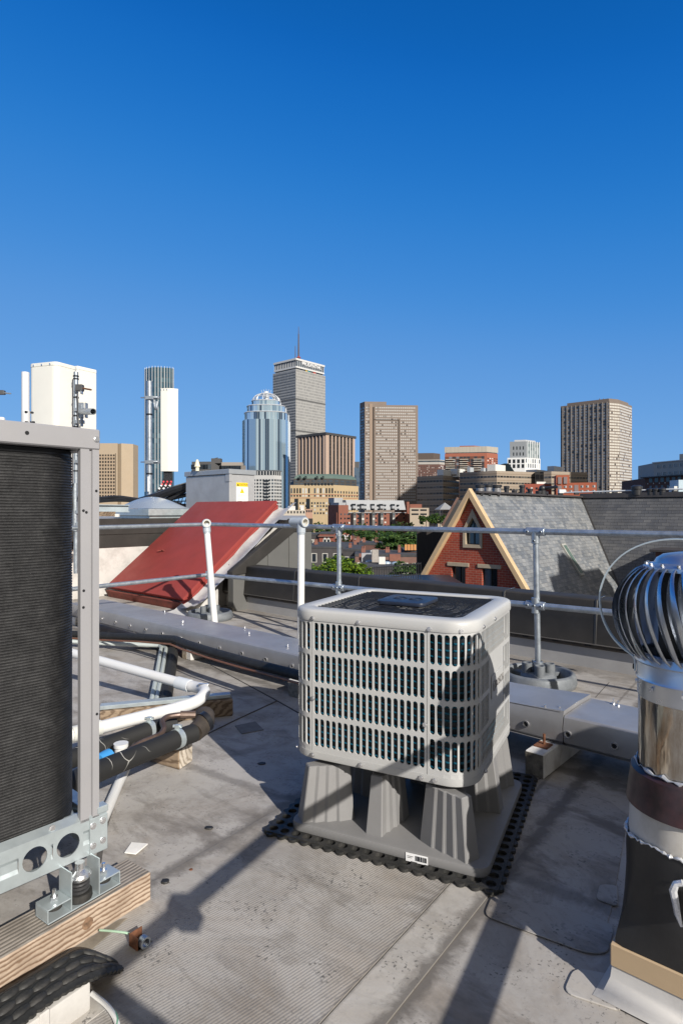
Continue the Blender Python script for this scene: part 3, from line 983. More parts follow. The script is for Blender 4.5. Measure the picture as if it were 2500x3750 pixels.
def block(name, tpos, n0, n1, w, h, label, mats, z0=0.0, group=None):
    mb = MB(frame(DF + DD*tpos, DD, DN, Z3))
    mb.box(-w/2, w/2, n0, n1, z0, z0+h)
    o = mb.build(name, mats[0], bevel=.004)
    return settag(o, label, 'block', group)
M_whitewood = pbr('white_painted_block', (.66, .65, .62), .6, 0, .06, 8, .15, 60, dirt=(.20, .17, .13), damt=.75, dscale=9)
blk = thing('support_block', 'white coated support block under the trough to the right of the pale unit', 'block', tuple(DF + DD*.39), 0, 'blocks under the cable trough')
BM = frame(DF + DD*.39, DD, DN, Z3)
mb = MB(BM); mb.box(-.046, .046, -.17, .33, 0, .114); mb.build('body', M_whitewood, blk, bevel=.005)
mb = MB(BM); mb.box(-.043, .043, -.1715, -.1702, .003, .110); mb.build('end_grain', pbr('dirty_end', (.17, .155, .13), .9, 0, .5, 26, .5, 60), blk)
mb = MB(BM); mb.box(-.03, .035, -.10, -.03, .1142, .121); mb.tube([(0, -.06, .12), (0, -.06, .17)], .007, 8); mb.build('anchor_bolt', M_rust, blk)
blk2 = thing('support_block', 'white support block with a chipped end below the trough beside the black line', 'block', tuple(DF + DD*3.37), 0, 'blocks under the cable trough')
q = G(683, 2416); BM = frame(q + DN*.06, DD, DN, Z3)
mb = MB(BM); mb.box(-.062, .062, -.06, .45, 0, .105); mb.build('body', M_whitewood, blk2, bevel=.006)
mb = MB(BM); mb.box(.0, .060, -.0615, -.0602, .003, .1); mb.build('end_grain', pbr('chipped_end', (.30, .25, .19), .9, 0, .8, 40, .6, 80), blk2)
q = G(1085, 2556); BM = frame(q + DN*.06 + DD*.03, DD, DN, Z3)
blk3 = thing('support_block', 'weathered support block peeking out at the left edge of the pale cooling unit', 'block', tuple(q), 0, 'blocks under the cable trough')
mb = MB(BM); mb.box(-.05, .05, -.06, .40, 0, .11); mb.build('body', M_whitewood, blk3, bevel=.005)
mb = MB(BM); mb.box(-.048, .048, -.0615, -.0602, .003, .104); mb.build('end_grain', pbr('grey_end', (.27, .25, .21), .9, 0, .5, 34, .5, 60), blk3)
q = G(283, 2287); BM = frame(q, DD, DN, Z3)
blk4 = thing('support_block', 'white support block seen between the black coil and its grey corner post', 'block', tuple(q), 0, 'blocks under the cable trough')
mb = MB(BM); mb.box(-.06, .06, -.05, .4, 0, .10); mb.build('body', M_whitewood, blk4, bevel=.005)

# refrigerant line and copper wire along the trough
lp = [P(200, 2318, 5.55), P(365, 2328, 5.45), P(520, 2334, 5.1), P(640, 2342, 4.72), P(690, 2362, 4.5), P(780, 2390, 4.22), P(900, 2424, 3.96), P(1010, 2452, 3.75), P(1110, 2478, 3.58), P(1300, 2560, 3.2), P(1600, 2700, 2.95)]
for p in lp: p.z = max(p.z, .045)
mb = MB(); mb.tube(lp, .031, 12)
settag(mb.build('insulated_line', pbr('foam_insulation', (.012, .012, .012), .65, 0, .4, 20, .25, 50)), 'thick black insulated line running along the near side of the cable trough', 'insulated line')
mb = MB(); mb.tube([p - DN*.042 - Z3*.030 for p in lp], .0075, 8)
settag(mb.build('copper_wire', M_copper), 'thin copper coloured wire running below the thick black line', 'wire')
# grey conduits and black strip running over the roof towards the camera
M_cond = pbr('pale_conduit', (.46, .50, .48), .5, 0, .08, 9)
def fillet(pts, r=.08, n=5):
    pts = [Vector(p) for p in pts]; out = [pts[0]]
    for i in range(1, len(pts)-1):
        p = pts[i]; u = pts[i-1]-p; v = pts[i+1]-p
        rr_ = min(r, u.length*.45, v.length*.45); u.normalize(); v.normalize()
        for j in range(n+1):
            t_ = j/n; out.append((p+u*rr_)*(1-t_)**2 + p*2*t_*(1-t_) + (p+v*rr_)*t_*t_)
    return out + [pts[-1]]
for k, off in enumerate((0, 18)):
    pts = [G(262, 2346 + off*.2, .06), G(380, 2353 + off*.25, .05), G(592 + off, 2362 + off*.2, .05), G(572 + off, 2480, .045), G(548 + off, 2600, .04), G(520 + off, 2700, .04)]
    mb = MB(); mb.tube(fillet(pts, .12), .016, 8)
    settag(mb.build('conduit', M_cond), ('pale conduit bending down over the roof, the one farther from the black strip', 'pale green conduit bending down over the roof right beside the black strip')[k], 'conduit')
pts = [G(560, 2352, .04), G(628, 2366, .035), G(634, 2400, .035), G(622, 2470, .035), G(606, 2560, .035), G(590, 2640, .035)]
mb = MB(); mb.tube(pts, .042, 10)
settag(mb.build('insulated_strip', pbr('cracked_foam', (.014, .014, .013), .8, 0, .5, 25, .6, 35)), 'flaking black insulated pipe crossing the roof beside two pale conduits', 'insulated pipe')
pts = [G(478, 2780, .05), G(430, 2880, .022), G(383, 2990, .022), G(340, 3080, .022)]
mb = MB(); mb.tube(pts, .021, 12)
settag(mb.build('drain_tube', M_white), 'short white tube leading down to the foot of the dark coil unit', 'tube')

# white hairpin drain pipe
wp = thing('drain_pipe', 'white plastic drain pipe with a hairpin bend left of the pale unit', 'pipe', tuple(G(745, 2560)))
e0_, e1_ = P(728, 2520, 3.56), P(735, 2545, 3.40)
up = [P(120, 2352, 4.45), P(365, 2426, 4.03), P(700, 2513, 3.60)]
lo = [P(640, 2596, 3.22), P(365, 2662, 2.92), P(180, 2712, 2.72)]
def straight(a, b, r): 
    mb = MB(); mb.tube([a, b], r, 16); return mb
straight(up[0], up[2], .030).build('pipe', M_white, wp)
straight(lo[2], lo[0], .031).build('pipe', M_white, wp)
ev = [up[2], P(720, 2517, 3.575), P(741, 2521, 3.53), P(751, 2532, 3.465), P(742, 2552, 3.39), P(715, 2574, 3.32), lo[0]]
for i in range(2):
    nv = [ev[0]]
    for a, b in zip(ev, ev[1:]): nv += [a*.75 + b*.25, a*.25 + b*.75]
    ev = nv + [ev[-1]]
mb = MB(); mb.tube(ev, .0325, 16); mb.build('bend', M_greypvc if False else M_white, wp)
d = (up[2]-up[0]).normalized()
c = P(672, 2506, 3.64)
straight(c - d*.05, c + d*.055, .037).build('coupling', M_greypvc if False else pbr('pvc_coupling', (.60, .63, .65), .4), wp)
c = lo[2] + (lo[0]-lo[2])*.26
d2 = (lo[0]-lo[2]).normalized()
straight(c - d2*.07, c + d2*.07, .037).build('coupling', pbr('pvc_socket', (.62, .62, .58), .4), wp)
mb = MB(); c = P(745, 2508, 3.5)
mb.cbox(c, (.055, .02, .012)); mb.tube([c - Vector((.03, 0, 0)), c + Vector((.03, 0, 0))], .006, 8)
mb.build('hose_clamp', M_bright, wp)

# timber sleeper with channel under the hairpin
q = G(853, 2622); ld = Vector((-.93, -.30, 0)).normalized(); ln_ = Vector((-ld.y, ld.x, 0)) * -1
WM = frame(q, ld, ln_ if ln_.y > 0 else -ln_, Z3)
slp = thing('timber_sleeper', 'timber sleeper with a metal channel on top below the white hairpin pipe', 'timber', tuple(q))
mb = MB(WM); mb.box(0, .75, 0, .10, 0, .10); mb.build('beam', M_woodblk, slp, bevel=.005)
mb = MB(WM); mb.box(.01, .75, .02, .08, .102, .125); mb.build('channel', M_galvrail, slp, bevel=.003)
# wood block under the black pipes
q = G(655, 2822); ex_ = Vector((-.86, .5, 0)).normalized(); ey_ = Vector((.33, .94, 0)).normalized()
wb = thing('timber_block', 'short timber block with split end grain under the black pipe clamps', 'timber', tuple(q))
mb = MB(frame(q, ex_, ey_, Z3)); mb.box(0, .42, 0, .115, 0, .097); mb.build('body', M_woodblk, wb, bevel=.005)
mb = MB(frame(q, ex_, ey_, Z3)); mb.box(-.0015, -.0002, .004, .111, .004, .093); mb.build('end_grain', M_woodend, wb)
mb = MB(frame(q, ex_, ey_, Z3)); mb.box(.0, .10, .03, .09, .0975, .14); mb.build('saddle', M_galvrail, wb, bevel=.004)

# two black insulated pipes with clamps
m_, nt, b = nodes_of('cracked_insulation')
v = coord(nt, 'Object')
vo = N(nt, 'ShaderNodeTexVoronoi'); vo.feature = 'DISTANCE_TO_EDGE'; vo.inputs['Scale'].default_value = 9
vv = nt.nodes.new('ShaderNodeVectorMath'); vv.operation = 'ADD'
nz = N(nt, 'ShaderNodeTexNoise'); nz.inputs['Scale'].default_value = 7; nt.links.new(v, nz.inputs[0])
sc3_ = nt.nodes.new('ShaderNodeVectorMath'); sc3_.operation = 'SCALE'; sc3_.inputs['Scale'].default_value = .12
nt.links.new(nz.outputs[1], sc3_.inputs[0]); nt.links.new(v, vv.inputs[0]); nt.links.new(sc3_.outputs[0], vv.inputs[1]); nt.links.new(vv.outputs[0], vo.inputs[0])
crack = ramp(nt, vo.outputs[0], [(0.0, 1), (.022, 0)])
crack = math_n(nt, 'MULTIPLY', crack, ramp(nt, noise_v(nt, v, 4.5, 2), [(.52, 0), (.62, .8)]))
nt.links.new(mix(nt, crack, (.014, .014, .014), (.55, .54, .50)), b.inputs['Base Color']); b.inputs['Roughness'].default_value = .72
M_crack = m_
def ins(name, pts, r, label):
    o = thing(name, label, 'insulated pipe', tuple(Vector((pts[-1].x, pts[-1].y, 0))))
    mb = MB(); mb.tube(pts, r, 16); mb.build('pipe', M_crack, o); return o
ipl = [P(100, 2952, 2.06), P(310, 2846, 2.36), P(654, 2704, 2.765), P(712, 2684, 2.83)]
ipu = [P(100, 2842, 2.36), P(310, 2760, 2.59), P(539, 2676, 2.865), P(640, 2650, 2.95)]
i1 = ins('insulated_pipe', ipl, .042, 'nearer of two clamped black insulated pipes resting on a timber block')
i2 = ins('insulated_pipe', ipu, .040, 'farther of two clamped black insulated pipes below the white drain pipe')
def clamp(c, d, r, par_):
    mb = MB(); mb.pipe(c - d*.014, c + d*.014, r, r-.004, 18); mb.cbox(c + Z3*(r+.008), (.02, .02, .022)); mb.tube([c + Z3*(r+.012) - Vector((.02, 0, 0)), c + Z3*(r+.012) + Vector((.02, 0, 0))], .008, 8)
    mb.build('pipe_clamp', M_galvrail, par_)
dl = (ipl[2]-ipl[1]).normalized()
clamp(P(650, 2706, 2.76), dl, .045, i1); clamp(P(546, 2674, 2.87), dl, .043, i2)
mb = MB()
e_ = [P(712, 2684, 2.83), P(735, 2664, 2.88), P(748, 2640, 2.93), P(748, 2622, 2.98)]
mb.tube(e_, [.043, .046, .05, .05], 14); mb.build('wrapped_elbow', pbr('tape_wrap', (.045, .036, .028), .7, 0, .4, 15, .4, 30), i1)
mb = MB(); mb.tube([P(742, 2650, 2.9), P(757, 2640, 2.92)], .05, 14); mb.build('black_cap', M_black, i1)
cp = [P(420, 2790, 2.55), P(500, 2727, 2.66), P(590, 2690, 2.74), P(602, 2668, 2.78), P(592, 2640, 2.83), P(612, 2625, 2.87), P(660, 2618, 2.9), P(715, 2618, 2.92)]
ct = thing('copper_pipe', 'brown copper pipe with elbows between the two black insulated pipes', 'pipe', tuple(cp[3]))
mb = MB(); mb.tube(fillet(cp, .05), .013, 10); mb.build('pipe', pbr('aged_copper', (.11, .075, .06), .45, .5, .3, 20), ct)
mb = MB(); mb.tube([cp[6], cp[7]], .018, 10); mb.build('valve_body', pbr('aged_brass', (.13, .09, .07), .5, .4, .3, 20), ct)
mb = MB(); mb.tube([P(443, 2752, 2.6), P(443, 2730, 2.6)], .027, 12); mb.tube([P(443, 2735, 2.6), P(443, 2722, 2.6)], .031, 12); mb.build('white_cap', M_white, ct)
mb = MB(); mb.tube([P(360, 2790, 2.50), P(400, 2768, 2.56)], .030, 12); mb.build('blue_sleeve', pbr('blue_tape', (.05, .28, .62), .5), ct)

# ------------------------------------------------------------------ black coil condenser at the left
LU = Vector((-.724, 1.863, 0))
E1 = Vector((-.66, -.75, 0)).normalized(); E2 = Vector((-.75, .66, 0)).normalized()
lun = thing('coil_condenser', 'large condenser with a bulging black coil, grey corner post and galvanised base rail', 'condenser', tuple(LU))
LM = frame(LU, -E1, E2, Z3)        # x runs to the right along the front: use negative x for the body
def lbox(name, x0, x1, y0, y1, z0, z1, mt, bev=.004):
    mb = MB(LM); mb.box(-x1, -x0, y0, y1, z0, z1); return mb.build(name, mt, lun, bevel=bev)
TZ = 1.487
lbox('top_frame', .022, 1.6, -.004, .05, TZ - .062, TZ, M_greypaint)
lbox('top_frame', .022, .07, .05, 1.5, TZ - .062, TZ, M_greypaint)
lbox('top_pan', .05, 1.6, .05, 1.5, TZ - .055, TZ - .045, M_greypaint)
mb = MB(LM)
prof = [(0, 0), (-.022, 0), (-.024, .007), (-.031, .007), (-.033, 0), (-.062, 0), (-.062, .018), (-.058, .018), (-.058, .004), (-.035, .004), (-.033, .012), (-.02, .012), (-.018, .004), (-.004, .004), (-.004, .05), (0, .05)]
mb.ext([(p[0]*.93 - .024, p[1], .305) for p in prof], (0, 0, TZ - .062 - .305))
mb.build('corner_post', M_greypaint, lun, smooth=0)
for (x, z) in ((.073, 1.24), (.064, 1.235), (.033, 1.30), (.073, .95), (.031, .62), (.072, 1.0)):
    mb = MB(LM); mb.tube([(-x, -.0012, z), (-x, .003, z)], .0042, 8); mb.build('bolt_hole', M_dark, lun)
mb = MB(LM); mb.tube([(-.034, -.004, TZ-.03), (-.034, -.009, TZ-.03)], .007, 8); mb.tube([(-.034, -.004, TZ-.03), (-.034, -.0055, TZ-.03)], .010, 12); mb.build('screw', M_bright, lun)
mb = MB(LM); mb.tube([(-.235, -.0045, TZ-.03), (-.235, -.003, TZ-.03)], .006, 8); mb.build('bolt_hole', M_dark, lun)
# coil body: plan = front run, round corner, run along the side
m_, nt, b = nodes_of('black_coil')
v = coord(nt, 'UV')
sep = N(nt, 'ShaderNodeSeparateXYZ'); nt.links.new(v, sep.inputs[0])
wv = N(nt, 'ShaderNodeTexWave'); wv.wave_type = 'BANDS'; wv.bands_direction = 'Y'; wv.inputs['Scale'].default_value = 14.5; wv.inputs['Distortion'].default_value = .1
nt.links.new(v, wv.inputs[0])
nb_ = noise_v(nt, coord(nt, 'UV', (9, 30, 1)), 2.0, 6, .7)
nt.links.new(ramp(nt, nb_, [(.35, (.010, .010, .011)), (.62, (.020, .020, .021)), (.74, (.05, .05, .052))]), b.inputs['Base Color'])
nt.links.new(ramp(nt, noise_v(nt, coord(nt, 'UV', (25, 60, 1)), 2.0, 4), [(.3, .28), (.7, .6)]), b.inputs['Roughness'])
b.inputs['Specular IOR Level'].default_value = .7
hgt = math_n(nt, 'ADD', wv.outputs[1], math_n(nt, 'MULTIPLY', noise_v(nt, coord(nt, 'UV', (60, 40, 1)), 2.0, 3), .5))
add_bump(nt, b, noise_v(nt, coord(nt, 'UV', (60, 40, 1)), 2.0, 3), .15, .003)
M_bcoil = m_
plan = [(1.6, .038)]
cr = .13
for k in range(25):
    a = k / 24 * math.pi / 2
    plan.append((.045 + cr - math.sin(a)*cr, .038 + cr - math.cos(a)*cr))
plan.append((.045, 1.5))
mb = MB(LM)
d_ = 0
z0, z1 = .295, TZ - .075
NZ = 64
for k in range(len(plan)-1):
    a, c = plan[k], plan[k+1]
    w = math.hypot(c[0]-a[0], c[1]-a[1])
    sub = 1
    dx, dy = (c[0]-a[0])/w, (c[1]-a[1])/w
    mb.F([mb.V((-a[0], a[1], z0)), mb.V((-c[0], c[1], z0)), mb.V((-c[0], c[1], z1)), mb.V((-a[0], a[1], z1))], [(d_, z0), (d_+w, z0), (d_+w, z1), (d_, z1)])
    d_ += w
coil2 = mb.build('coil', M_bcoil, lun, smooth=60)
# round tube rows standing proud of the fins
mb = MB(LM)
mr = 132
for i in range(mr):
    z = z0 + .012 + (z1 - z0 - .02) * i / (mr - 1)
    rows = []
    for (off, dz) in ((.0005, -.0030), (.0026, -.0012), (.0026, .0012), (.0005, .0030)):
        row = []
        for k, p in enumerate(plan):
            if k == 0: nx, ny = 0, -1
            elif k == len(plan)-1: nx, ny = -1, 0
            else:
                a = (k-1)/24*math.pi/2; nx, ny = -math.sin(a), -math.cos(a)
            wob = .0003*math.sin(k*1.7 + i*2.1) + .0003*math.sin(i*.9 + k*.6)
            row.append(mb.V((-(p[0] + nx*off), p[1] + ny*off, z + dz + wob)))
        rows.append(row)
    for a, c in zip(rows, rows[1:]):
        for k in range(len(a)-1):
            mb.F((a[k], a[k+1], c[k+1], c[k]))
mb.build('coil_rows', pbr('coil_rows', (.0085, .0085, .009), .55, 0, .6, 26, .25, 110, dirt=(.05, .05, .05), damt=.5, dscale=22, spec=.6), coil2, smooth=80)
mb = MB(LM); mb.ext([(-p[0], p[1], z1) for p in plan] + [(-1.6, 1.5, z1)], (0, 0, .010)); mb.build('coil_top', M_dark, coil2, smooth=0)
# base rail with round openings
RZ0, RZ1 = .200, .312
mb = MB(LM)
def rf(s, t, d): return Vector((-s, .0 + d + (.006 if .245 < t < .262 else 0), t))
holes = (.118, .212)
xs = sorted([0.0] + [h + k for h in holes for k in (-.044, .044)] + [1.6])
zb = [RZ0, RZ0 + .008, RZ1]
segs = [(0.0, holes[0]-.044, None), (holes[0]-.044, holes[0]+.044, holes[0]), (holes[0]+.044, holes[1]-.044, None), (holes[1]-.044, holes[1]+.044, holes[1]), (holes[1]+.044, 1.6, None)]
for a, c, h in segs:
    if h is None:
        for za, zc in ((RZ0, RZ0+.035), (RZ0+.035, RZ0+.045), (RZ0+.045, RZ0+.068), (RZ0+.068, RZ0+.078), (RZ0+.078, RZ1)):
            ofa = 0.006 if za in (RZ0+.045, RZ0+.068) else 0; ofc = .006 if zc in (RZ0+.045, RZ0+.068) else 0
            mb.F([mb.V((-c, ofa, za)), mb.V((-a, ofa, za)), mb.V((-a, ofc, zc)), mb.V((-c, ofc, zc))])
    else:
        hole_cell(mb, lambda s, t, d: Vector((-s, d, t)), a, c, RZ0, RZ1, h, (RZ0+RZ1)/2, .034, .034, .004, 12)
mb.F([mb.V((0, 0, RZ1)), mb.V((-1.6, 0, RZ1)), mb.V((-1.6, .06, RZ1)), mb.V((0, .06, RZ1))])
mb.F([mb.V((0, 0, RZ1)), mb.V((0, .03, RZ1+.012)), mb.V((-1.6, .03, RZ1+.012)), mb.V((-1.6, 0, RZ1))])
mb.F([mb.V((0, 0, RZ0)), mb.V((-1.6, 0, RZ0)), mb.V((-1.6, .05, RZ0)), mb.V((0, .05, RZ0))])
mb.build('base_rail', M_galvrail, lun, smooth=25)
lbox('end_rail', -.003, .045, .05, 1.5, RZ0, RZ1, M_galvrail)
mb = MB(LM); mb.box(-.055, .002, -.004, -.0002, RZ0 - .002, RZ1 - .004); mb.box(-.03, .004, -.004, .03, RZ1 + .002, RZ1 + .022)
mb.build('corner_plate', M_galvrail, lun, bevel=.002)
for (x, z) in ((.045, RZ0+.025), (.045, RZ0+.085), (.014, RZ0+.03), (.014, RZ0+.09), (.16, RZ1+.006), (.006, RZ1 + .012), (.55, RZ1 + .006)):
    mb = MB(LM); y_ = -.004 if z < RZ1 else .012
    mb.tube([(-x, y_, z), (-x, y_ - .007, z)], .0068, 6); mb.tube([(-x, y_, z), (-x, y_ - .0015, z)], .010, 10)
    mb.build('hex_bolt', M_bright, lun)
lbox('inner_floor', .045, 1.6, .065, 1.5, RZ1 - .03, RZ1 - .018, M_galvrail)
lbox('inner_beam', .0, 1.6, .5, .55, RZ0, RZ1-.04, M_galvrail)

# spring mount between the rail and the timber
iso = thing('spring_mount', 'galvanised spring mount bolted on the big timber sleeper under the base rail', 'spring mount', tuple(LU + E1*.16 + Vector((0, 0, .089))))
SX = Vector((-.118, -.166, 0)).normalized(); SY = Vector((-SX.y, SX.x, 0)); SY = SY if SY.y < 0 else -SY
o_ = P(292, 3262, 1.785); o_ = Vector((o_.x, o_.y, .0905))
IM = frame(o_, -SX, -SY, Z3)
def ibox(nm, x0, x1, y0, y1, z0, z1, mt=M_galvrail, bev=.0015):
    mb = MB(IM); mb.box(x0, x1, y0, y1, z0, z1); return mb.build(nm, mt, iso, bevel=bev)
ibox('base_plate', -.115, .115, -.035, .035, .0, .004)
ibox('rubber_pad', -.114, .114, -.036, .036, -.0012, -.0002, M_rubber, 0)
for sgn in (-1, 1):
    mb = MB(IM)
    x = sgn * .042
    prof = [(x, .004), (x, .118), (x + sgn*.004, .118), (x + sgn*.004, .008), (x + sgn*.004, .0045)]
    mb.box(min(x, x+sgn*.004), max(x, x+sgn*.004), -.033, .033, .0042, .112)
    a_, b_ = sorted((x + sgn*.0042, sgn*.115))
    mb.box(a_, b_, -.033, .033, .036, .040)
    a_, b_ = sorted((sgn*.115, sgn*.1115))
    mb.box(a_, b_, -.033, .033, .0042, .0358)
    mb.build('bracket', M_galvrail, iso, bevel=.0015)
    mb = MB(IM); c = Vector((sgn*.078, 0, .040)); mb.tube([c, c + Z3*.030], .0055, 8); mb.tube([c, c + Z3*.010], .0105, 6); mb.build('stud_bolt', M_bright, iso)
    mb = MB(IM); mb.lathe([(.021, .018), (.023, .026), (.021, .0345)], (sgn*.078, 0, 0), 16); mb.build('rubber_bush', M_rubber, iso)
mb = MB(IM); mb.lathe([(.034, .0045), (.036, .01), (.034, .026), (.026, .027)], (0, 0, 0), 20); mb.build('spring_cup', M_rubber, iso)
mb = MB(IM); mb.tube([(math.cos(k*.5)*.024, math.sin(k*.5)*.024, .024 + k*.00088) for k in range(50)], .0045, 6); mb.build('spring', pbr('spring_steel', (.10, .10, .105), .4, .6), iso)
mb = MB(IM); mb.lathe([(.022, .062), (.030, .066), (.034, .074), (.030, .082), (.020, .086), (.014, .09), (.0135, .1105)], (0, 0, 0), 18); mb.build('adjuster', M_bright, iso)
# big timber sleeper
tq0 = G(554, 3296); tq1 = G(0, 3645)
td = (tq1 - tq0).normalized(); tn = Vector((-td.y, td.x, 0)); tn = tn if tn.y > 0 else -tn
TM_ = frame(tq0, -td, tn, Z3)
tim = thing('timber_sleeper', 'big timber sleeper with fresh grained side and grey weathered top at bottom left', 'timber', tuple(tq0 + td*.5))
mb = MB(TM_); mb.box(-1.6, 0, 0, .128, 0, .0885)
mb.build('beam', M_wood, tim, bevel=.004)
mb = MB(TM_); mb.box(-1.598, -.003, .003, .125, .0885, .0895); mb.build('weathered_top', M_woodgrey, tim, smooth=0)
mb = MB(TM_)
for (x, z, r_) in ((-.22, .047, .017), (-.62, .028, .012)):
    mb.tube([(x, .001, z), (x, -.0006, z)], r_, 14)
mb.build('knot', pbr('wood_knot', (.19, .115, .07), .8, 0, .5, 90), tim)

# rubber mat with bumps over a wrapped curb at the very bottom left
cbk = thing('wrapped_curb', 'small curb wrapped in pale membrane under the curled black mat', 'curb', tuple(G(330, 3700)))
q = G(333, 3705); CM_ = frame(q, -td, tn, Z3)
mb = MB(CM_); mb.box(-.5, 0, 0, .11, 0, .075); mb.build('body', M_memb, cbk, bevel=.008, seg=2)
mb = MB(CM_); mb.box(-.53, .03, -.03, .13, 0, .005); mb.build('skirt', M_patchw, cbk, bevel=.002)
mb = MB(CM_); mb.box(-.13, -.105, -.004, .112, .002, .079); mb.build('fold', M_memb, cbk, bevel=.003)
mat2 = thing('bumpy_mat', 'curled black rubber mat with oval bumps over the wrapped curb, bottom left', 'mat', tuple(G(300, 3560)))
def spl(pts, n):
    out = []
    for k in range(n + 1):
        f = k/n*(len(pts)-1); i = min(int(f), len(pts)-2); t = f - i
        p0_, p1_, p2_, p3_ = pts[max(0, i-1)], pts[i], pts[i+1], pts[min(len(pts)-1, i+2)]
        out.append(.5*((2*p1_) + (p2_-p0_)*t + (2*p0_-5*p1_+4*p2_-p3_)*t*t + (3*p1_-p0_-3*p2_+p3_)*t**3))
    return out
UPE = spl([G(452, 3544, .012), G(385, 3505, .035), G(290, 3476, .060), G(150, 3554, .080), G(0, 3644, .086), G(-150, 3742, .086)], 200)
LWE = spl([G(455, 3550, .008), G(415, 3554, .035), G(330, 3580, .080), G(212, 3643, .088), G(70, 3748, .090), G(-60, 3860, .090)], 200)
def m2(s, t, d=0):
    i = int(max(0, min(1, s))*200)
    return UPE[i].lerp(LWE[i], t) + Z3*(d + .002*math.sin(t*3.14)*min(1, s*6))
mb = MB()
ns, nt_ = 40, 6
for i in range(ns):
    for j in range(nt_):
        for d in (0, -.006):
            mb.F([mb.V(m2(i/ns, j/nt_, d)), mb.V(m2((i+1)/ns, j/nt_, d)), mb.V(m2((i+1)/ns, (j+1)/nt_, d)), mb.V(m2(i/ns, (j+1)/nt_, d))])
mb.build('sheet', M_rubber, mat2, smooth=60, fix=False)
mb = MB()
for i in range(10):
    for j in range(3):
        s = .17 + i*.086 + (j % 2)*.043; tt = .18 + j*.31
        if s > .97: continue
        c = m2(s, tt)
        if (m2(s, 0) - m2(s, 1)).length < .075 and j % 2: continue
        e_s = (m2(min(1, s+.03), tt) - m2(max(0, s-.03), tt)).normalized(); e_t = (m2(s, 1) - m2(s, 0)).normalized()
        ring = []
        for (r_, h) in ((1, .0005), (.8, .006), (.3, .0085)):
            ring.append([mb.V(c + e_s*math.cos(k*.628)*.027*r_ + e_t*math.sin(k*.628)*.0125*r_ + Z3*h) for k in range(10)])
        for a, b2 in zip(ring, ring[1:]):
            for k in range(10):
                mb.F((a[k], a[(k+1) % 10], b2[(k+1) % 10], b2[k]))
        mb.F(ring[-1])
mb.build('bumps', M_rubber, mat2, smooth=60)
mb = MB()
for i in range(20):
    c = m2(.14 + i*.043, 1, -.004)
    mb.tube([c, c + Z3*.007], .013, 8)
mb.build('scalloped_edge', M_rubber, mat2)
# cables and the rusty bracket beside it
mb = MB(); mb.tube(fillet([G(335, 3640, .03), G(390, 3680, .02), G(425, 3730, .015), G(440, 3800, .012)], .05), .0065, 8)
settag(mb.build('white_cable', M_white), 'white cable curling out from under the wrapped curb at the bottom edge', 'cable')
mb = MB(); mb.tube(fillet([G(345, 3652, .02), G(405, 3690, .015), G(432, 3720, .02), G(425, 3790, .015)], .05), .003, 6)
settag(mb.build('green_cable', pbr('green_wire', (.14, .32, .22), .5)), 'thin green cable beside the white cable at the bottom edge', 'cable')
mb = MB(); mb.tube(fillet([G(365, 3408, .02), G(420, 3412, .03), G(465, 3418, .03), G(495, 3428, .02)], .05), .0032, 6)
settag(mb.build('green_wire', pbr('pale_green_wire', (.36, .52, .38), .5)), 'pale green wire between the big timber sleeper and the rusty bracket', 'wire')
rb = thing('rusty_bracket', 'small rusty bracket standing on the seam beside the pale green wire', 'bracket', tuple(G(500, 3470)))
q = G(500, 3472); RM = frame(q, (.6, .8, 0), (-.8, .6, 0), Z3)
mb = MB(RM); mb.box(-.012, .04, -.02, .02, 0, .004); mb.box(-.012, -.008, -.02, .02, .0042, .04); mb.box(-.0078, .03, .016, .02, .0042, .038); mb.build('angle_plate', M_rust, rb, bevel=.001)
mb = MB(RM); mb.pipe((.01, -.03, .02), (.01, -.012, .02), .016, .011, 14); mb.build('ring', M_galv, rb)
# stained mortar fillet beside the timber
sheet('stain_strip', [tuple((tq0 + td*.12 - tn*.006)[:2]), tuple((tq0 + td*.95 - tn*.006)[:2]), tuple((tq0 + td*.95 - tn*.06)[:2]), tuple((tq0 + td*.45 - tn*.10)[:2]), tuple((tq0 + td*.10 - tn*.022)[:2])], .0041, pbr('mortar_stain', (.20, .175, .14), .9, 0, .3, 12, .3, 50), .003)

# ------------------------------------------------------------------ turbine vent at the right
VX = Vector((.900, 1.555, 0))
vent = thing('turbine_vent', 'round turbine roof vent with curved metal vanes on a patched metal pipe', 'roof vent', tuple(VX))
VM = Matrix.Translation(VX)
m_, nt, b = nodes_of('turbine_metal')
b.inputs['Metallic'].default_value = .95; b.inputs['Base Color'].default_value = (.56, .60, .66, 1)
nt.links.new(ramp(nt, noise_v(nt, coord(nt, 'Object'), 14, 4), [(.3, .24), (.7, .42)]), b.inputs['Roughness'])
M_turb = m_
m_, nt, b = nodes_of('polished_flue')
b.inputs['Metallic'].default_value = .9
nt.links.new(mix(nt, ramp(nt, noise_v(nt, coord(nt, 'Object', (9, 9, 2.5)), 1.6, 6, .65), [(.46, 0), (.66, .85)]), (.46, .44, .40), (.20, .13, .075)), b.inputs['Base Color'])
nt.links.new(ramp(nt, noise_v(nt, coord(nt, 'Object', (8, 8, 1)), 3, 4), [(.3, .10), (.7, .24)]), b.inputs['Roughness'])
add_bump(nt, b, noise_v(nt, coord(nt, 'Object', (5, 5, 1.5)), 2.5, 3), .25, .02)
M_flue = m_
M_rustband = pbr('heat_stained_band', (.060, .042, .045), .4, .5, .5, 9, .1, 40, dirt=(.16, .06, .06), damt=.9, dscale=5)
M_cream = pbr('cream_coated_pipe', (.50, .475, .43), .5, .0, .10, 5, .05, 30, dirt=(.22, .18, .11), damt=.6, dscale=6)
M_skirt = pbr('black_skirt', (.016, .016, .0165), .45, 0, .3, 7, .25, 20)
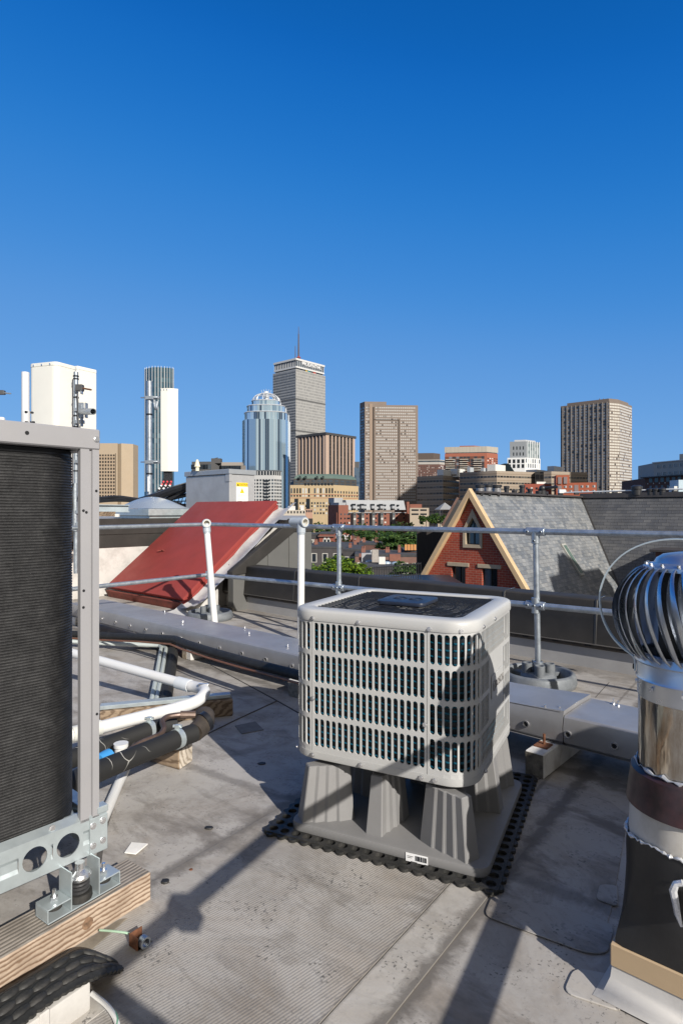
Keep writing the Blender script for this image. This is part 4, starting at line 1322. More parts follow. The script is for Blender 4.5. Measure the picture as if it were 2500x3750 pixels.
M_tan = pbr('tan_metal', (.46, .34, .21), .4, 0, .05, 4, dirt=(.38, .27, .16), damt=.4, dscale=6)
mb = MB(VM); mb.lathe([(.124, .757), (.126, .762), (.126, .800), (.1295, .806), (.126, .812), (.126, .862), (.130, .866)], n=48, cap=False); mb.build('upper_collar', M_turb, vent)
mb = MB(VM); mb.lathe([(.1235, .45), (.1235, .760)], n=48, cap=False); mb.build('flue_pipe', M_flue, vent)
mb = MB(VM); mb.lathe([(.126, .577), (.141, .569), (.152, .482), (.142, .480)], n=48, cap=False); mb.build('stained_band', M_rustband, vent)
mb = MB(VM); mb.lathe([(.143, .483), (.146, .40), (.149, .30)], n=48, cap=False); mb.build('cream_pipe', M_cream, vent)
ang = -math.atan2(.66, .75)
def sk(r_, z, k, n, sq):
    a = 2*math.pi*k/n
    c, s_ = math.cos(a), math.sin(a)
    q = 1 / max(abs(c), abs(s_))
    rr_ = r_*(1-sq) + r_*q*sq
    rr_ = min(rr_, r_*1.36)
    v = Matrix.Rotation(ang, 3, 'Z') @ Vector((c*rr_, s_*rr_, 0))
    return v + Z3*z
mb = MB(VM)
n = 64
def topz(k): return .402 + .010*math.cos(2*math.pi*k/n*3 + ang)
lv = [(.150, None, 0), (.152, .36, 0.0), (.151, .30, .05), (.153, .24, .25), (.152, .19, .62), (.1485, .150, .95), (.1485, .1375, 1)]
rows = []
for (r_, z, sq) in lv:
    rows.append([mb.V(sk(r_, topz(k) if z is None else z, k, n, sq)) for k in range(n)])
for a, c in zip(rows, rows[1:]):
    for k in range(n): mb.F((a[k], a[(k+1) % n], c[(k+1) % n], c[k]))
mb.build('black_skirt', M_skirt, vent, smooth=50)
mb = MB(VM)
rnd = random.Random(5)
pts = []
for k in range(n*2):
    kk = k/2
    pts.append(sk(.152, topz(kk) + rnd.uniform(-.003, .003), kk, n, 0))
mb.tube(pts + [pts[0]], [rnd.choice([.0015, .002, .003, .0045, .006]) for _ in range(len(pts)+1)], 6)
mb.build('sealant_bead', pbr('silver_sealant', (.60, .61, .63), .35, .35, .2, 40, .5, 80), vent)
mb = MB(VM)
a0 = ang; 
hook = [P(2500, 3235, 1.418), P(2474, 3238, 1.427), P(2464, 3262, 1.428), P(2474, 3310, 1.425), P(2480, 3350, 1.422), P(2495, 3395, 1.414)]
Vi = VM.inverted()
mb.tube([Vi @ p for p in hook], [.008, .008, .009, .008, .007, .003], 7)
mb.build('silver_tape', pbr('silver_tape', (.66, .67, .69), .3, .4, .2, 30, .6, 60), vent)
mb = MB(VM)
rnd = random.Random(8)
mb.tube([sk(.1285, .580 + .002*math.sin(k*1.3) + rnd.uniform(-.003, .003), k, n, 0) for k in range(n)] + [sk(.1285, .580, 0, n, 0)], [rnd.choice([.001, .0015, .0025, .004, .006]) for _ in range(n+1)], 6)
mb.build('sealant_bead', pbr('grey_sealant', (.45, .46, .48), .4, .3, .2, 40, .5, 80), vent)
mb = MB(VM @ Matrix.Rotation(ang, 4, 'Z'))
h = .1525
mb.box(-h, h, -h, h, .078, .1365); mb.build('tan_flashing', M_tan, vent, bevel=.003)
mb = MB(VM @ Matrix.Rotation(ang, 4, 'Z'))
for i, (hh, z) in enumerate(((.184, .0595), (.190, .03), (.215, .008), (.30, .005))):
    pass
lv = [(.149, .0775), (.152, .05), (.165, .016), (.185, .006)]
rows = [[mb.V((x*hh, y*hh, z)) for (x, y) in ((-1, -1), (1, -1), (1, 1), (-1, 1))] for hh, z in lv]
for a, c in zip(rows, rows[1:]):
    for k in range(4): mb.F((a[k], a[(k+1) % 4], c[(k+1) % 4], c[k]))
mb.build('curb_membrane', M_memb, vent, smooth=60)
# turbine head
TB, TT = .858, 1.098
def rprof(t): 
    return .128 + .071*math.sin(math.pi*min(1, t*1.0))**.62 - .026*t
vanes = 34
for i in range(vanes):
    a = 2*math.pi*i/vanes
    mb = MB(VM)
    rows = []
    for k in range(19):
        t = k/18
        tw = -.34*(t - .5)
        ro = rprof(t); z = TB + (TT - TB)*t + .012*math.sin(math.pi*t)
        ins_ = .040*math.sin(math.pi*t)**.5
        wa = .20*math.sin(math.pi*t)**.4 + .02
        row = []
        for q in range(5):
            u = q/4
            aa = a + tw - wa*u
            r_ = ro - ins_*(u**1.3) + .006*math.sin(math.pi*u)
            row.append(mb.V((math.cos(aa)*r_, math.sin(aa)*r_, z)))
        rows.append(row)
    for x, c in zip(rows, rows[1:]):
        for q in range(4): mb.F((x[q], x[q+1], c[q+1], c[q]))
    mb.build('vane', M_turb, vent, smooth=70)
mb = MB(VM); mb.lathe([(.130, .848), (.134, .852), (.129, .872), (.118, .874)], n=48, cap=False); mb.build('lower_ring', M_turb, vent)
mb = MB(VM); mb.lathe([(.113, 1.086), (.112, 1.096), (.098, 1.103), (.086, 1.106), (.080, 1.117), (.065, 1.127), (.03, 1.133), (.001, 1.134)], n=48, cap=False); mb.build('cap', M_turb, vent)
mb = MB(VM); mb.lathe([(.075, .86), (.075, 1.09)], n=24, cap=False); mb.build('inner_core', pbr('dark_core', (.03, .03, .032), .6, .4), vent)
for k in range(16):
    mb = MB(VM); a = k*math.pi/8; c = Vector((math.cos(a)*.104, math.sin(a)*.104, 1.099)); mb.tube([c, c + Z3*.006], .0045, 6); mb.build('rivet', M_bright, vent)
for k in range(10):
    mb = MB(VM); a = k*math.pi/5 + .3; d = Vector((math.cos(a), math.sin(a), 0)); c = d*.1265 + Z3*.790; mb.tube([c, c + d*.004], .006, 8); mb.build('rivet', M_bright, vent)
# brace strap looping over the head
def strap(sgn):
    vdir = Vector((-.866, .5, 0)) if sgn > 0 else Vector((.866, -.5, 0))
    side = vdir
    pts = [(0.0, 1.166), (.055, 1.166), (.108, 1.154), (.158, 1.126), (.196, 1.082), (.216, 1.03), (.219, .99), (.212, .945), (.19, .90), (.165, .872), (.136, .852), (.1305, .842), (.1305, .812)]
    mb = MB()
    pr = []
    for i in range(2):
        q = [pts[0]]
        for a, c in zip(pts, pts[1:]): q += [(a[0]*.75+c[0]*.25, a[1]*.75+c[1]*.25), (a[0]*.25+c[0]*.75, a[1]*.25+c[1]*.75)]
        pts = q + [pts[-1]]
    lat = Vector((-side.y, side.x, 0))
    r0 = []
    for k, (d, z) in enumerate(pts):
        a = pts[max(0, k-1)]; c = pts[min(len(pts)-1, k+1)]
        tx, tz = c[0]-a[0], c[1]-a[1]; l = math.hypot(tx, tz) or 1
        nrm = side*(tz/l)*-1 + Z3*(tx/l)
        p = VX + side*d + Z3*z
        r0.append([mb.V(p + lat*.010 + nrm*.0018), mb.V(p - lat*.010 + nrm*.0018), mb.V(p - lat*.010 - nrm*.0018), mb.V(p + lat*.010 - nrm*.0018)])
    for a, c in zip(r0, r0[1:]):
        for k in range(4): mb.F((a[k], a[(k+1) % 4], c[(k+1) % 4], c[k]))
    mb.F(r0[0]); mb.F(r0[-1])
    mb.build('brace_strap', M_galvrail, vent, smooth=40)
    mb = MB(); c = VX + side*.133 + Z3*.822; mb.tube([c, c + side*.003], .007, 8); mb.build('rivet', M_dark, vent)
strap(1); strap(-1)
mb = MB(VM); mb.tube([(0, 0, 1.13), (0, 0, 1.18)], .009, 8); mb.tube([(0, 0, 1.167), (0, 0, 1.175)], .018, 6); mb.build('spindle', M_rust, vent)
# ------------------------------------------------------------------ red roof hatch and the raised roof behind it
HR0 = Vector((-1.95, 7.42, 0))
HL, HWID = 1.555, 1.916
def hq(s, t, z): return HR0 - A3*s + B3*t + Z3*z     # s to the left, t up the slope
hatch = thing('roof_hatch', 'big red sloping roof hatch behind the guard railing', 'roof hatch', tuple(HR0 - A3*.9))
M_red = pbr('red_paint', (.25, .044, .038), .6, 0, .07, 2.5, .06, 30, dirt=(.17, .04, .036), damt=.45, dscale=3, spec=.2)
M_redrust = pbr('worn_red_paint', (.22, .050, .035), .75, 0, .3, 9, .2, 40, dirt=(.11, .04, .025), damt=.7, dscale=5)
SLZ = lambda t: .155 + (1.384 - .155) * t / HL
mb = MB()
up_ = (B3*HL + Z3*(1.384-.155)).normalized(); nn = A3.cross(up_) ; nn = nn if nn.z > 0 else -nn
c = [hq(0, 0, SLZ(0)), hq(HWID, 0, SLZ(0)), hq(HWID, HL, SLZ(HL)), hq(0, HL, SLZ(HL))]
mb.ext(c, -nn*.045)
mb.build('lid', M_red, hatch, bevel=.006, seg=2)
mb = MB()
mb.ext([hq(.03, -.02, SLZ(0)-.052), hq(HWID-.03, -.02, SLZ(0)-.052), hq(HWID-.03, .05, SLZ(0)-.20), hq(.03, .05, SLZ(0)-.20)], B3*.06)
mb.build('front_skirt', M_redrust, hatch, bevel=.004)
mb = MB()
mb.ext([hq(-.035, .0, SLZ(0)-.06), hq(-.035, HL, SLZ(HL)-.06), hq(-.035, HL, SLZ(HL)-.12), hq(-.035, 0, SLZ(0)-.12)], -A3*.05)
mb.ext([hq(-.012, .0, SLZ(0)-.047), hq(-.012, HL, SLZ(HL)-.047), hq(-.012, HL, SLZ(HL)-.062), hq(-.012, 0, SLZ(0)-.062)], -A3*.05)
mb.build('side_frame', M_red, hatch, bevel=.003)
mb = MB(); q = hq(1.45, .62, SLZ(.62)); mb.cbox(q + nn*.012, (.10, .03, .012)); mb.tube([q + nn*.01, q + nn*.03 + A3*.04, q + nn*.015 + A3*.08], .007, 6)
mb.build('latch', M_redrust, hatch)
# curb membrane to the right of the hatch
mb = MB()
prof = [(-.04, -.09), (-.10, -.105), (-.20, -.095), (-.28, -.05), (-.36, -.035)]
rows = []
for k in range(13):
    t = -.08 + (HL + .12) * k/12
    zb = SLZ(min(max(t, 0), HL)) 
    rows.append([mb.V(hq(s, t, max(.005, zb + dz + .012*math.sin(k*1.9 + j)))) for j, (s, dz) in enumerate(prof)])
for a, c in zip(rows, rows[1:]):
    for k in range(len(a)-1): mb.F((a[k], c[k], c[k+1], a[k+1]))
mb.build('curb_membrane', M_memb, hatch, smooth=60)
mb = MB()
mb.ext([hq(.0, .02, .0), hq(.0, HL, .0), hq(.0, HL, SLZ(HL)-.1), hq(.0, .02, SLZ(0)-.1)], -A3*(-.05) if False else A3*.02)
mb.ext([hq(-.02, .055, .0), hq(HWID, .055, 0), hq(HWID, .055, .10), hq(-.02, .055, .10)], B3*.03)
mb.build('curb', M_memb, hatch, smooth=0)
mb = MB()
rows = [[mb.V(hq(s, t, z)) for s, t, z in r] for r in (((.02, .0, .10), (-.12, .02, .06), (-.34, .1, .04)), ((.04, -.09, .03), (-.14, -.06, .02), (-.40, .0, .02)), ((.06, -.2, .004), (-.16, -.2, .004), (-.5, -.12, .004)))]
for a, c in zip(rows, rows[1:]):
    for k in range(2): mb.F((a[k], a[k+1], c[k+1], c[k]))
mb.build('corner_flashing', M_memb, hatch, smooth=60)
mb = MB(); q = P(822, 2237, 7.35); mb.cbox(q, (.2, .14, .07)); 
settag(mb.build('debris_heap', pbr('dark_debris', (.05, .042, .03), .9, 0, .7, 30, .6, 40), bevel=.02), 'small dark heap of debris lying between the hatch corner and the parapet', 'debris')

pent = thing('penthouse', 'raised roof block with dark metal edge bands behind the red hatch', 'penthouse', (-3.0, 9.6, 0))
M_panel = pbr('grey_panel', (.115, .115, .11), .45, 0, .06, 3, .03, 20, dirt=(.14, .14, .135), damt=.4, dscale=2)
def wq(t, n, z): return Vector((-1.61, 7.12, 0)) + B3*t - A3*n + Z3*z      # right side wall plane
side = [(.42, 0), (.42, .44), (.58, .52), (1.42, 1.06), (1.80, 1.10), (1.80, -.6)]
mb = MB(); mb.ext([wq(t, 0, z) for t, z in side], -A3*.10); mb.build('side_wall', M_panel, pent, smooth=0)
mb = MB()
for t, zt in ((.62, .54), (.98, .76), (1.36, 1.0)):
    mb.ext([wq(t, -.004, .45), wq(t+.012, -.004, .45), wq(t+.012, -.004, zt), wq(t, -.004, zt)], A3*.006)
mb.build('standing_seam', M_panel, pent, smooth=0)
mb = MB()
cop = [(.40, .44), (.40, .54), (1.40, 1.155), (1.44, 1.18), (1.815, 1.18), (1.815, 1.00), (1.46, 1.00), (.60, .45)]
mb.ext([wq(t, -.015, z - (.05 if z > .5 else 0)) for t, z in cop], -A3*.11)
mb.build('raking_coping', M_cladding, pent, bevel=.004)
mb = MB()
Lw = HR0 - A3*(HWID + .10)
def lw(t, z, o=0): return Lw + B3*t + A3*o + Z3*z
mb.ext([lw(-3.5, 0), lw(1.9, 0), lw(1.9, .90), lw(-3.5, .90)], -A3*.2)
mb.build('left_wall', M_memb, pent, smooth=0)
mb = MB(); mb.ext([lw(-3.5, .89, .03), lw(2.2, .89, .03), lw(2.2, 1.12, .03), lw(-3.5, 1.12, .03)], -A3*.3); mb.build('edge_cladding', M_cladding, pent, bevel=.004)
mb = MB(); mb.ext([lw(-3.5, .70, .015), lw(2.2, .70, .015), lw(2.2, .885, .022), lw(-3.5, .885, .022)], -A3*.1); mb.build('edge_cladding', M_cladding, pent, bevel=.003)
mb = MB()
far = 16
rp = [lw(-3.5, 0, -.1), lw(HL + .05, 0, -.1), hq(0, HL + .03, 0), wq(1.44, .05, 0), wq(1.80, .05, 0), Vector((-.95, far, 0)), Vector((-9, far + 3, 0)), Vector((-8.5, 5.0, 0))]
mb.ext([Vector((p.x, p.y, 1.02)) for p in rp], Z3*.09)
mb.build('raised_roof', M_upstand, pent, smooth=0)
mb = MB(); mb.ext([hq(-.3, HL + .02, .2), hq(HWID + .1, HL + .02, .2), hq(HWID + .1, HL + .02, 1.0), hq(-.3, HL + .02, 1.0)], B3*.1); mb.build('back_wall', M_panel, pent, smooth=0)

# skylight dome
skl = thing('dome_skylight', 'grey domed skylight on a metal curb in front of the black cables', 'skylight', tuple(P(555, 1886, 10.2)))
sc0 = P(556, 1880, 10.2); SKM = frame(Vector((sc0.x, sc0.y, 1.11)), A3, B3, Z3)
mb = MB(SKM); mb.box(-.60, .60, -.42, .42, .05, .16); mb.box(-.56, .56, -.38, .38, .0, .05); mb.build('curb', M_galvrail, skl, bevel=.006)
mb = MB(SKM)
rows = []
for i in range(13):
    rows.append([mb.V((-.57 + 1.14*j/16, -.39 + .78*i/12, .165 + .20*max(0, (1 - ((j-8)/8)**2))**.8 * max(0, 1 - ((i-6)/6)**2)**.8)) for j in range(17)])
for a, c in zip(rows, rows[1:]):
    for j in range(16): mb.F((a[j], a[j+1], c[j+1], c[j]))
mb.build('dome', pbr('acrylic_dome', (.26, .30, .35), .25, 0, .03, 4), skl, smooth=80)
# beam left of the skylight, with timber below
bm_ = thing('steel_beam', 'grey blue painted steel beam beside the domed skylight', 'beam', tuple(P(400, 1875, 9.3)))
mb = MB(); a = P(250, 1845, 9.0); c = P(470, 1848, 9.6)
for dz in (0, -.105): mb.beam(a - Z3*(.01 - dz), c - Z3*(.01 - dz), .10, .014)
mb.beam(a - Z3*.062, c - Z3*.062, .02, .10)
mb.build('beam', pbr('blue_grey_paint', (.30, .35, .38), .5), bm_, bevel=.002)
mb = MB(); mb.beam(P(375, 1882, 8.95), P(410, 1882, 9.2), .12, .07); settag(mb.build('timber_scrap', M_woodblk), 'small piece of timber below the grey blue beam', 'timber')
mb = MB(); mb.cbox(P(428, 1888, 9.2), (.07, .06, .05)); settag(mb.build('junction_box', M_white, bevel=.005), 'tiny pale box on the edge of the raised roof', 'box')

# metal equipment box with caution sticker
N_ = P(840, 1800, 10.2); N_ = Vector((N_.x, N_.y, 1.112))
ebox = thing('equipment_box', 'dull metal equipment box with a yellow and white caution sticker', 'equipment box', tuple(N_))
EM = frame(N_, A3, B3, Z3)
M_ebox = pbr('brushed_aluminium', (.44, .44, .44), .5, .35, .10, 2.5, .05, 20, dirt=(.34, .34, .35), damt=.8, dscale=3.0)
mb = MB(EM); mb.box(-1.27, 0, 0, .56, 0, .745); mb.build('body', M_ebox, ebox, bevel=.008)
mb = MB(EM); mb.box(-1.29, .02, -.02, .58, .750, .835); mb.build('lid', pbr('box_lid', (.36, .38, .40), .45, .4, .05, 3), ebox, bevel=.006)
mb = MB(EM); mb.box(-.10, .008, -.008, .05, .62, .752); mb.build('corner_tab', M_ebox, ebox, bevel=.003)
M_sw = pbr('sticker_white', (.80, .80, .78), .5, 0, .02); M_sy = pbr('sticker_yellow', (.75, .52, .02), .5, 0, .03); M_ink = pbr('black_ink', (.015, .015, .015), .6)
ST = EM @ frame((0.0012, .27, .44), (0, 1, 0), (0, 0, 1))
sw = .19
mb = MB(ST); mb.box(-.125, .125, -.17, .17, 0, .002); stk = mb.build('caution_sticker', M_sw, ebox, smooth=0)
mb = MB(ST); mb.box(-.125, .125, .10, .17, .0022, .003); mb.ext([(-.052, -.012, .0022), (.052, -.012, .0022), (0, .085, .0022)], (0, 0, .001)); mb.build('yellow_field', M_sy, stk, smooth=0)
mb = MB(ST)
mb.ext([(-.112, .113, .0032), (-.066, .113, .0032), (-.089, .157, .0032)], (0, 0, .0008))
mb.box(-.005, .005, .018, .05, .0034, .004); mb.box(-.005, .005, .002, .010, .0034, .004)
for i, w in enumerate((.16, .2, .2, .12, 0, .2, .19, .2, .1)):
    if w: mb.box(-.105, -.105 + w, -.034 - i*.0145, -.030 - i*.0145, .0022, .0028)
mb.build('small_print', M_ink, stk, smooth=0)
text_part('CAUTION', .050, ST @ Matrix.Translation((.030, .134, .0034)), 'lettering', M_ink, stk, .0006, .82)
cv = P(722, 1714, 10.75); 
cone = thing('cone_vent', 'small cream cone shaped vent cap on the metal equipment box', 'vent cap', (cv.x, cv.y, N_.z + .835))
mb = MB(MW[cone]); mb.lathe([(.034, 0), (.034, .07), (.055, .075), (.05, .09), (.018, .20), (.001, .205)], n=20); mb.build('cap', pbr('cream_cap', (.72, .66, .48), .5), cone)

# antennas
M_rad = pbr('radome', (.70, .69, .63), .42, 0, .02, 3, dirt=(.62, .61, .55), damt=.3, dscale=2)
def radome(name, label, N0, dl, wl, dr, wr, z0, z1, r, group=None):
    o = thing(name, label, 'antenna', (N0.x, N0.y, z0), 0, group)
    dl = Vector(dl).normalized(); dr = Vector(dr).normalized()
    base = [N0 + dl*wl, N0, N0 + dr*wr, N0 + dl*wl + dr*wr]
    pl = rounded(base, r, 7)
    mb = MB(); mb.prism(pl, z0, z1 - .05); mb.build('radome', M_rad, o, bevel=.004)
    cc = sum((Vector(b_) for b_ in base), Vector()) / 4
    mb = MB(); mb.prism([((p[0]-cc.x)*1.012 + cc.x, (p[1]-cc.y)*1.012 + cc.y) for p in pl], z1 - .05, z1); mb.build('end_cap', M_rad, o, bevel=.006)
    for k in range(3):
        f = .2 + .3*k
        nrm = Vector((dl.y, -dl.x, 0)); nrm = nrm if nrm.dot(-N0) > 0 else -nrm
        c = N0 + dl*wl*f + nrm*.004 + Z3*(z1-.028); c.z = z1 - .028
        mb = MB(); mb.tube([c, c + nrm*.008], .010, 8); mb.build('rivet', M_bright, o)
    return o
def zat(py, Y): return CAMZ - (py - HORIZ) * Y / FPX
n1 = P(205, 1500, 7.6)
radome('panel_antenna', 'wide cream panel antenna standing above the black coil condenser', n1, (-.95, .32, 0), .44, (.42, .9, 0), .34, zat(1772, 7.6), zat(1322, 7.6), .07)
n2 = P(283, 1500, 8.15)
radome('panel_antenna', 'cream panel antenna half hidden behind the clamped pole at the left', n2 + Vector((-.02, .06, 0)), (-.95, .32, 0), .2, (.52, .85, 0), .30, zat(1700, 8.2), zat(1338, 8.2), .02)
pol = thing('antenna_pole', 'galvanised antenna pole with clamps between two cream panel antennas', 'pole', tuple(P(280, 1990, 7.75)))
def vt(px, y0, y1, Y, r, mb=None):
    mb = mb or MB(); a = P(px, y0, Y); b = P(px, y1, Y); b.x = a.x; mb.tube([b, a], r, 14); return mb
YP = 7.72
vt(278, 1362, 2100, YP, .030).build('pole', M_galv, pol)
vt(275, 1770, 1945, YP - .01, .040).build('sleeve', M_galv, pol)
for y in (1375, 1385, 1453, 1520, 1560, 1722, 1805, 1826):
    vt(278, y, y + 5, YP, .036).build('band', M_black, pol)
for (y, w) in ((1427, .16), (1500, .2), (1545, .2), (1690, .18), (1875, .14), (1920, .14)):
    mb = MB(); q = P(290, y, YP - .03); mb.cbox(q, (w*.62, .05, .045)); mb.cbox(q + Vector((.04, -.02, 0)), (.018, .06, .12))
    mb.build('clamp', M_galv, pol, bevel=.004)
mb = MB(); mb.cbox(P(295, 1503, YP - .05), (.075, .02, .20)); mb.cbox(P(316, 1503, YP - .06), (.02, .06, .19)); mb.build('mount_plate', M_galv, pol, bevel=.003)
mb = MB(); a = P(300, 1507, YP - .08); b_ = P(341, 1507, YP - .45); mb.pipe(a, b_, .040, .033, 18); mb.build('stub_pipe', M_galv, pol)
mb = MB(); mb.tube([P(300, 1421, YP - .05), P(334, 1427, YP - .12)], .011, 8); mb.build('rod', M_rust, pol)
mb = MB(); q = P(292, 1420, YP - .05); mb.cbox(q, (.09, .07, .08)); mb.build('bracket', pbr('dark_bracket', (.10, .10, .10), .5, .5), pol, bevel=.005)
for k, pts in enumerate(([(283, 1440), (285, 1475), (284, 1520), (288, 1560), (293, 1600), (290, 1640)], [(290, 1725), (300, 1740), (296, 1780), (284, 1830)], [(268, 1770), (262, 1800), (266, 1850), (258, 1900), (262, 1960)], [(292, 1560), (303, 1600), (298, 1650), (284, 1660)])):
    mb = MB(); mb.tube(fillet([P(x, y, YP - .06) for x, y in pts], .1), .010, 6); mb.build('cable', M_black, pol)
whp = thing('whip_antenna', 'slim white tube antenna left of the wide cream panel', 'antenna', tuple(P(96, 1600, 7.2)))
mb = vt(93, 1363, 1520, 7.2, .044); mb.build('tube', pbr('white_fibre', (.62, .63, .64), .45, 0, .03), whp)
vt(94, 1505, 1700, 7.2, .049).build('socket', pbr('grey_fibre', (.55, .56, .57), .45, 0, .03), whp)
mb = MB(); mb.tube([P(94, 1508, 7.15), P(120, 1511, 7.3)], .014, 8); mb.tube([P(94, 1546, 7.15), P(125, 1546, 7.3)], .014, 8); mb.build('bracket', M_black, whp)
clm = thing('antenna_clamp', 'dark clamp with a thin rod entering at the left edge of the photo', 'clamp', tuple(P(0, 1450, 6.5)))
mb = MB(); mb.cbox(P(2, 1437, 6.5), (.09, .05, .045)); mb.cbox(P(-25, 1437, 6.5), (.03, .06, .12)); mb.build('jaw', pbr('clamp_metal', (.14, .14, .14), .5, .6), clm, bevel=.004)
mb = MB(); mb.tube([P(0, 1437, 6.5), P(40, 1441, 6.5)], .008, 8); mb.build('rod', M_galv, clm)
mb = MB(); mb.tube([P(-30, 1400, 6.55), P(-30, 2200, 6.55)], .03, 10); mb.build('pole', M_galv, clm)
mb = MB(); mb.cbox(P(6, 1536, 6.4), (.06, .05, .05)); mb.build('white_cover', M_white, clm, bevel=.012)
# far antenna with cables
YA = 12.0
n3 = P(598, 1600, 11.9)
ant3 = radome('panel_antenna', 'narrow cream panel antenna on a pole in front of the far glass tower', n3 + Vector((.12, -.03, 0)), (-.99, .12, 0), .20, (.9, .42, 0), .20, zat(1726, 11.9), zat(1422, 11.9), .05)
p3_ = thing('antenna_pole', 'thick galvanised pole left of the narrow cream panel antenna', 'pole', tuple(P(548, 1876, YA)))
vt(547, 1396, 1890, YA, .058).build('pole', M_galv, p3_)
for y in (1456, 1692):
    mb = MB(); mb.cbox(P(548, y, YA - .06), (.16, .05, .07)); mb.cbox(P(572, y, YA - .02), (.22, .05, .06)); mb.tube([P(515, y, YA - .07), P(578, y - 2, YA - .07)], .014, 8)
    mb.build('clamp', M_galv, p3_, bevel=.005)
mb = MB(); mb.tube(fillet([P(565, 1465, YA), P(568, 1490, YA - .05), P(572, 1500, YA), P(577, 1470, YA)], .1), .03, 8); mb.build('tilt_arm', M_galv, p3_)
for y in (1515, 1732):
    vt(547, y, y + 6, YA, .064).build('band', M_black, p3_)
mb = MB(); mb.tube([P(543, 1745, YA - .1), P(543, 1800, YA - .1)], .02, 8); mb.build('small_tube', M_white, p3_)
M_tr = pbr('red_tape', (.55, .05, .06), .5); M_tw = pbr('white_tape', (.75, .75, .73), .5)
for k in range(5):
    x = 601 + k*6.5
    pts = fillet([P(x, 1722, 11.95), P(x + 2, 1760, 11.9), P(x - 18 + k*2, 1790, 11.8), P(562 + k*5, 1822, 11.7), P(556 + k*4, 1850, 11.6)], .2)
    mb = MB(); mb.tube(pts, .019, 8)
    cb = mb.build('feed_cable', M_black, ant3)
    for (f, mt, nm) in () if k % 2 else ((.22, M_tr, 'red_band'), (.32, M_tr, 'red_band'), (.42, M_tw, 'white_band'), (.52, M_tw, 'white_band')):
        j = int(f * (len(pts)-1)); d = (pts[j+1]-pts[j]).normalized()
        c = pts[j].lerp(pts[j+1], .5)
        mb = MB(); mb.tube([c - d*.018, c + d*.018], .0215, 8); mb.build(nm, mt, cb)
cabs = (([(360, 1826), (430, 1818), (520, 1832), (600, 1828)], .030, 11.0), ([(360, 1834), (460, 1826), (540, 1838), (610, 1835)], .028, 11.0), ([(480, 1846), (560, 1822), (630, 1796), (690, 1778), (760, 1770)], .075, 11.3), ([(600, 1838), (650, 1808), (700, 1778), (760, 1760)], .06, 11.4), ([(560, 1838), (640, 1822), (700, 1808), (770, 1806)], .04, 11.5), ([(330, 1840), (420, 1832), (500, 1836)], .024, 11.2))
for k, (pts, r, Y) in enumerate(cabs):
    p = fillet([P(x, y, Y) for x, y in pts], .4)
    mb = MB(); mb.tube(p, r, 8)
    settag(mb.build('cable_bundle', M_black), ('uppermost of the thin black cables left of the domed skylight', 'lower thin black cable running behind the left end of the skylight', 'thickest black cable bundle rising behind the skylight dome to the metal box', 'black cable bundle crossing just above the thickest one beside the metal box', 'black cable lying low between the skylight dome and the metal box', 'short black cable above the grey blue steel beam')[k], 'cable')
tr_ = thing('cable_tray', 'dark wire cable tray between the dome and the metal equipment box', 'cable tray', tuple(P(660, 1860, 11.5)))
mb = MB()
for y in (1812, 1838, 1852): mb.tube([P(600, y, 11.6), P(700, y - 4, 11.6)], .012, 6)
for x in range(610, 700, 13): mb.tube([P(x, 1852, 11.6), P(x + 12, 1800, 11.6)], .008, 5)
mb.build('wires', pbr('dark_wire', (.03, .03, .03), .6), tr_)
mb = MB()
for (x, y, w) in ((640, 1840, .2), (668, 1846, .15), (655, 1856, .3), (690, 1850, .1)): mb.cbox(P(x, y + 8, 11.9), (w, .2, .1))
mb.build('feet', pbr('tray_feet', (.14, .10, .09), .7, 0, .5, 9), tr_)

# ------------------------------------------------------------------ second unit outside the frame at the right (shades the roof by the vent)
oc = Vector((2.41, 1.06, 0)) - B3*.42
ou = thing('cooling_unit', 'tall grey cooling unit standing outside the right of the frame', 'cooling unit', tuple(oc))
OM = frame(oc, A3, B3, Z3)
mb = MB(OM); mb.box(-.48, .55, -.42, .42, .12, 1.2); mb.build('casing', M_unit, ou, bevel=.03, seg=2)
for k in range(9):
    mb = MB(OM); mb.box(-.484, -.4805, -.36, .36, .2 + k*.1, .26 + k*.1); mb.build('louvre', M_dark, ou, smooth=0)
for sx in (-.4, .45):
    mb = MB(OM); mb.box(sx-.04, sx+.04, -.4, .4, 0, .1195); mb.build('foot', M_standp, ou)

# ------------------------------------------------------------------ pipe guard rail beside the camera (its shadow crosses the roof)
gr = thing('guard_railing', 'pipe guard railing standing to the right outside the frame', 'railing', (.44, .01, 0))
rd = Vector((.475, .88, 0)).normalized()
g0 = Vector((.350, -.045, 0))
mb = MB(); mb.tube(fillet([g0 + Vector((.9, -.63, 1.085)), g0 + Z3*1.085, g0 + rd*3.6 + Z3*1.085], .03), .024, 12); mb.build('top_rail', M_galv, gr)
mb = MB(); mb.tube([g0 + rd*.42 + Z3*.54 + Vector((.075, 0, 0)), g0 + rd*3.6 + Z3*.54 + Vector((.075, 0, 0))], .030, 12); mb.build('mid_rail', M_galv, gr)
mb = MB(); mb.cbox(g0 + rd*.33 + Z3*1.075, (.07, .07, .09)); mb.build('pipe_fitting', M_galv, gr, bevel=.01)
mb = MB(); mb.tube([g0 + rd*3.55 + Z3*.0, g0 + rd*3.55 + Z3*1.085], .024, 12); mb.build('post', M_galv, gr)
mb = MB(); mb.tube([g0 + Vector((.9, -.63, 0)), g0 + Vector((.9, -.63, 1.085))], .024, 12); mb.build('post', M_galv, gr)
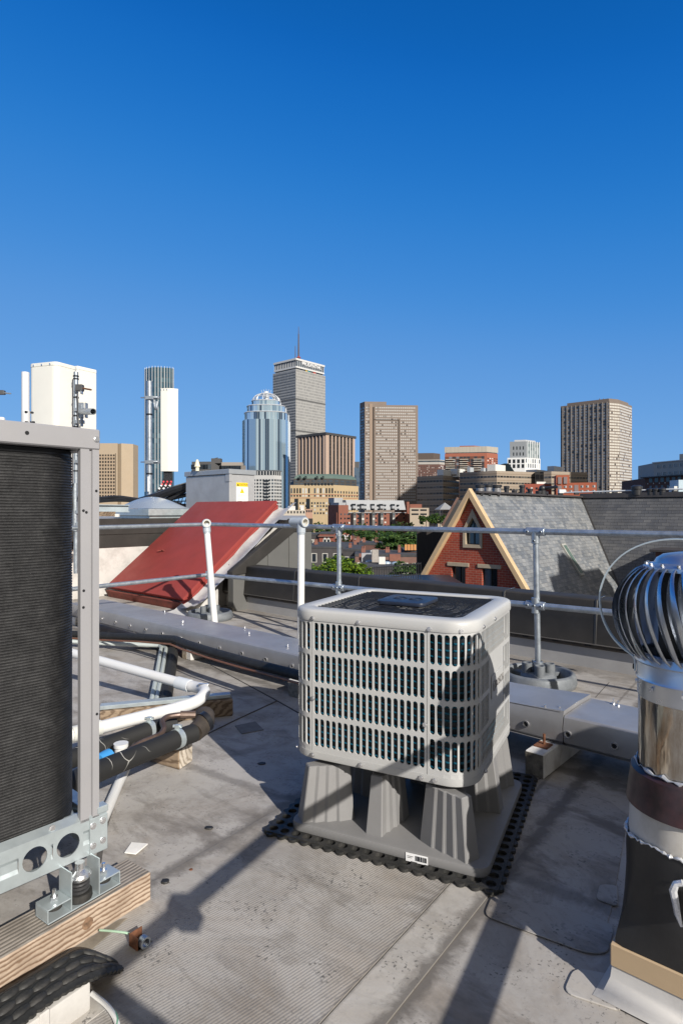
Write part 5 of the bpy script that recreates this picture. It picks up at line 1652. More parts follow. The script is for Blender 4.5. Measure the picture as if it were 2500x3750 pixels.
# ------------------------------------------------------------------ neighbouring brick house
house = thing('brick_house', 'brick gabled house with slate roofs and a row of ridge vents beyond the parapet', 'house', (6.33, 29.4, -12))
HO = Vector((6.33, 29.4, 0))
HM = frame(HO, A3, B3, Z3)          # x along the gable wall, y back along the ridge
M_brick = brick_mat('red_brick', (.30, .045, .022), (.38, .066, .032), (.36, .21, .15), bw=.30, bh=.115, ms=.010)
M_slate = brick_mat('sunlit_slate', (.145, .16, .178), (.27, .275, .275), (.08, .08, .085), bw=.34, bh=.20, ms=.006, rough=.5, bump=.6, var=.30, nscale=.8)  # sunlight on this slope is put into the lighter slate colours
M_slate_shade = brick_mat('shaded_slate', (.085, .088, .095), (.125, .125, .125), (.03, .03, .032), bw=.42, bh=.22, ms=.012, rough=.55, bump=.6, var=.3, nscale=.6)  # slate darkened in colour for slopes turned from the sun
M_rake = pbr('cream_rake_board', (.56, .40, .23), .6, 0, .07, 3, dirt=(.38, .27, .15), damt=.35, dscale=4)
M_stone = pbr('tan_stone', (.38, .31, .22), .8, 0, .1, 6)
M_glassd = pbr('dark_glass', (.012, .016, .02), .06, 0, .2, 2, spec=.9)
M_winf = pbr('dark_frame', (.02, .025, .028), .5)
HW, APZ, BZ = 3.05, 2.03, -2.75     # half width, apex height, lowest seen level
SLP = (APZ - BZ) / HW
def wall_x(z): return (APZ - z) / SLP
# wall built as courses around the openings
wins = [(-1.13, -.34, -4.0, -1.52), (.55, 1.36, -4.0, -1.52)]
aw = (-.31, .45, -.41, .91)         # arched attic window (x0,x1,sill,apex)
mb = MB(HM)
def wpoly(pts): mb.F([mb.V((x, 0, z)) for x, z in pts], [(x + 5, z + 8) for x, z in pts])
xl = lambda z: -wall_x(z)
ax = (aw[0]+aw[1])/2; spring = .31
zt1 = wins[0][3]
wpoly([(xl(aw[3]), aw[3]), (wall_x(aw[3]), aw[3]), (0, APZ)])
wpoly([(xl(spring), spring), (aw[0], spring), (ax, aw[3]), (xl(aw[3]), aw[3])])
wpoly([(aw[1], spring), (wall_x(spring), spring), (wall_x(aw[3]), aw[3]), (ax, aw[3])])
wpoly([(xl(aw[2]), aw[2]), (aw[0], aw[2]), (aw[0], spring), (xl(spring), spring)])
wpoly([(aw[1], aw[2]), (wall_x(aw[2]), aw[2]), (wall_x(spring), spring), (aw[1], spring)])
wpoly([(xl(zt1), zt1), (wall_x(zt1), zt1), (wall_x(aw[2]), aw[2]), (xl(aw[2]), aw[2])])
zb = -4.0
wpoly([(xl(zb), zb), (wins[0][0], zb), (wins[0][0], zt1), (xl(zt1), zt1)])
wpoly([(wins[0][1], zb), (wins[1][0], zb), (wins[1][0], zt1), (wins[0][1], zt1)])
wpoly([(wins[1][1], zb), (wall_x(zb), zb), (wall_x(zt1), zt1), (wins[1][1], zt1)])
wpoly([(-4, -12), (4, -12), (wall_x(zb), zb), (xl(zb), zb)])
for (x0, x1, z0, z1) in wins:
    for xx in (x0, x1): mb.F([mb.V((xx, 0, z0)), mb.V((xx, .22, z0)), mb.V((xx, .22, z1)), mb.V((xx, 0, z1))], [(0, z0+8), (.22, z0+8), (.22, z1+8), (0, z1+8)])
    mb.F([mb.V((x0, 0, z1)), mb.V((x1, 0, z1)), mb.V((x1, .22, z1)), mb.V((x0, .22, z1))])
mb.build('gable_wall', M_brick, house, smooth=0)
for (x0, x1, z0, z1) in wins:
    mb = MB(HM)
    for (a, b_) in ((x0, x0+.05), (x1-.05, x1), ((x0+x1)/2-.035, (x0+x1)/2+.035)): mb.box(a, b_, .14, .20, z0, z1)
    w = mb.build('window_frame', M_winf, house, smooth=0)
    mb = MB(HM); mb.box(x0+.05, x1-.05, .20, .23, z0, z1); mb.build('pane', M_glassd, w, smooth=0)
    mb = MB(HM); mb.box(x0-.22, x1+.20, -.05, .10, z1+.002, z1+.19); mb.build('lintel', M_stone, house, bevel=.01)
# blind in the right window
mb = MB(HM); mb.box(.61, .93, .17, .19, -4, -1.56); mb.build('blind', pbr('blue_blind', (.06, .10, .13), .5), house, smooth=0)
mb = MB(HM)
fr_o = [(aw[0]-.14, aw[2]-.16), (aw[1]+.14, aw[2]-.16), (aw[1]+.14, spring), (ax, aw[3]+.42), (aw[0]-.14, spring)]
fr_i = [(aw[0], aw[2]), (aw[1], aw[2]), (aw[1], spring), (ax, aw[3]), (aw[0], spring)]
fo = [mb.V((x, -.07, z)) for x, z in fr_o]; fi = [mb.V((x, -.07, z)) for x, z in fr_i]
go = [mb.V((x, .0, z)) for x, z in fr_o]; gi = [mb.V((x, .22, z)) for x, z in fr_i]
for k in range(5):
    j = (k+1) % 5
    mb.F((fo[k], fo[j], fi[j], fi[k])); mb.F((fo[k], fo[j], go[j], go[k])); mb.F((fi[k], fi[j], gi[j], gi[k]))
mb.build('attic_surround', M_stone, house, smooth=0)
mb = MB(HM); mb.ext([(aw[0], .16, aw[2]), (aw[1], .16, aw[2]), (aw[1], .16, spring), (ax, .16, aw[3]), (aw[0], .16, spring)], (0, .03, 0)); w = mb.build('attic_glass', pbr('attic_glass', (.03, .055, .07), .08, 0, .2, 2, spec=.9), house, smooth=0)
mb = MB(HM); mb.box(ax-.03, ax+.03, .12, .16, aw[2], aw[3]-.05); mb.box(aw[0], aw[0]+.04, .12, .16, aw[2], spring+.1); mb.box(aw[1]-.04, aw[1], .12, .16, aw[2], spring+.1); mb.box(aw[0], aw[1], .12, .16, aw[2], aw[2]+.04)
mb.build('glazing_bar', M_winf, w, smooth=0)
# rake boards stand proud of wall and roof
for sgn in (-1, 1):
    mb = MB(HM)
    dz = .32
    pts = [(0, APZ + .30), (sgn*(wall_x(-4.0)+.17), -4.0 + .0), (sgn*(wall_x(-4.0) - .10), -4.0 + .0), (0, APZ - .14)]
    q = [(x, -.30, z) for x, z in pts]
    mb.ext(q, (0, .32, 0)); mb.build('rake_board', M_rake, house, bevel=.012)
# roof slopes with UV for slate courses
def slope(name, mat_, pts, o, eu, ev, M=HM, par_=None):
    mb = MB(M)
    eu = Vector(eu).normalized(); ev = Vector(ev).normalized(); o = Vector(o)
    mb.F([mb.V(p) for p in pts], [((Vector(p)-o).dot(eu) + 20, (Vector(p)-o).dot(ev) + 20) for p in pts])
    return mb.build(name, mat_, par_ or house, smooth=0)
RLEN = 14.6
sl_ = math.hypot(1, SLP)
RZ = APZ + .10
evr = (-1/sl_, 0, SLP/sl_)
def rx(z): return (RZ - z) / SLP
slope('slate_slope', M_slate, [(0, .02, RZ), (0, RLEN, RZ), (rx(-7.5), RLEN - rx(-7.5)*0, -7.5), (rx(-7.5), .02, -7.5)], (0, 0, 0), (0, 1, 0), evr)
slope('slate_slope', M_slate_shade, [(0, .02, RZ), (-rx(-7.5), .02, -7.5), (-rx(-7.5), RLEN, -7.5), (0, RLEN, RZ)], (0, 0, 0), (0, 1, 0), (1/sl_, 0, SLP/sl_))
# main roof, ridge along the gable direction
my = RLEN
def mz(y): return RZ + .02 - (my - y) * SLP
slope('main_roof_slope', M_slate_shade, [(0, my, RZ+.02), (12.5, my, RZ+.02), (12.5, my - 6.0, mz(my-6.0)), (rx(mz(my-6.0)) , my - 6.0, mz(my-6.0))], (0, 0, 0), (1, 0, 0), (0, 1/sl_, SLP/sl_))
slope('main_roof_slope', M_slate_shade, [(0, my, RZ+.02), (-5, my, RZ - 3), (-5, my+4, RZ - 8), (12.5, my + 4, RZ - 8), (12.5, my, RZ + .02)], (0, 0, 0), (1, 0, 0), (0, -1/sl_, SLP/sl_))
mb = MB(HM)
a0 = Vector((0, my, RZ + .03)); zv = mz(my - 6.0)
a1 = Vector((rx(zv), my - 6.0, zv))
mb.beam(a0, a1, .16, .05, (0, -.5, 1)); mb.build('valley_flashing', pbr('valley_lead', (.028, .027, .026), .5, 0, .2, 4), house)
M_ridge = pbr('ridge_cap', (.05, .045, .045), .5, 0, .15, 3)
mb = MB(HM); mb.beam((0, .3, RZ + .03), (0, my + .2, RZ + .03), .42, .10); mb.build('ridge_cap', M_ridge, house)
mb = MB(HM); mb.beam((0, my, RZ + .10), (12.6, my, RZ + .10), .34, .30); mb.build('ridge_cap', M_ridge, house)
# skylight on the sunlit slope
mb = MB(HM)
def on(yy, z, h=.04): return Vector((rx(z), yy, z)) + Vector((SLP/sl_, 0, 1/sl_))*h
for (ya, yb, za, zc) in ((6.6, 7.15, -.62, -2.30),):
    q = [on(ya, za, .0), on(yb, za, .0), on(yb, zc, .0), on(ya, zc, .0)]
    mb.ext(q, Vector((SLP/sl_, 0, 1/sl_))*.10)
w = mb.build('roof_window', pbr('roof_window_frame', (.33, .33, .30), .5), house, bevel=.01)
mb = MB(HM); mb.ext([on(6.67, -.72, .1002), on(7.08, -.72, .1002), on(7.08, -2.2, .1002), on(6.67, -2.2, .1002)], Vector((SLP/sl_, 0, 1/sl_))*.006)
mb.build('pane', pbr('green_glass', (.10, .15, .13), .15, spec=.9), w, smooth=0)
# dormer on the dark slope at the right
mb = MB(HM)
mb.box(5.6, 9.0, my - 4.2, my - 1.0, -4.6, -1.05); dm = mb.build('dormer', pbr('copper_cladding', (.10, .035, .025), .5, .2, .3, 5), house, bevel=.02)
mb = MB(HM); mb.box(5.35, 9.2, my - 4.45, my - .8, -1.048, -.90); mb.build('dormer_roof', M_ridge, dm, bevel=.02)
# vents along the ridge
M_pot = pbr('black_vent_pot', (.022, .022, .024), .45, 0, .25, 8)
M_foil = pbr('weathered_foil', (.26, .26, .27), .4, .4, .5, 10, .3, 30)
pots = [(1628, 1790, 15, 62, 0), (1757, 1776, 25, 46, 1), (1786, 1785, 17, 30, 0), (1787+0, 1778, 13, 35, 0), (1786, 1774, 24, 46, 1), (1818, 1776, 26, 46, 1), (1854, 1780, 14, 40, 0), (1883, 1796, 14, 30, 0), (1911, 1777, 15, 46, 0), (1940, 1790, 14, 32, 0), (1972, 1798, 16, 25, 0)]
def ridge_at(px):
    t = (px - 1250) / FPX
    y = (t*HO.y - HO.x) / (B3.x - t*B3.y)
    return max(.45, y)
for k, (px, top, w, h, foil) in enumerate(pots):
    if k in (2, 3): continue
    y = ridge_at(px); c = HO + B3*y
    sc_ = c.y / FPX
    zt = CAMZ - (top - HORIZ) * sc_; r_ = w * sc_ * .72
    if k == 0: c = c - A3*.55 + B3*1.2; r_ *= .9
    mb = MB(); mb.lathe([(r_*.8, RZ - .1), (r_*.8, zt - .12), (r_, zt - .12), (r_*1.02, zt), (r_*.8, zt + .01), (r_*.75, zt - .1)], (c.x, c.y, 0), 16)
    o = mb.build('ridge_vent', M_pot, house)
    if foil:
        mb = MB(); mb.lathe([(r_*.83, RZ + .05), (r_*.83, zt - .16)], (c.x, c.y, 0), 16, cap=False); mb.build('foil_wrap', M_foil, o)
c = HO + B3*ridge_at(1985)
mb = MB(); mb.ball(Vector((c.x, c.y, RZ + .42)), .20); mb.tube([(c.x, c.y, RZ), (c.x, c.y, RZ+.3)], .22, 12); mb.tube([Vector((c.x, c.y, RZ+.42)), Vector((c.x, c.y, RZ+.50)) + A3*.9], .09, 8); mb.build('ridge_vent', M_pot, house)
mc = HO + B3*my
def main_at(px):
    t = (px - 1250)/FPX
    x = (t*mc.y - mc.x)/(A3.x - t*A3.y)
    return mc + A3*x
for (px, r_, h) in ((2331, .30, .62), (2380, .20, .40), (2400, .20, .42), (2424, .20, .42)):
    c = main_at(px); mb = MB(); mb.lathe([(r_, RZ), (r_, RZ+h*.55), (r_*1.15, RZ+h*.6), (r_*1.15, RZ + h*.85), (r_*.6, RZ + h)], (c.x, c.y, .1), 14); mb.build('ridge_vent', M_pot, house)
mb = MB(); a = main_at(2052) + Z3*(RZ + .33); b_ = main_at(2500) + Z3*(RZ + .42); mb.tube([a, b_], .045, 8); ht = mb.build('heat_cable_pipe', pbr('pale_pipe', (.62, .64, .66), .5), house)
for px in (2052, 2110, 2180, 2250, 2320, 2470):
    c = main_at(px); mb = MB(); mb.cbox(c + Z3*(RZ + .26), (.30, .2, .16)); mb.build('pipe_stand', M_pot, ht, bevel=.02)
c = main_at(2056); mb = MB(); mb.cbox(c + Z3*(RZ + .42), (.45, .3, .26)); mb.build('junction_box', M_white, ht, bevel=.02)
# dark timber clad wall to the left of the gable
dk = thing('dark_clad_wall', 'dark timber clad wall standing in shade left of the brick gable', 'wall', tuple(P(1560, 2300, 33)))
o_ = P(1526, 1946, 34.0)
mb = MB(frame(Vector((o_.x, o_.y, 0)), (1, -.12, 0), (.12, 1, 0), Z3)); mb.box(0, 3.4, 0, 5, -12, o_.z); mb.build('cladding', pbr('dark_timber', (.022, .016, .013), .7, 0, .3, 2, stretch=(6, 6, .4)), dk, smooth=0)
mb = MB(frame(Vector((o_.x, o_.y, 0)), (1, -.12, 0), (.12, 1, 0), Z3)); mb.box(1.18, 1.85, -.05, -.002, -4.35, -3.25); mb.build('window', pbr('blue_frame', (.03, .12, .20), .4), dk, smooth=0)
mb = MB(frame(Vector((o_.x, o_.y, 0)), (1, -.12, 0), (.12, 1, 0), Z3)); mb.box(1.25, 1.80, -.06, -.052, -4.25, -3.32); mb.build('pane', M_glassd, dk, smooth=0)
# second raking edge seen behind the gable's left rake
rk = thing('slate_gable_edge', 'dark sloping roof edge with worn copper trim behind the left rake of the brick gable', 'roof edge', tuple(P(1680, 1900, 36)))
mb = MB(); a = P(1612, 1945, 36); b_ = P(1672, 1830, 36); mb.ext([a, b_, b_ + Vector((.8, .4, -.1)), a + Vector((2.2, .4, 0))], (.3, 1.5, 0)); mb.build('slate', M_slate_shade, rk, smooth=0)
mb = MB(); mb.beam(P(1618, 1925, 35.9), P(1676, 1822, 35.9), .12, .14); mb.build('trim', pbr('worn_copper_trim', (.10, .05, .035), .6, 0, .4, 3), rk)

# roof terrace railing with thin pickets
fen = thing('iron_fence', 'thin black iron picket fence on the terrace left of the brick gable', 'fence', tuple(P(1450, 2140, 24)))
fa, fb = P(1362, 2125, 25), P(1540, 2108, 25)
hgt_ = .50
mb = MB(); mb.beam(fa + Z3*hgt_, fb + Z3*hgt_, .04, .04); mb.beam(fa + Z3*.06, fb + Z3*.06, .04, .04); mb.build('rails', M_black, fen)
for k in range(21):
    p = fa.lerp(fb, k/20); mb = MB(); mb.tube([p - Z3*.3, p + Z3*(hgt_ + .06)], .016, 5); mb.build('picket', M_black, fen)
ter = thing('roof_terrace', 'black flat roof terrace below the iron picket fence', 'terrace', tuple(P(1450, 2170, 24)))
mb = MB(); q = P(1330, 2132, 24.5); mb.box(q.x, q.x + 4.0, q.y - 6, q.y + 3, -12, q.z - .02); mb.build('roof', M_black, ter, smooth=0)

# stepped gable outside the frame at the right: its shadow lies on the sunlit slates
sh_pix = [(2036, 2184), (2017, 2126), (2052, 2113), (2045, 2031), (2055, 2046), (2064, 2034), (2144, 2101), (2198, 2091), (2246, 2158), (2275, 2250), (2040, 2250)]
sn = (HM.to_3x3() @ Vector((SLP, 0, 1))).normalized(); s0 = HM @ Vector((0, 0, RZ))
wn_ = Vector((tosun.x, tosun.y, 0)).normalized(); wp0 = Vector((24.5, 11.0, 0))
cast = []
for (x, y) in sh_pix:
    d = P(x, y, 1.0) - Vector((0, 0, CAMZ)); o0 = Vector((0, 0, CAMZ))
    q = o0 + d * ((s0 - o0).dot(sn) / d.dot(sn))
    cast.append(q + tosun * ((wp0 - q).dot(wn_) / tosun.dot(wn_)))
sg = thing('stepped_gable', 'stepped brick gable outside the right of the frame shading the slates', 'gable', (wp0.x, wp0.y, -12))
mb = MB(); mb.ext(cast, -wn_ * .4); mb.build('gable_wall', M_brick, sg, smooth=0)
lo_ = [c.copy() for c in (cast[-1], cast[-2])]
mb = MB(); mb.ext([lo_[0] - Z3*.01, lo_[1] - Z3*.01, Vector((lo_[1].x, lo_[1].y, -12)), Vector((lo_[0].x, lo_[0].y, -12))], -wn_ * .4); mb.build('wall', M_brick, sg, smooth=0)
# ------------------------------------------------------------------ the city
GZ = -19.0
m_, nt, b = nodes_of('city_ground')
v = coord(nt, 'Object')
nt.links.new(ramp(nt, noise_v(nt, v, .05, 6), [(.35, (.05, .05, .05)), (.6, (.09, .085, .08)), (.7, (.05, .08, .03))]), b.inputs['Base Color']); b.inputs['Roughness'].default_value = .9
mb = MB(); mb.poly([(-4000, -60, GZ), (4000, -60, GZ), (4000, 5200, GZ), (-4000, 5200, GZ)])
settag(mb.build('ground', m_, smooth=0), kind='structure')

class Bld:
    def __init__(s, name, label, poly, z0, z1, wall, cat='building', group=None, wallname='wall'):
        s.poly = [Vector((p[0], p[1], 0)) for p in poly]
        c = sum(s.poly, Vector()) / len(poly)
        s.o = thing(name, label, cat, (c.x, c.y, z0), 0, group)
        s.z0, s.z1 = z0, z1
        s.w = []
        if wall:
            s.prism(wallname, s.poly, z0, z1, wall)
    def prism(s, name, poly, z0, z1, mat_, bevel=0):
        mb = MB()
        n = len(poly)
        a = [mb.V((p[0], p[1], z0)) for p in poly]; b_ = [mb.V((p[0], p[1], z1)) for p in poly]
        d = 0
        for k in range(n):
            j = (k+1) % n
            w = (Vector(poly[j][:2]) - Vector(poly[k][:2])).length
            mb.F((a[k], a[j], b_[j], b_[k]), [(d, z0 - GZ), (d+w, z0 - GZ), (d+w, z1 - GZ), (d, z1 - GZ)]); d += w
        mb.F(b_); mb.F(a[::-1])
        return mb.build(name, mat_, s.o, smooth=0, bevel=bevel)
    def face(s, i):
        p, q = s.poly[i], s.poly[(i+1) % len(s.poly)]
        d = q - p; L = d.length; d.normalize()
        return p, d, Vector((d.y, -d.x, 0)), L
    def fbox(s, mb, i, u0, u1, z0, z1, o0=-.3, o1=.06, name=None):
        p, d, n, L = s.face(i)
        M_ = frame(p, d, -n, Z3)
        old = mb.M; mb.M = M_
        mb.box(u0, u1, -o1, -o0, z0, z1); mb.M = old
    def part(s, name, i, u0, u1, z0, z1, mat_, o0=-.3, o1=.06, parent=None):
        mb = MB(); s.fbox(mb, i, u0, u1, z0, z1, o0, o1)
        return mb.build(name, mat_, parent or s.o, smooth=0)
    def bands(s, faces, zs, h, mat_, ins_=0.0, o1=.08, name='window_band'):
        for z in zs:
            mb = MB()
            for i in faces:
                L = s.face(i)[3]; s.fbox(mb, i, ins_, L - ins_, z, z + h, -.2, o1)
            mb.build(name, mat_, s.o, smooth=0)
    def fins(s, i, n, w, dep, z0, z1, mat_, u0=0, u1=None, name='fin'):
        L = s.face(i)[3]; u1 = L if u1 is None else u1
        for k in range(n):
            u = u0 + (u1-u0) * (k + .5) / n
            s.part(name, i, u - w/2, u + w/2, z0, z1, mat_, -.1, dep)
    def grid(s, i, n, zs, w, h, mats, u0=0, u1=None, seed=1, skip=0.0):
        L = s.face(i)[3]; u1 = L if u1 is None else u1
        rnd = random.Random(seed)
        for z in zs:
            for k in range(n):
                if rnd.random() < skip: continue
                u = u0 + (u1-u0)*(k+.5)/n
                s.w.append((i, u - w/2, u + w/2, z, z + h, rnd.randrange(len(mats)), mats))
    def emit(s, limit=100):
        rest = None
        for k, (i, a, c, z0, z1, mi, mats) in enumerate(s.w):
            if k < limit:
                s.part('window', i, a, c, z0, z1, mats[mi], -.2, .05)
            else:
                if rest is None: rest = MB(); rm = mats
                rest.cur = mi if mats is rm else 0
                s.fbox(rest, i, a, c, z0, z1, -.2, .05)
        if rest:
            settag(rest.build('far_windows', rm, s.o, smooth=0), kind='stuff')

def line_at(o, d, px):
    t = (px - 1250)/FPX
    return (t*o.y - o.x) / (d.x - t*d.y)
def corner(pxN, Y, pxL, pxR, dl=None, dr=None):
    dl = Vector(dl) if dl else -A3; dr = Vector(dr) if dr else B3
    dl = Vector((dl.x, dl.y, 0)).normalized(); dr = Vector((dr.x, dr.y, 0)).normalized()
    n_ = P(pxN, HORIZ, Y); n_.z = 0
    L = n_ + dl*line_at(n_, dl, pxL); R_ = n_ + dr*line_at(n_, dr, pxR)
    return [L, n_, R_, L + R_ - n_]
def zz(py, Y): return CAMZ - (py - HORIZ)*Y/FPX
def frange(a, b_, n): return [a + (b_-a)*k/n for k in range(n)]

W_dk = pbr('far_glass_dark', (.015, .020, .026), .12, 0, .4, .3)
W_md = pbr('far_glass_mid', (.06, .075, .09), .15, 0, .4, .3)
W_lt = pbr('far_curtain', (.48, .48, .46), .4, 0, .2, .3)
WM = [W_dk, W_dk, W_md]
WML = [W_dk, W_md, W_lt]

# --- tall slab tower with a flared crown
Y = 814
pol_ = corner(1083, Y, 999, 1191)
mt = pane_mat('aluminium_grid', 1.6, 3.9, [(.45, (.20, .20, .195)), (.35, (.15, .15, .15)), (.2, (.25, .25, .24))], (.34, .335, .32), .42, .30, .35)
T = Bld('office_tower', 'tallest tower, grey metal grid with a flared lettered crown and a mast', pol_, GZ, zz(1350, Y), mt)
p0_, d0_, n0_, L0_ = T.face(0)
for k, z in enumerate(frange(zz(1820, Y), zz(1352, Y), 46)):
    mb = MB(); T.fbox(mb, 0, .2, L0_-.2, z, z + 1.5, -.2, .25); mb.build('window_band', pane_mat('row_panes', 1.5, 30, [(.6, (.05, .05, .052)), (.4, (.11, .11, .11))], (.26, .26, .25), .35, 0, .3) if k == 0 else bpy.data.materials['row_panes'], T.o, smooth=0)
dkband = pbr('dark_louvre', (.10, .10, .10), .6)
for i in (0, 1): T.part('louvre_band', i, 0, T.face(i)[3], zz(1462, Y), zz(1457, Y), dkband, -.2, .3)
for i in (0, 1): T.part('louvre_band', i, 0, T.face(i)[3], zz(1578, Y), zz(1573, Y), dkband, -.2, .3)
cen = sum(pol_, Vector())/4
def scale_poly(pl, k, c=None):
    c = c or sum(pl, Vector())/len(pl)
    return [c + (p - c)*k for p in pl]
T.prism('crown_neck', scale_poly(pol_, .90), zz(1350, Y)+.1, zz(1342, Y), pbr('crown_glass', (.03, .045, .06), .15))
M_cw = pbr('crown_white', (.55, .55, .54), .6, 0, .03)
T.prism('crown_sill', scale_poly(pol_, .965), zz(1344, Y), zz(1338, Y), M_cw)
T.prism('crown_storey', scale_poly(pol_, .93), zz(1338, Y), zz(1316, Y), pbr('crown_glass_light', (.07, .09, .115), .2))
T.prism('crown_roof', scale_poly(pol_, .98), zz(1316, Y), zz(1309, Y), M_cw)
cp_ = scale_poly(pol_, .94)
def edge_fins(pa, pb, n, z0, z1, w, mt_, name):
    d = (pb - pa)
    for k in range(n + 1):
        q = pa + d*k/n; mb = MB(); mb.tube([Vector((q.x, q.y, z0)), Vector((q.x, q.y, z1))], w, 4); mb.build(name, mt_, T.o, smooth=0)
edge_fins(cp_[0], cp_[1], 13, zz(1338, Y), zz(1316, Y), .34, M_cw, 'crown_fin')
edge_fins(cp_[1], cp_[2], 15, zz(1338, Y), zz(1316, Y), .34, M_cw, 'crown_fin')
T.prism('roof_plant', scale_poly(pol_, .70), zz(1309, Y), zz(1303, Y), pbr('roof_plant', (.04, .04, .042), .7))
mst = pbr('mast_metal', (.12, .10, .10), .5, .3); mstr = pbr('mast_red', (.25, .05, .05), .6)
c = cen + (pol_[1] - cen)*.30
def mpx(px, Yc): q = P(px, HORIZ, Yc); return q
for (px, y0, y1, r_) in ((1093, 1305, 1215, 1.3), (1093, 1215, 1187, .5), (1081, 1305, 1258, .6)):
    q = P(px, HORIZ, Y + 10); mb = MB(); mb.tube([Vector((q.x, q.y, zz(y0, Y))), Vector((q.x, q.y, zz(y1, Y)))], [r_, r_*.6], 6); mb.build('mast', mst, T.o)
q = P(1093, HORIZ, Y + 10)
mb = MB(); mb.tube([Vector((q.x, q.y, zz(1304, Y))), Vector((q.x, q.y, zz(1297, Y)))], [3.5, 1.4], 6); mb.build('mast_foot', mstr, T.o)
p1_, d1_, n1_ = cp_[1], (cp_[2]-cp_[1]).normalized(), None
L1_ = (cp_[2]-cp_[1]).length
n1_ = Vector((d1_.y, -d1_.x, 0))
tp = p1_ + d1_*L1_*.53 + n1_*1.2; tp.z = zz(1324.5, Y)
text_part('PRUDENTIAL', 6.4, frame(tp, d1_, Z3), 'sign_lettering', pbr('sign_white', (.85, .85, .85), .5), T.o, .3, 1.0)
# coloured light strip below the crown
for k, (col_, f) in enumerate((((.5, .35, .02), .33), ((.02, .22, .25), .40), ((.45, .05, .03), .62))):
    mb = MB(); a = scale_poly(pol_, .905); q = a[1].lerp(a[2], f); q2 = a[1].lerp(a[2], f + .10)
    mb.beam(Vector((q.x, q.y, zz(1347, Y))) + n1_*.3, Vector((q2.x, q2.y, zz(1347, Y))) + n1_*.3, .4, 2.2); mb.build('colour_panel', pbr('panel_colour', col_, .5), T.o)

# --- rounded glass tower with white fins
Y = 852
L = P(526, HORIZ, Y + 18); R_ = P(638, HORIZ, Y + 22)
c = P(580, HORIZ, Y + 30)
base = [Vector((P(525, 0, Y+14).x, Y+14, 0)), Vector((P(562, 0, Y).x, Y, 0)), Vector((P(638, 0, Y+8).x, Y+8, 0)), Vector((P(634, 0, Y+52).x, Y+52, 0)), Vector((P(540, 0, Y+52).x, Y+52, 0))]
pl = [Vector((p[0], p[1], 0)) for p in rounded(base, 9, 5)]
gl = pane_mat('blue_glass_curtain', 4.4, 7.2, [(.6, (.028, .068, .098)), (.3, (.042, .09, .12)), (.1, (.08, .14, .17))], (.05, .07, .085), .12, .12, .1)
g1 = Bld('glass_tower', 'slim dark blue glass tower with white vertical fins and rounded corners', pl, GZ, zz(1343, Y), gl)
M_fin = pbr('white_fin', (.68, .70, .70), .5, 0, .03)
per = [(pl[k], pl[(k+1) % len(pl)]) for k in range(len(pl))]
for px in (527, 531, 537, 546, 557, 568, 579, 590, 602, 612, 622, 631, 636):
    best = None
    t = (px-1250)/FPX
    for a, b_ in per:
        d = b_ - a
        den = d.x - t*d.y
        if abs(den) < 1e-6: continue
        u = (t*a.y - a.x)/den
        if 0 <= u <= 1:
            q = a + d*u
            if best is None or q.y < best.y: best = q
    if best is None: continue
    long_ = px < 605
    mb = MB(); mb.tube([Vector((best.x, best.y, zz(1800, Y) if long_ else zz(1420, Y))), Vector((best.x, best.y, zz(1338, Y)))], .40 if long_ else .28, 4)
    mb.build('fin', M_fin, g1.o, smooth=0)

# --- stepped glass tower with a lattice dome
Y = 732
M_g2 = pane_mat('light_blue_glass', 2.6, 900.0, [(.35, (.42, .58, .70)), (.3, (.24, .38, .52)), (.2, (.52, .68, .78)), (.15, (.06, .11, .18))], (.45, .48, .50), .14, .0, .12, .6)
M_wf = pbr('silver_fin', (.62, .64, .66), .4, .3, .04)
def octo(pxa, pxb, dep, ch=.22, Yc=Y):
    a = P(pxa, HORIZ, Yc + dep*.5); b_ = P(pxb, HORIZ, Yc + dep*.5)
    cx = (a.x+b_.x)/2; w = (b_.x-a.x)/2; cy = Yc + dep*.5
    pts = []
    for k in range(20):
        q = -math.pi + math.pi*2*k/20 + .08
        e = 2/2.8
        x = math.copysign(abs(math.cos(q))**e, math.cos(q)); y = math.copysign(abs(math.sin(q))**e, math.sin(q))
        pts.append(Vector((cx + x*w, cy + y*dep*.5, 0)))
    return pts
o2 = octo(891, 1060, 56)
g2 = Bld('glass_tower', 'stepped pale blue glass tower topped by a white lattice dome', o2, GZ, zz(1533, Y), M_g2)
tiers = [(897, 1056, 1504, 50), (906, 1046, 1478, 44), (923, 1026, 1457, 34)]
cprev = Y + 28
for (pa, pb, yt, dep) in tiers:
    pl = octo(pa, pb, dep, Yc=Y + (56-dep)/2)
    g2.prism('tier', pl, zz(1540, Y), zz(yt, Y), M_g2)
    for k in range(10, 20):
        q = pl[k]; mb = MB(); mb.tube([Vector((q.x, q.y, zz(1540, Y))), Vector((q.x, q.y, zz(yt - 2, Y)))], .7, 4); mb.build('fin', M_wf, g2.o, smooth=0)
    mb = MB(); mb.tube([Vector((p.x, p.y, zz(yt, Y))) for p in pl] + [Vector((pl[0].x, pl[0].y, zz(yt, Y)))], .7, 4); mb.build('parapet_ring', M_wf, g2.o, smooth=0)
for k in range(9, 21):
    q = o2[k % 20]; q2 = o2[(k+1) % 20]
    for f in (0, .5):
        r_ = q.lerp(q2, f)
        mb = MB(); mb.tube([Vector((r_.x, r_.y, zz(1900, Y))), Vector((r_.x, r_.y, zz(1531 + (3 if f else 0), Y)))], .75 if f == 0 else .45, 4); mb.build('fin', M_wf, g2.o, smooth=0)
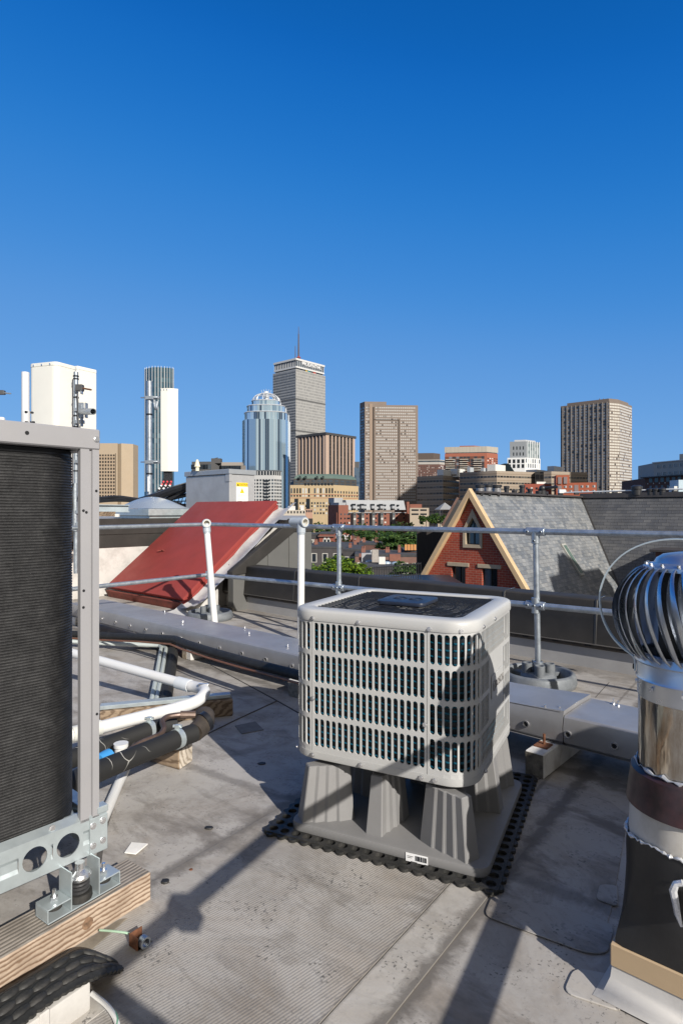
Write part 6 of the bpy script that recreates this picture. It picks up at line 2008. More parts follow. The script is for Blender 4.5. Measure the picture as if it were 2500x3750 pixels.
# darker curved bay in the middle
for k in (14, 16):
    a, b_ = o2[k], o2[k+1]
    d = (b_-a); n_ = Vector((d.y, -d.x, 0)).normalized()
    mb = MB(); mb.ext([a + d*.2 + n_*.4 + Z3*zz(1900, Y), a + d*.8 + n_*.4 + Z3*zz(1900, Y), a + d*.8 + n_*.4 + Z3*zz(1600 if k == 14 else 1540, Y), a + d*.2 + n_*.4 + Z3*zz(1600 if k == 14 else 1540, Y)], n_*.3)
    mb.build('dark_bay', pane_mat('dark_blue_bay', 3, 4, [(.6, (.02, .03, .045)), (.4, (.04, .06, .08))], (.06, .08, .1), .1, .1, .1), g2.o, smooth=0)
pc = octo(923, 1026, 34, Yc=Y + 11); cc = sum(pc, Vector())/20; rad = (pc[10].x - pc[0].x)/2 if abs(pc[10].x-pc[0].x) > 5 else 17
rad = abs(max(p.x for p in pc) - min(p.x for p in pc))/2
zb_, zt_ = zz(1457, Y), zz(1424, Y)
for k in range(14):
    a = k*math.pi*2/14 + .1
    pts = [Vector((cc.x + math.cos(a)*rad*math.cos(t*math.pi/16), cc.y + math.sin(a)*rad*math.cos(t*math.pi/16), zb_ + (zt_-zb_)*math.sin(t*math.pi/16))) for t in range(9)]
    mb = MB(); mb.tube(pts, .55, 4); mb.build('dome_rib', M_wf, g2.o, smooth=0)
for f in (.3, .62, .86):
    mb = MB(); r_ = rad*math.cos(f*math.pi/2); z = zb_ + (zt_-zb_)*math.sin(f*math.pi/2)
    mb.tube([Vector((cc.x + math.cos(a*.2618)*r_, cc.y + math.sin(a*.2618)*r_, z)) for a in range(25)], .42, 4); mb.build('dome_ring', M_wf, g2.o, smooth=0)
mb = MB(); mb.lathe([(3.2, zb_), (3.2, zt_ - 1), (4.0, zt_), (2.6, zt_ + 2.5)], (cc.x, cc.y, 0), 10); mb.build('dome_core', M_wf, g2.o)
for k in range(5):
    mb = MB(); q = Vector((cc.x - 5 + k*2.5, cc.y, zt_)); mb.tube([q, q + Z3*(5.5 - abs(k-2)*.6) + Vector(((k-2)*.6, 0, 0))], .3, 4); mb.build('spike', M_wf, g2.o, smooth=0)

# --- tower with pink stone ribs
Y = 680
pol_ = corner(1193, Y, 1090, 1297)
T = Bld('office_tower', 'dark tower with pinkish vertical ribs and an overhanging flat roof', pol_, GZ, zz(1592, Y), pane_mat('bronze_glass', 4.0, 3.8, [(.6, (.030, .028, .028)), (.4, (.05, .045, .043))], (.02, .02, .02), .0, .25, .15))
M_rib = pbr('pink_stone', (.42, .315, .25), .7, 0, .05)
T.fins(0, 8, 1.7, 1.3, GZ, zz(1590, Y), M_rib, name='rib'); T.fins(1, 8, 1.7, 1.3, GZ, zz(1590, Y), M_rib, name='rib')
T.part('corner_pier', 0, T.face(0)[3]-3.6, T.face(0)[3]+.9, GZ, zz(1590, Y), M_rib, -.1, .9); T.part('corner_pier', 1, -.8, 3.6, GZ, zz(1590, Y), M_rib, -.1, .88)
T.part('corner_pier', 0, 0, 2.5, GZ, zz(1590, Y), M_rib, -.1, .9); T.part('corner_pier', 1, T.face(1)[3]-2.5, T.face(1)[3], GZ, zz(1590, Y), M_rib, -.1, .9)
T.prism('roof_overhang', scale_poly(pol_, 1.07), zz(1592, Y), zz(1583, Y), pbr('dark_roof_slab', (.05, .047, .046), .6))

# --- brown slab hotel
Y = 531
d_ = Vector((1, .06, 0)).normalized(); dl_ = Vector((-.42, .9, 0)).normalized()
pol_ = corner(1335, Y, 1317, 1530, dl_, d_)
M_brn = pbr('brown_concrete', (.20, .158, .130), .8, 0, .05, .2)
T = Bld('hotel_tower', 'wide brown concrete tower with rows of small bright windows and a taller left end', pol_, GZ, zz(1482, Y), M_brn)
L = T.face(1)[3]
k_ = L/(1530-1335)
def ux(px): return (px-1335)*k_
M_hp = pane_mat('hotel_panes', 1.7, 30, [(.86, (.42, .41, .39)), (.08, (.25, .25, .24)), (.06, (.10, .10, .10))], (.15, .11, .085), .30, 0, .3)
M_hp2 = pane_mat('hotel_panes_blue', 1.55, 30, [(.3, (.28, .33, .37)), (.35, (.10, .14, .18)), (.35, (.03, .04, .05))], (.06, .06, .06), .15, 0, .2)
T.prism('left_end', [pol_[0], pol_[1], pol_[1] + d_*ux(1414), pol_[0] + d_*ux(1414)], zz(1482, Y), zz(1470, Y), M_brn)
nfl = 33
zs = frange(zz(1833, Y), zz(1484, Y), nfl)
for k, z in enumerate(zs):
    h = 1.20
    top = k >= 29
    mb = MB(); T.fbox(mb, 1, ux(1337) , ux(1351), z, z+h, -.2, .06)
    if top: T.fbox(mb, 1, ux(1372), ux(1522), z, z+h, -.2, .06)
    else:
        T.fbox(mb, 1, ux(1374) + (0 if k < 28 else 0), ux(1455), z, z+h, -.2, .06); T.fbox(mb, 1, ux(1464), ux(1522), z, z+h, -.2, .06)
    mb.build('window_band', M_hp, T.o, smooth=0)
    mb = MB(); T.fbox(mb, 0, .8, T.face(0)[3]-.8, z-.4, z+h, -.2, .06); mb.build('window_band', M_hp2, T.o, smooth=0)
M_slot = pbr('dark_recess', (.035, .027, .022), .9)
T.part('recess', 1, ux(1364), ux(1369), GZ, zz(1490, Y), M_slot, -.2, .10); T.part('recess', 1, ux(1457), ux(1461), GZ, zz(1535, Y), M_slot, -.2, .10); T.part('recess', 1, ux(1369), ux(1461), zz(1538, Y), zz(1535, Y), M_slot, -.2, .10)
T.part('end_pier', 1, ux(1352), ux(1363), GZ, zz(1478, Y), pbr('tan_concrete', (.27, .20, .15), .8), -.2, .5)
T.prism('roof_box', [pol_[1] + d_*ux(1385) + Vector((0, 6, 0)), pol_[1] + d_*ux(1408) + Vector((0, 6, 0)), pol_[1] + d_*ux(1408) + Vector((0, 14, 0)), pol_[1] + d_*ux(1385) + Vector((0, 14, 0))], zz(1470, Y), zz(1466, Y), M_brn)

# --- hotel at the right with a chamfered bright end
Y = 474
n_ = P(2230, HORIZ, Y); n_.z = 0
dl_ = -A3; dc = Vector((.92, .39, 0)).normalized(); dr_ = Vector((.70, .71, 0)).normalized()
Lp = n_ + dl_*line_at(n_, dl_, 2052)
c1 = n_ + dc*line_at(n_, dc, 2268); c2 = c1 + dr_*line_at(c1, dr_, 2313)
bk = Lp + B3*22
pol_ = [Lp, n_, c1, c2, c2 + Vector((-20, 25, 0)), bk]
M_wb = pbr('brown_precast', (.175, .140, .115), .8, 0, .05, .2)
T = Bld('hotel_tower', 'brown grid tower at the right with a bright chamfered corner', pol_, GZ, zz(1467, Y), M_wb)
M_wp = pane_mat('sunlit_panes', 1.7, 30, [(.84, (.52, .50, .45)), (.11, (.34, .33, .31)), (.05, (.08, .08, .08))], (.24, .19, .15), .18, 0, .3)  # panes lightened in colour for the sunlit faces
M_wp2 = pane_mat('shade_panes', 1.75, 30, [(.62, (.27, .28, .29)), (.2, (.14, .15, .16)), (.18, (.035, .04, .045))], (.06, .05, .045), .18, 0, .25)  # panes darkened in colour for the face in shade
zs = frange(zz(1850, Y), zz(1471, Y), 36)
L = T.face(0)[3]
for z in zs:
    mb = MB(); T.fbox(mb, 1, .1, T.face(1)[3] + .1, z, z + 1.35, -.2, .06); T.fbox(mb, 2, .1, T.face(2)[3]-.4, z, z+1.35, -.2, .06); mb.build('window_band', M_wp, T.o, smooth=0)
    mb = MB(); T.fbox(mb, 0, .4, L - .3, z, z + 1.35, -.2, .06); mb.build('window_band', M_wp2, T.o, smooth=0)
T.fins(0, 11, .55, .55, GZ, zz(1470, Y), pbr('grey_mullion', (.24, .22, .20), .7), name='pier')
rb_ = scale_poly(pol_, .86); T.prism('roof_storey', [p + Vector((1.5, 1.0, 0)) for p in rb_], zz(1467, Y), zz(1455, Y), M_wb)
for k in range(4):
    q = P(2195 + k*14, HORIZ, Y + 14); mb = MB(); mb.tube([Vector((q.x, q.y, zz(1456, Y))), Vector((q.x, q.y, zz(1447, Y)))], .35, 5); mb.build('roof_mast', M_wb, T.o)

# --- tan concrete slab behind the corner post
Y = 640
a = P(300, HORIZ, Y); b_ = P(430, HORIZ, Y); M_tanc = pbr('tan_concrete_slab', (.37, .295, .21), .8, 0, .04, .1, dirt=(.36, .27, .18), damt=.4, dscale=.05)
pol_ = [Vector((a.x, Y, 0)), Vector((b_.x, Y, 0)), Vector((b_.x, Y + 25, 0)), Vector((a.x, Y+25, 0))]
T = Bld('office_slab', 'tan concrete slab building with a deep window grid seen beside the grey corner post', pol_, GZ, zz(1623, Y), M_tanc)
M_grid = pane_mat('deep_grid', 2.9, 3.6, [(.8, (.035, .028, .022)), (.2, (.06, .05, .04))], (.36, .275, .19), .36, .36, .5)
kx = (b_.x-a.x)/130
T.part('window_field', 0, 0, 122*kx, zz(1830, Y), zz(1664, Y), M_grid, -.2, .06)
T.part('shadow_gap', 0, 122*kx, 124*kx, zz(1830, Y), zz(1660, Y), M_slot, -.2, .1)
a2 = P(443, HORIZ, Y); b2 = P(478, HORIZ, Y)
T.prism('end_bay', [Vector((b_.x + .6, Y + 3, 0)), Vector((a2.x, Y + 1, 0)), Vector((b2.x, Y + 8, 0)), Vector((b2.x, Y + 24, 0)), Vector((b_.x+.6, Y+24, 0))], GZ, zz(1623, Y), M_tanc)

# --- low dark blocks at the left of the stepped glass tower
Y = 700
M_dkc = pbr('dark_concrete', (.07, .07, .072), .7); 
T = Bld('office_block', 'low dark concrete block just left of the cream cone vent', corner(770, Y, 702, 812, (-1, .1, 0), (.7, .7, 0)), GZ, zz(1690, Y), M_dkc)
T.grid(0, 6, [zz(1718, Y), zz(1740, Y)], 5.5, 5.5, [W_dk, W_md]); T.emit()
mb = MB(); q = P(795, HORIZ, Y+4); mb.box(q.x-7, q.x+4, q.y, q.y+10, zz(1695, Y), zz(1677, Y)); mb.build('stair_tower', M_dkc, T.o, smooth=0)
mb = MB(); mb.tube([P(775, 1681, Y+6), P(798, 1676, Y+6)], .4, 4); mb.build('roof_antenna', M_dkc, T.o)
T = Bld('office_block', 'low grey concrete block between the dark block and the stepped glass tower', corner(880, Y-10, 812, 900, (-1, .06, 0), (.7, .7, 0)), GZ, zz(1706, Y), pbr('grey_concrete', (.16, .145, .13), .8))
T.grid(0, 7, [zz(1722, Y), zz(1745, Y)], 4.2, 4.5, [W_dk]); T.emit()
mb = MB(); q = P(855, HORIZ, Y+2); mb.box(q.x-14, q.x+10, q.y, q.y+10, zz(1708, Y), zz(1692, Y)); mb.build('roof_storey', pbr('pale_concrete', (.28, .25, .22), .8), T.o, smooth=0)

# --- white stone block with a dark cornice
Y = 430
pol_ = corner(1003, Y, 905, 1031, (-1, .12, 0), (.55, .83, 0))
M_ws = pbr('white_limestone', (.45, .45, .44), .8, 0, .05, .2)
T = Bld('stone_block', 'white stone block with a dark colonnade storey under its flat roof', pol_, GZ, zz(1740, Y), M_ws)
zs = [zz(y, Y) for y in range(1762, 1900, 12)]
T.grid(1, 5, zs, 1.1, 1.5, [W_dk, W_dk, W_md], seed=2); T.grid(0, 9, zs, 1.35, 1.45, [W_dk, W_md, W_md], u0=0, seed=3); T.emit()
T.prism('colonnade', scale_poly(pol_, .97), zz(1740, Y)+.05, zz(1724, Y), W_dk)
for i, n__ in ((0, 9), (1, 4)): T.fins(i, n__, .6, .1, zz(1740, Y)+.05, zz(1725, Y), M_ws, name='column')
T.prism('cornice', scale_poly(pol_, 1.03), zz(1725, Y), zz(1721, Y), pbr('slate_cornice', (.10, .11, .12), .6))
for k in range(7):
    T.part('balcony', 0, T.face(0)[3]*.64, T.face(0)[3]*.83, zs[k] + .2, zs[k] + .9, W_dk, -.2, 1.2)

# --- yellow brick block with a green copper mansard
Y = 385
pol_ = corner(1222, Y, 1062, 1312, (-1, .05, 0), (.62, .78, 0))
M_yb = pbr('yellow_brick', (.42, .32, .19), .85, 0, .05, .3)
M_cu = pbr('green_copper', (.085, .13, .112), .6, 0, .1, .3)
T = Bld('brick_block', 'yellow brick apartment block with a green copper mansard roof', pol_, GZ, zz(1776, Y), M_yb)
L0 = T.face(0)[3]
us = lambda px: (px - 1062)/(1222-1062)*L0
for rows_, h in (([1806], 3.2), ([1819, 1846, 1857, 1870, 1883], 1.25)):
    T.grid(0, 15, [zz(y, Y) for y in rows_], 1.0, h, [W_dk, W_dk, W_md, W_lt], seed=5, skip=.04)
T.grid(0, 9, [zz(1775+3, Y)], 1.1, 1.6, WM, u0=us(1112))
T.grid(1, 9, [zz(y, Y) for y in (1806, 1819, 1846, 1857, 1870, 1883)], 1.2, 1.5, [W_dk, W_md])
T.emit()
for i in (0, 1): T.part('string_course', i, 0, T.face(i)[3], zz(1812, Y), zz(1810.5, Y), pbr('red_course', (.30, .08, .05), .8), -.2, .09); T.part('string_course', i, 0, T.face(i)[3], zz(1824, Y), zz(1822.5, Y), bpy.data.materials['red_course'], -.2, .09)
for px in (1085, 1128, 1212): T.part('bay_window', 0, us(px-7), us(px+7), zz(1872, Y), zz(1826, Y), W_dk, -.2, .2)
mb = MB()
def mans(poly, z0, z1, k, name, mt_):
    mb = MB(); top = scale_poly(poly, k); n = len(poly)
    c_ = sum(poly, Vector())/n
    a = [mb.V((p.x, p.y, z0)) for p in poly]; m1 = [mb.V((c_.x + (p.x-c_.x)*(1+k)/2*1.02, c_.y + (p.y-c_.y)*(1+k)/2*1.02, z0 + (z1-z0)*.66)) for p in poly]; b__ = [mb.V((p.x, p.y, z1)) for p in top]
    for r0, r1 in ((a, m1), (m1, b__)):
        for q in range(n): mb.F((r0[q], r0[(q+1) % n], r1[(q+1) % n], r1[q]))
    mb.F(b__); return mb.build(name, mt_, T.o, smooth=0)
up = corner(1222, Y + .5, 1075, 1305, (-1, .05, 0), (.62, .78, 0))
T.prism('attic_storey', up, zz(1776, Y), zz(1752, Y), pbr('dark_attic', (.055, .05, .045), .7))
T2 = T.poly; T.poly = [Vector(p) for p in up]
for z in (zz(1764, Y), zz(1774, Y)):
    for k in range(7): T.part('attic_window', 0, T.face(0)[3]*(k+.15)/7, T.face(0)[3]*(k+.75)/7, z, z + 1.0, W_md, -.2, .06)
    for k in range(4): T.part('attic_window', 1, T.face(1)[3]*(k+.15)/4, T.face(1)[3]*(k+.75)/4, z, z + 1.0, W_md, -.2, .06)
mans(up, zz(1752, Y), zz(1735, Y), .80, 'mansard_roof', M_cu)
for px in (1098, 1119, 1161, 1183): 
    q = P(px, 1746, Y - .3); mb = MB(); mb.tube([q + Vector((0, -.3, 0)), q + Vector((0, 3, 0))], .95, 10); dm = mb.build('dormer', M_cu, T.o); mb = MB(); mb.tube([q + Vector((0, -.36, -.1)), q + Vector((0, -.31, -.1))], .6, 10); mb.build('pane', W_dk, dm)
T.poly = T2
# --- red brick block with a grey mansard and bays
Y = 262
a = P(1232, HORIZ, Y + 8); dd_ = (P(1498, HORIZ, Y + 30) - a).normalized(); dd_.z = 0
M_rb = pbr('red_brick_far', (.20, .075, .05), .85, 0, .08, .5)
M_gm = pbr('grey_mansard', (.30, .31, .325), .6, 0, .05, .5)
pol_ = [a, a + dd_*line_at(a, dd_, 1486), a + dd_*line_at(a, dd_, 1486) + Vector((-2, 16, 0)), a + Vector((-2, 16, 0))]
T = Bld('apartment_block', 'long red brick apartment block with a grey mansard storey and bay windows', pol_, GZ, zz(1877, Y+15), M_rb)
L0 = T.face(0)[3]
us = lambda px: line_at(a, dd_, px)
zt2, zt1 = zz(1877, Y+15), zz(1841, Y + 15)
n0 = T.face(0)[2]
mb = MB()
p_ = [a + dd_*us(1271) - n0*-.3, a + dd_*us(1484) - n0*-.3]
q_ = [p + (-n0)*1.6 for p in p_]
mb.ext([p_[0] + Z3*(zt2+.02), p_[1] + Z3*(zt2+.02), q_[1] + Z3*zt1, q_[0] + Z3*zt1, q_[0] - n0*8 + Z3*zt1, q_[0] - n0*8 + Z3*(zt2+.02)][:4], -n0*9)
mb.build('mansard_storey', M_gm, T.o, smooth=0)
T.part('brick_bay', 0, us(1216+18), us(1270), GZ, zz(1850, Y+15), M_rb, -8, 1.2)
T.part('bay_mansard', 0, us(1236), us(1262), zz(1850, Y+15), zz(1841, Y+15), M_gm, -6, 1.0)
T.part('end_wall', 0, us(1486), us(1494), GZ, zz(1836, Y+15), M_rb, -9, .8)
T.part('roof_box', 0, us(1240), us(1272), zt1, zt1 + 2.2, M_gm, -9, -4); 
for px in range(1288, 1480, 24):
    T.part('window', 0, us(px-4), us(px+3), zz(1853, Y+15), zz(1847, Y+15), W_dk, -.1, .42); T.part('window', 0, us(px-4), us(px+3), zz(1869, Y+15), zz(1862, Y+15), W_dk, -.1, .42)
for i_, px in enumerate((1291, 1321, 1360, 1391, 1434, 1468)):
    if i_ in (0, 1, 2, 3, 4):
        T.part('balcony', 0, us(px-4), us(px+9), zz(1852, Y+15), zz(1845, Y+15), W_dk, -.1, .5); T.part('balcony_rail', 0, us(px-5), us(px+10), zz(1862, Y+15), zz(1852, Y+15), M_gm, .0, 1.4)
        T.part('bay_window', 0, us(px-2), us(px+8), GZ, zz(1876, Y+15), bpy.data.materials.get('bay_grey') or pbr('bay_grey', (.13, .125, .12), .6), -.1, 1.0)
        T.part('bay_glass', 0, us(px-1), us(px+7), zz(1887, Y+15), zz(1880, Y+15), W_md, 1.01, 1.06); T.part('bay_glass', 0, us(px-1), us(px+7), zz(1904, Y+15), zz(1897, Y+15), W_lt, 1.01, 1.06)
        T.part('bay_shadow_strip', 0, us(px-8), us(px-3), GZ, zz(1878, Y+15), W_dk, -.1, .2)  # dark strip painted as the shadow cast beside the bay
for y in (1886, 1901, 1917, 1930):
    for px in (1243, 1257, 1272-5): T.part('window', 0, us(px-2.5), us(px+2.5), zz(y, Y+15), zz(y-6, Y+15), W_dk if y > 1890 else W_md, 1.0, 1.28)
    for px in (1278, 1310, 1343, 1376, 1410, 1452, 1478): T.part('window', 0, us(px-3), us(px+3), zz(y, Y+15), zz(y-6, Y+15), W_dk if (px + y) % 3 else W_lt, -.1, .06)
T.part('string_course', 0, us(1271), us(1484), zz(1878.5, Y+15), zz(1876, Y+15), M_gm, -.1, .5)
for px in (1283, 1315, 1330): T.part('roof_vehicle_box', 0, us(px), us(px+10), zt1, zt1 + .9, M_cw, -8, -6)
# brick and concrete low block right of it
Y = 270
T = Bld('parking_block', 'low pale concrete block with two rows of openings beside the red brick apartments', [P(1500, HORIZ, Y), P(1570, HORIZ, Y), P(1570, HORIZ, Y+14), P(1500, HORIZ, Y+14)], GZ, zz(1860, Y), pbr('sand_concrete', (.36, .30, .23), .8))
for (a_, c_) in ((1506, 1532), (1538, 1562)):
    for y in (1871, 1886): T.part('opening', 0, (a_-1500)*Y/FPX, (c_-1500)*Y/FPX, zz(y, Y), zz(y-6, Y), W_dk, -.2, .05)
q = P(1500, HORIZ, Y); T.prism('brick_storey', [P(1500, 0, Y+3), P(1544, 0, Y+3), P(1544, 0, Y+14), P(1500, 0, Y+14)], zz(1860, Y), zz(1846, Y), M_rb)
# white terrace row just past the dark parapet
Y = 330
T = Bld('row_building', 'cream low row with small windows peeping over the dark raking wall', [P(1015, 0, Y), P(1118, 0, Y), P(1118, 0, Y+12), P(1015, 0, Y+12)], GZ, zz(1868, Y), pbr('cream_stucco', (.46, .41, .34), .8))
T.grid(0, 9, [zz(1880, Y)], .8, 1.3, [W_dk]); T.emit()
T.prism('roof_house', [P(1055, 0, Y+3), P(1081, 0, Y+3), P(1081, 0, Y+9), P(1055, 0, Y+9)], zz(1868, Y), zz(1853, Y), M_cw)
T.prism('roof_house', [P(1100, 0, Y+2), P(1113, 0, Y+2), P(1113, 0, Y+9), P(1100, 0, Y+9)], zz(1868, Y), zz(1850, Y), M_cw)
T = Bld('row_building', 'narrow pinkish brick row house end beside the yellow brick block', [P(1119, 0, Y), P(1144, 0, Y), P(1144, 0, Y+12), P(1119, 0, Y+12)], GZ, zz(1864, Y), pbr('pink_brick', (.40, .24, .17), .8))
T.grid(0, 3, [zz(1876, Y)], .8, 1.2, [W_dk]); T.emit()

# --- long banded concrete mall with zigzag fronts
M_tb = pbr('banded_concrete', (.30, .245, .19), .8, 0, .05, .2)
M_tbd = pbr('concrete_groove', (.24, .185, .135), .8)
M_strip = pane_mat('strip_window', 2.5, 30, [(.5, (.05, .05, .05)), (.3, (.10, .095, .085)), (.2, (.025, .025, .025))], (.20, .16, .12), .18, 0, .25)
def mall(label, pxN, Y, pxL, pxR, ytop, rows_, dl=None, dr=None):
    pol_ = corner(pxN, Y, pxL, pxR, dl, dr)
    T = Bld('mall_block', label, pol_, GZ, zz(ytop, Y), M_tb)
    for k in range(rows_):
        z = zz(ytop, Y) - 3.0 - k*4.1
        for i in (0, 1):
            T.part('strip_window', i, .0, T.face(i)[3], z - 1.2, z, M_strip, -.2, -.02 + .08); T.part('groove', i, 0, T.face(i)[3], z + .9, z + 1.5, M_tbd, -.2, .05)
    return T
mall('banded concrete block in shade with one sunlit facet, nearest to the brown slab hotel', 1622, 400, 1526, 1681, 1741, 8)
mall('long banded concrete block half shaded behind the ridge vents', 1818, 385, 1682, 1960, 1724, 7, None, (.9, .44, 0))
T = mall('banded concrete block right of the black glass link', 2018, 372, 1990, 2150, 1726, 6, None, (.92, .4, 0))
T = Bld('glass_link', 'black glass link between two banded concrete blocks', [P(1958, 0, 395), P(2019, 0, 395), P(2019, 0, 410), P(1958, 0, 410)], GZ, zz(1728, 395), pane_mat('black_link_glass', 3, 4, [(.6, (.012, .012, .013)), (.4, (.03, .03, .03))], (.05, .045, .04), .06, .1, .12))
M_pw = pbr('penthouse_white', (.62, .61, .57), .6, 0, .03)
for k, (a_, c_, y0, y1, dY, lab) in enumerate(((1600, 1650, 1745, 1719, 0, 'wide white plant box above the shaded banded facet'), (1650, 1702, 1742, 1716, 5, 'white plant box in the middle of the mall roof'), (1710, 1734, 1734, 1711, 6, 'small pale grey plant box beside a dark gap on the mall roof'), (1760, 1783, 1730, 1713, 6, 'small bluish plant box on the mall roof right of the dark gap'), (1783, 1850, 1729, 1700, 3, 'largest white plant box on the mall roof left of the white tower'), (1925, 2012, 1732, 1719, 8, 'long low white plant box near the black glass link'), (2003, 2058, 1731, 1706, 10, 'tall white plant box left of the brown grid tower'))):
    Yk = 402 + dY
    B_ = Bld('plant_box', lab, corner(a_ + (c_-a_)*.45, Yk, a_, c_), zz(y0 + 4, Yk), zz(y1, Yk), M_pw if k not in (2, 3) else pbr('plant_grey', (.35, .38, .40), .6), cat='plant box', wallname='body')
    B_.part('louvre', 0, B_.face(0)[3]*.1, B_.face(0)[3]*.9, zz(y0, Yk), zz(y0, Yk) + 1.0, M_tbd, -.2, .05)
# --- blocks behind the mall
Y = 620
T = Bld('office_block', 'brown brick office with a dark roof storey behind the mall', corner(1606, Y, 1524, 1634, (-1, .12, 0), (.7, .7, 0)), GZ, zz(1700, Y), pbr('brown_brick', (.14, .07, .055), .85))
zs = [zz(y, Y) for y in range(1708, 1748, 6)]
for z in zs: T.part('window_band', 0, .5, T.face(0)[3]-.5, z, z + .9, pane_mat('white_rows', 1.6, 30, [(.7, (.05, .04, .04)), (.3, (.3, .28, .26))], (.14, .07, .055), .4, 0, .4) if z == zs[0] else bpy.data.materials['white_rows'], -.2, .06)
T.grid(1, 5, [z for z in zs], 1.8, 1.0, [W_dk, W_lt]); T.emit()
for i in (0, 1): T.part('pale_band', i, 0, T.face(i)[3], zz(1700, Y), zz(1692, Y), pbr('pale_band', (.38, .36, .33), .7), -.5, .3); T.part('glass_band', i, 0, T.face(i)[3], zz(1692, Y), zz(1686, Y), W_md, -1, .0); T.part('pale_band', i, 0, T.face(i)[3], zz(1686, Y), zz(1683, Y), bpy.data.materials['pale_band'], -.5, .3)
T.prism('roof_storey', corner(1586, Y+2, 1526, 1611, (-1, .12, 0), (.7, .7, 0)), zz(1683, Y), zz(1658, Y), pbr('dark_brown', (.085, .065, .055), .8))
Y = 545
pol_ = corner(1782, Y, 1628, 1822, (-1, .20, 0), (.78, .62, 0))
T = Bld('apartment_block', 'brick apartment block with balconies and a ribbed beige top storey behind the mall', pol_, GZ, zz(1658, Y), pbr('orange_brick', (.30, .10, .06), .85))
M_bg = pbr('beige_precast', (.48, .44, .37), .7, 0, .03)
M_bg2 = pane_mat('ribbed_precast', 1.2, 60, [(.5, (.42, .385, .325)), (.5, (.40, .365, .31))], (.25, .23, .19), .28, 0, .7)
T.prism('top_storey', scale_poly(pol_, 1.01), zz(1655, Y), zz(1634, Y), M_bg2)
T.prism('glass_storey', scale_poly(pol_, .97), zz(1665, Y), zz(1655, Y), W_md)
L0 = T.face(0)[3]
T.part('dark_facade', 0, 0, L0*.94, GZ, zz(1670, Y), pane_mat('balcony_facade', 3.2, 3.0, [(.6, (.03, .035, .042)), (.25, (.16, .17, .19)), (.15, (.14, .055, .035))], (.12, .06, .045), .2, .2, .3), -.2, .15)
for r_ in range(6):
    for f0, f1 in ((.02, .24), (.36, .56), (.68, .88)): T.part('balcony', 0, L0*f0, L0*f1, zz(1682 + r_*8, Y), zz(1680 + r_*8, Y), M_bg, .1, 1.6)
T.grid(1, 5, [zz(y, Y) for y in range(1680, 1730, 8)], 1.8, 1.0, [W_dk, W_lt]); T.emit()
T.prism('roof_storey', corner(1735, Y+8, 1682, 1775, (-1, .20, 0), (.78, .62, 0)), zz(1634, Y), zz(1628, Y), pbr('roof_brick', (.25, .07, .05), .8))
Y = 600
pol_ = corner(1925, Y, 1866, 1976, (-1, .22, 0), (.8, .6, 0))
T = Bld('white_tower', 'short white tower with a glassy upper half left of the brown grid tower', corner(1922, Y-2, 1857, 1978, (-1, .22, 0), (.8, .6, 0)), GZ, zz(1676, Y), pbr('white_panel', (.62, .63, .63), .6, 0, .02))
T.grid(0, 4, [zz(1696, Y), zz(1714, Y)], 2.6, 3.8, [W_dk]); T.grid(1, 7, [zz(1694, Y), zz(1712, Y)], 1.6, 4.0, [W_md, W_lt]); T.emit()
T.prism('upper_glass', pol_, zz(1676, Y), zz(1616, Y), pbr('grey_glass_panel', (.26, .28, .30), .35, .2))
T.poly = pol_
T.fins(1, 6, 1.0, .8, zz(1676, Y), zz(1614, Y), pbr('white_rib', (.60, .62, .62), .5), name='rib')
T.part('glass_bay', 1, 1, T.face(1)[3]-1, zz(1674, Y), zz(1622, Y), pane_mat('teal_panes', 2.2, 3.4, [(.5, (.10, .15, .16)), (.5, (.25, .30, .31))], (.3, .32, .33), .15, .1, .2), -.2, .1)
for k in range(8): T.part('window', 0, T.face(0)[3]*(.2 + .2*(k % 4)), T.face(0)[3]*(.27 + .2*(k % 4)), zz(1668 - 22*(k//4), Y), zz(1656 - 22*(k//4), Y), W_dk, -.2, .06)
T.prism('roof_box', scale_poly(pol_, .7), zz(1616, Y), zz(1609, Y), pbr('roof_grey', (.4, .41, .42), .6))
# glass roof of the mall beside the white tower
T = Bld('glass_roof', 'teal sloped glass roof in front of the white tower', [P(1846, 0, 470), P(1884, 0, 470), P(1884, 0, 490), P(1846, 0, 490)], GZ, zz(1729, 470), M_tb)
mb = MB(); mb.ext([P(1846, 1728, 470), P(1884, 1728, 470), P(1862, 1697, 470), P(1846, 1697, 470)], (0, 15, 0)); mb.build('glazing', pbr('teal_glazing', (.10, .16, .17), .2, .3), T.o, smooth=0)

# --- orange brick blocks near the ridge
M_ob = pbr('orange_red_brick', (.38, .105, .052), .85, 0, .05, .6)
M_louv = pbr('grey_louvre', (.26, .21, .20), .7)
Y = 190
ob = Bld('brick_block', 'orange brick block with a stepped left tower in front of the mall', [P(2036, 0, Y), P(2184, 0, Y - 5), P(2184, 0, Y+12), P(2028, 0, Y+12)], GZ, zz(1769, Y), M_ob)
ob.prism('stair_tower', [P(2036, 0, Y-.1), P(2084, 0, Y - 1.5), P(2084, 0, Y+6), P(2028, 0, Y+6)], zz(1769, Y), zz(1740, Y), M_ob)
ul = lambda px: (px-2036)/(2184-2036)*ob.face(0)[3]
for (x0, x1, y0, y1) in ((2043, 2056, 1772, 1747), (2064, 2077, 1772, 1747), (2043, 2056, 1813, 1779), (2103, 2118, 1811, 1777)): ob.part('louvre', 0, ul(x0), ul(x1), zz(y0, Y), zz(y1, Y), M_louv, -.2, .28 if y0 < 1775 else .08)
for y in (1787, 1804):
    for px in (2070, 2090, 2131, 2151, 2174):
        w = ob.part('window', 0, ul(px-5), ul(px+5), zz(y, Y), zz(y-8, Y), W_lt, -.2, .05); mbx = MB(); ob.fbox(mbx, 0, ul(px-4), ul(px-.5), zz(y-.5, Y), zz(y-7.5, Y), .052, .07); mbx.build('pane', W_dk, w, smooth=0)
